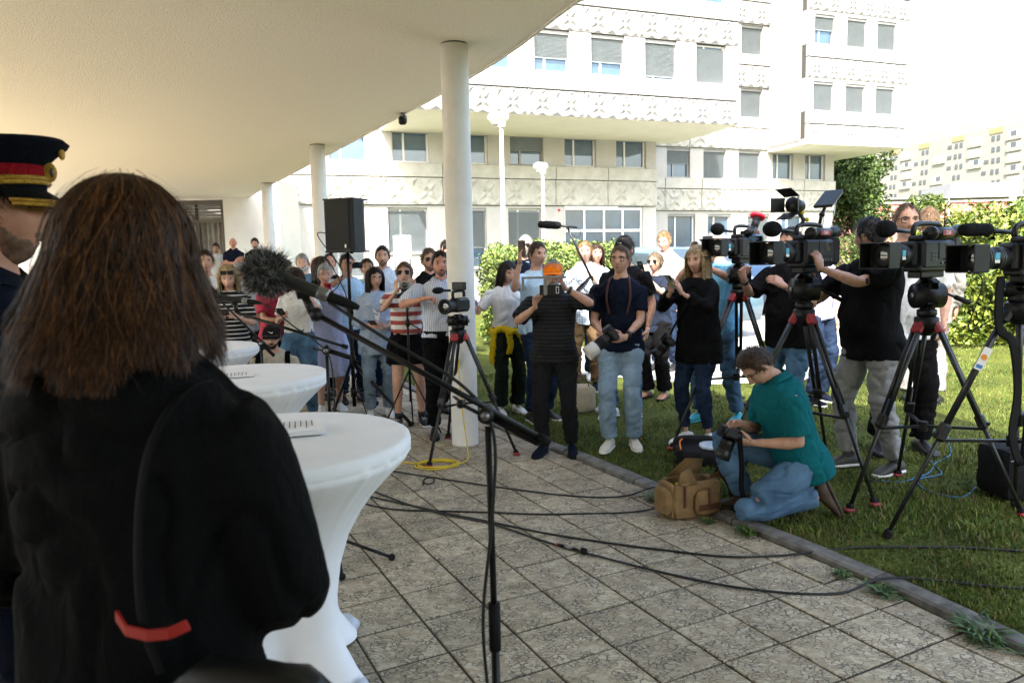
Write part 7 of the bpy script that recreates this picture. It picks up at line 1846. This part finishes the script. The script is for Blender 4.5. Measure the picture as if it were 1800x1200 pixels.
phone('phone held high beside the white lamp post', grip(I, 1, .1) + Vector((0, -.02, .03)), I['HC'] - I['W'][1] + Vector((0, .2, 0)), colour=mat('brown_case', (.10, .07, .05), .5))
I = person('man in orange cap and black ribbed polo filming with a phone rig', .36, 6.28, 1.66, -12, 0, build=1.12, belly=.05, hair=('short', 'grey'), beard=('grey', .006), head=(4, -4, 0), hr=(.11, .33, 1.36), hl=(-.14, .30, 1.52), hdr=(0, .2, 1), hdl=(.35, .25, 1), pr=(.8, .1, -.8), pl=(-1, .2, -.5), cr=1.1, cl=.8, feet=((.12, .02, 12), (-.14, -.03, -12)), top=(STR_BB, dict(sleeve=.9, sinf=.03, collar=True, hem=-.1)), bottom=('trousers', DKGREY), shoes=(NAVYC, SOLEB), extras=(('cap', ORANGE, None), ('watch', 'L', mat('black_band', (.02, .02, .02), .5), WHITEP)))
rg = thing('phone_rig', 'phone in a grey filming cage held by the orange capped man', 'phone rig', (grip(I, 1, .05) + grip(I, -1, .05)) / 2 + Vector((-.02, -.05, .03)), R(-8))
q = MB(); q.use(mat('rig_grey', (.20, .19, .18), .5, 0, .1, 10))
q.box((-.02, 0, .105), (.36, .03, .018), .004); q.box((-.19, 0, .06), (.02, .028, .11), .004); q.box((-.01, 0, .03), (.03, .03, .13), .005); q.build('cage', rg)
q = MB(); q.use(BLACKP); q.box((.03, 0, .005), (.175, .011, .082), .004); pf = q.build('phone', rg); q = MB(); q.use(WHITEP); q.box((.085, -.0065, .005), (.024, .002, .055), .001); q.use(BLACKP); q.box((.085, -.008, .005), (.016, .002, .045), .001); q.build('camera_bump', pf)
I = person('sound man in blue plaid shirt holding the boom pole', .88, 8.85, 1.78, -8, 1, hair=('short', 'fair'), head=(4, 0, 0), hl=(-.13, .30, 1.28), hr=(.10, .28, 1.10), hdl=(.3, .3, .9), hdr=(-.6, .7, .1), top=(PLAID, dict(sleeve=1.2, sinf=.022, hem=-.16, collar=True, inf=.022)), bottom=('trousers', BEIGET), shoes=(NAVYC, SOLEW))
strap_over(I, [(-.13, .0, 1.44), (-.05, .14, 1.33), (.10, .15, 1.18), (.18, .08, 1.05)], .02)
phone('dark phone in the sound man\'s lower hand', grip(I, 1, .08) + Vector((0, -.02, .02)), I['HC'] - I['W'][1])
bp = thing('boom_pole', 'black boom pole with foam shotgun microphone above the crowd', 'boom pole', (.44, 8.2, 2.05))
o_ = Vector((.44, 8.2, 2.05)); g0 = grip(I, -1, .06)
q = MB(); q.use(CARBON, True); tip = Vector((.66, 8.3, 1.97)); q.cyl(tip - o_, g0 - o_, .011, .016, 12); q.cyl(g0 - o_, g0 - o_ + (g0 - tip).normalized() * .35, .016, n=12); q.build('pole', bp)
q = MB(); q.use(FURD, True); q.lathe([(.01, -.13), (.032, -.12), (.042, -.09), (.043, .09), (.034, .125), (.012, .135)], 20, axis_mx((0, 0, 0), (-1, -.3, .06))); q.build('windshield', bp)
q = MB(); q.use(BLACKP, True); q.cyl((.12, .04, -.01), (.30, .09, -.03), .012, n=10); q.cyl((.20, .07, -.02), tip - o_, .010, n=8); q.tube(smooth_path([(.30, .09, -.03), (.34, .1, -.06), (.33, .1, -.13), (.25, .1, -.11), (.2, .1, -.05)], 5), .004, 6); q.build('mount', bp)
person('woman in white top half hidden behind the black capped man', 1.10, 9.6, 1.74, 10, 1, fem=True, hair=('long', 'brown'), top=(WHITET, TEEo()), bottom=('trousers', JEAND), shoes=(WSH, SOLEW))
I = person('man in black cap and black tee behind the navy tee man', 1.13, 7.35, 1.80, -35, 0, build=1.08, hair=('short', 'dark'), head=(0, -2, 0), top=(BLK2, TEEo(sinf=.03)), bottom=('trousers', JEANM), shoes=(WSH, SOLEW, WLACE), extras=(('cap', BLKCAP, WT),), feet=((.12, .05, 10), (-.12, -.0, -10)))
shoulder_bag('black backpack strapped behind the black capped man', (.92, 7.62, 1.18), (.22, .30, .42), BLK)
I = person('man with glasses in navy tee and light jeans holding a long lens camera low', .925, 6.25, 1.72, -18, 0, hair=('short', 'ltbrown'), head=(-8, 2, 0), hr=(.12, .25, 1.03), hl=(-.08, .30, 1.00), hdr=(-.45, .7, -.3), hdl=(.75, .5, .0), cr=.8, cl=.8, feet=((.10, .06, 6), (-.10, -.04, -20)), top=(NAVYC, TEEo(hem=-.1)), bottom=('trousers', JEANL, dict(inf=.02, loose=.066, amp=.012)), shoes=(CSH, SOLEW, WLACE), extras=(('glasses',), ('watch', 'L')))
cpos = I['loc']((.02, .34, 1.03)); photo_camera('camera with pale telephoto lens hanging in the navy tee man\'s hands', cpos, I['dirw']((.75, .45, -.62)), .048, .16, mat('lens_grey_white', (.5, .49, .46), .45, 0, .1, 20) if False else None)
q = MB(); q.use(mat('pale_lens', (.55, .54, .50), .45, 0, .05, 20), True); d_ = I['dirw']((.75, .45, -.62)); hd = thing('lens_hood', 'pale grey lens hood on the navy tee man\'s camera', 'lens hood', cpos + d_ * .16); q.lathe([(.050, .0), (.057, .01), (.062, .10), (.055, .10), (.048, .02)], 22, axis_mx((0, 0, 0), d_)); q.build('tube', hd)
for s_ in (1, -1): strap_over(I, [(s_ * .06, -.03, 1.50), (s_ * .085, .09, 1.46), (s_ * .10, .145, 1.32), (s_ * .075, .16, 1.18)], .010, mat('dark_red_strap', (.05, .012, .012), .7), 'camera_strap')
I = person('sunlit fair haired man looking down beside the parked car', 2.08, 10., 1.86, -35, 1, hair=('short', 'fair'), head=(0, -14, 0), top=(WHITET, dict(sleeve=1.6, collar=True)), bottom=('trousers', JEAND), shoes=(BSH, SOLEB))
I = person('woman with sunglasses and dark clothes behind the blond photographer', 1.60, 8.2, 1.62, -40, 1, fem=True, hair=('bun', 'ash'), **P_UP, top=(fabric('dark_blue_vest', (.014, .02, .035)), TEEo(hem=-.15)), bottom=('trousers', BLK, dict(loose=.085, inf=.03)), shoes=(mat('sandal', (.30, .17, .11), .5), SOLEB), extras=(('sunglasses',),))
phone('phone raised by the woman behind the blond photographer', (grip(I, 1) + grip(I, -1)) / 2 + Vector((0, -.02, .02)), I['HC'] - I['W'][1])
I = person('blond woman in black blazer and dark jeans taking a phone picture', 1.585, 6.28, 1.68, -48, 1, fem=True, hair=('long', 'blond'), head=(4, -6, 0), hr=(.06, .32, 1.37), hl=(-.05, .33, 1.36), hdr=(-.1, .45, 1), hdl=(.2, .45, 1), pr=(.8, -.1, -.8), pl=(-.8, -.1, -.8), feet=((.09, .05, 8), (-.10, -.02, -8)), top=(BLK, dict(sleeve=1.75, hem=-.22, inf=.034, sinf=.022, flare=.03, name='blazer')), bottom=('trousers', JEAND, dict(inf=.006, loose=.03, flare=.0, end=1.86)), shoes=(WSH, SOLEW, WLACE), extras=(('belt', LEATHB),))
phone('pale phone in the hands of the blond woman in the blazer', (grip(I, 1) + grip(I, -1)) / 2 + Vector((-.02, -.02, .03)), I['HC'] - I['W'][1], colour=mat('sage_case', (.20, .22, .18), .5))
cpos = I['loc']((.20, .16, .92)); photo_camera('camera hanging at the hip of the blond woman', cpos, I['dirw']((.45, .5, -.75)), .043, .13, group='photo cameras'); strap_over(I, [(-.12, .0, 1.46), (-.04, .15, 1.32), (.10, .16, 1.12), (.2, .14, .98)], .014, LEATHB, 'camera_strap')
I = person('grey haired photographer in sky blue tee behind the blond woman', 1.93, 6.95, 1.80, -45, 1, build=1.08, hair=('short', 'silver'), hr=(.06, .30, 1.50), hl=(-.10, .38, 1.44), pr=(.8, 0, -.8), pl=(-.9, .1, -.6), hdr=(-.3, .7, .5), hdl=(.4, .9, .2), feet=((.14, .06, 14), (-.16, -.1, -12)), top=(SKYT, TEEo(hem=-.14, sinf=.026)), bottom=('trousers', JEANM, dict(amp=.012)), shoes=(TSH, TSH, None))
photo_camera('white telephoto camera raised above the blond woman', I['hx']((0, .16, .0)), I['dirw']((.05, 1, -.08)), .045, .16, mat('lens_white', (.6, .59, .56), .45))
# ---- the camera crews on the right
I = person('camera operator in black tee with wristwatch behind the lamp camera', 2.32, 6.15, 1.78, -60, 0, build=1.1, belly=.05, hair=('short', 'dark'), head=(0, -4, 0), hr=(.12, .42, 1.36), hl=(-.18, .30, 1.30), pr=(.5, -.1, -.9), hdr=(-.2, .5, .8), cr=.7, top=(BLK2, dict(sleeve=.9, sinf=.032, hem=-.16, inf=.03)), bottom=('trousers', JEANM), shoes=(BSH, SOLEW), extras=(('watch', 'R'),))
q = MB(); q.use(mat('yellow_card', (.62, .58, .12), .5)); q.box((.16, .10, .78), (.09, .006, .11), .002); I['mpart']('pass_card', q)
person('person in lilac grey shirt standing behind the lamp camera', 3.10, 7.5, 1.74, 30, 1, hair=('short', 'dark'), top=(PURP, dict(sleeve=1.3)), bottom=('trousers', JEAND), shoes=(NAVYC, SOLEW))
I = person('heavy camera operator in black tee and grey trousers with tattooed arm', 2.58, 5.28, 1.82, -72, 1, build=1.15, belly=.07, lean=2, hair=('short', 'dark'), head=(-75, -6, 0), hl=(-.08, .52, 1.42), pl=(-.5, -.3, -.9), hdl=(.1, .25, 1), cl=.8, hr=(.20, .35, 1.35), feet=((.14, .05, 12), (-.13, -.10, -8)), top=(BLK2, dict(sleeve=.8, sinf=.034, hem=-.16, inf=.03)), bottom=('trousers', GREYT, dict(inf=.018, loose=.06, amp=.016)), shoes=(GSH, SOLEW, None, mat('grey_sock', (.10, .10, .10), .9)))
t = MB(); t.use(mat('tattoo_ink', (.02, .02, .025), .6), True); e_ = I['M'].inverted() @ I['E'][-1]; s0 = I['M'].inverted() @ I['S'][-1]; p0 = e_.lerp(s0, .12)
t.sphere(p0 + V3(-.036, .0, .0), (.008, .014, .022), 8, 6); I['mpart']('tattoo', t)
I = person('balding man in sunlit white tee and black trousers behind the antenna camera', 3.02, 5.72, 1.91, -12, 0, build=1.12, belly=.05, hair=('receding', 'ltbrown'), extras=(('glasses',),), hl=(-.24, .08, .92), top=(fabric('bright_white_tee', (.76, .77, .78)), dict(sleeve=.85, sinf=.03, hem=-.14, inf=.026)), bottom=('trousers', BLK, dict(inf=.022, loose=.07)), shoes=(BSH, SOLEB), feet=((.14, .02, 12), (-.14, .02, -12)))
bp_ = thing('belt_pouch', 'small pouch with blue strap at the hip of the white tee man', 'pouch', I['loc']((.22, .10, .98)), R(10)); q = MB(); q.use(BLK, True); soft_box(q, (0, 0, 0), (.12, .08, .16), .03, .1, 4); q.build('case', bp_); q = MB(); q.use(mat('blue_strap', (.05, .22, .6), .6), True); q.tube(smooth_path([(.0, -.05, .0), (.02, -.06, -.08), (.04, -.05, -.02)], 5), .012, 6); q.build('strap', bp_)
person('brown haired man in grey suit before the hedge', 4.02, 7.2, 1.90, 150, 0, hair=('short', 'ltbrown'), top=(GREYSUIT, dict(sleeve=1.95, hem=-.22, inf=.028, name='jacket')), bottom=('trousers', GREYSUIT, dict(loose=.07)), shoes=(BSH, SOLEB))
# ---- the kneeling photographer
I = person('kneeling photographer in teal polo and faded jeans looking at his camera', 1.64, 4.50, 1.72, -84, 0, build=1.1, belly=.03, z0=gz(1.6, 4.45), pelvis=(0, -.14, .385), lean=20, hair=('short', 'brown'), head=(4, -34, 0), hl=(-.06, .19, .50), hr=(.06, .24, .60), pl=(-.6, -1, -.35), pr=(.7, -.8, -.4), hdl=(.25, .95, .05), hdr=(-.2, 1, -.1), hnl=(.7, 0, .7), hnr=(-.8, 0, -.5), cl=.7, cr=.8,
           knees=((.20, .30, .46), (-.10, .27, .085)), feet=((.19, .14, 10, .085), (-.11, -.21, 0, .16)), footdir=(None, (0, -.42, -.9)), footup=(None, (0, .9, -.42)),
           top=(TEAL, dict(sleeve=.82, sinf=.03, hem=-.12, inf=.026, collar=True, amp=.0075)), bottom=('trousers', mat('faded_jeans', (.10, .19, .29), .85, 0, .5, 5, .4, 200, .2, col2=(.035, .075, .14)), dict(inf=.024, loose=.066, amp=.009)), shoes=(BRSH, mat('brown_sole', (.05, .04, .028), .7), None), extras=(('glasses',),), voxel=.012)
cpos = I['loc']((.0, .315, .555)); photo_camera('black camera held by the kneeling photographer', cpos, I['dirw']((0, .35, -.9)), .042, .12, None, up=(-1, 0, .2))
q = MB(); q.use(BLK, True); c_ = I['M'].inverted() @ cpos; q.add(*tube_geo(smooth_path([tuple(c_ + V3(-.07, -.02, .02)), tuple(c_ + V3(-.09, -.03, -.18)), tuple(c_ + V3(-.08, -.04, -.36)), tuple(c_ + V3(-.07, -.12, -.47)), tuple(c_ + V3(-.05, -.26, -.40))], 6), .017, 6, (0, 1, 0), .2)); I['mpart']('camera_strap', q)

# ---------------------------------------------------------------- parked cars behind the lawn
def car(label, x, y, rz, paint, z=None, h=1.5):
    t = thing('parked_car', label, 'car', (x, y, gz(x, y) + .014), rz, 'cars parked beyond the lawn')
    k = h / 1.5; prof = [(-2.15, .32), (-2.18, .62), (-2.10, .88), (-1.35, .98), (-.62, 1.42), (.2, 1.50), (1.15, 1.46), (1.85, 1.05), (2.12, .95), (2.16, .55), (2.10, .30)]
    q = MB(); q.use(paint, True); n_ = len(prof); vs = []; fs = []; secs = [(-.84, .80), (-.80, .95), (-.5, 1.0), (.5, 1.0), (.80, .95), (.84, .80)]
    for sx, f in secs:
        for px, pz in prof:
            nar = 1 - .16 * max(0, (pz - .95) / .55); vs.append((px * (.985 if abs(sx) > .81 else 1), sx * nar, .30 + (pz * k - .30) * (f if pz > .9 else 1)))
    for a in range(len(secs) - 1):
        for b in range(n_): b2 = (b + 1) % n_; fs.append((a * n_ + b, a * n_ + b2, (a + 1) * n_ + b2, (a + 1) * n_ + b))
    fs.append(tuple(range(n_))[::-1]); fs.append(tuple((len(secs) - 1) * n_ + b for b in range(n_))); q.add(vs, fs); q.build('body', t)
    gl = mat('car_glass', (.035, .05, .06), .05, 0, 0, spec=.8)
    for pts, nm in (([(-1.28, -.66, 1.015 * k), (-1.28, .66, 1.015 * k), (-.66, .60, 1.385 * k), (-.66, -.60, 1.385 * k)], 'windscreen'), ([(1.76, .64, 1.10 * k), (1.76, -.64, 1.10 * k), (1.2, -.58, 1.42 * k), (1.2, .58, 1.42 * k)], 'rear_window')):
        q = MB(); q.use(gl); off = V3(-.02 if nm == 'windscreen' else .02, 0, .02); q.add([V3(*p) + off for p in pts] + [V3(*p) - off * .5 for p in pts], [(0, 1, 2, 3), (7, 6, 5, 4), (0, 4, 5, 1), (1, 5, 6, 2), (2, 6, 7, 3), (3, 7, 4, 0)]); q.build(nm, t)
    for s_ in (1, -1):
        q = MB(); q.use(gl); pts = [(-1.08, .99), (-.60, 1.34), (.2, 1.42), (1.05, 1.38), (1.5, 1.02)]; vs = [V3(a, s_ * (.865 - .13 * max(0, (b - .95) / .55)), b * k) for a, b in pts]; q.add(vs + [v - V3(0, s_ * .03, 0) for v in vs], [(0, 1, 2, 3, 4) if s_ < 0 else (4, 3, 2, 1, 0)]); q.build('side_window', t)
        q = MB(); q.use(BLACKP, True); q.sphere((-.92, s_ * .96, 1.02 * k), (.06, .10, .07), 10, 6); q.build('mirror', t)
        q = MB(); q.use(mat('head_lamp', (.6, .6, .6), .1), True); q.sphere((-2.10, s_ * .62, .74), (.08, .18, .09), 10, 6); q.build('headlight', t)
        for wx in (-1.35, 1.32):
            q = MB(); q.use(BLACKR, True); q.cyl((wx, s_ * .66, .31), (wx, s_ * .865, .31), .315, n=22); w_ = q.build('wheel', t)
            q = MB(); q.use(GREYM, True); q.cyl((wx, s_ * .86, .31), (wx, s_ * .875, .31), .2, n=16); q.build('rim', w_)
    return t
BLUECAR = mat('blue_grey_paint', (.10, .17, .23), .3, .3, .03, 5, coat=.6)
car('blue grey car behind the black capped man', 2.55, 14.1, R(-62), BLUECAR, h=1.62)
car('dark blue car parked farther back beside the first', 4.6, 18.0, R(-70), mat('navy_paint', (.02, .04, .08), .3, .2, .03, 5, coat=.6), h=1.6)
car('teal car in the distance between the camera operators', 12.6, 22.5, R(-35), mat('teal_paint', (.03, .14, .17), .3, .2, .03, 5, coat=.6))
# notice board on the wall
nb = thing('notice_board', 'grey notice board on a post beside the building wall', 'notice board', (-2.8, 19.5, gz(-2.8, 19.5)), R(12))
q = MB(); q.use(mat('board_grey', (.48, .50, .53), .5, 0, .05, 4)); q.box((0, 0, 1.95), (.46, .04, .62), .006); q.build('panel', nb)
for s_ in (-.2, .2):
    q = MB(); q.use(GREYM); q.cyl((s_, .04, 0), (s_, .04, 2.2), .02, n=8); q.build('post', nb)
for o in [o for o in bpy.data.objects if o.name not in scene.objects and o.users == 0]: bpy.data.objects.remove(o)
bpy.data.scenes.remove(TMP)
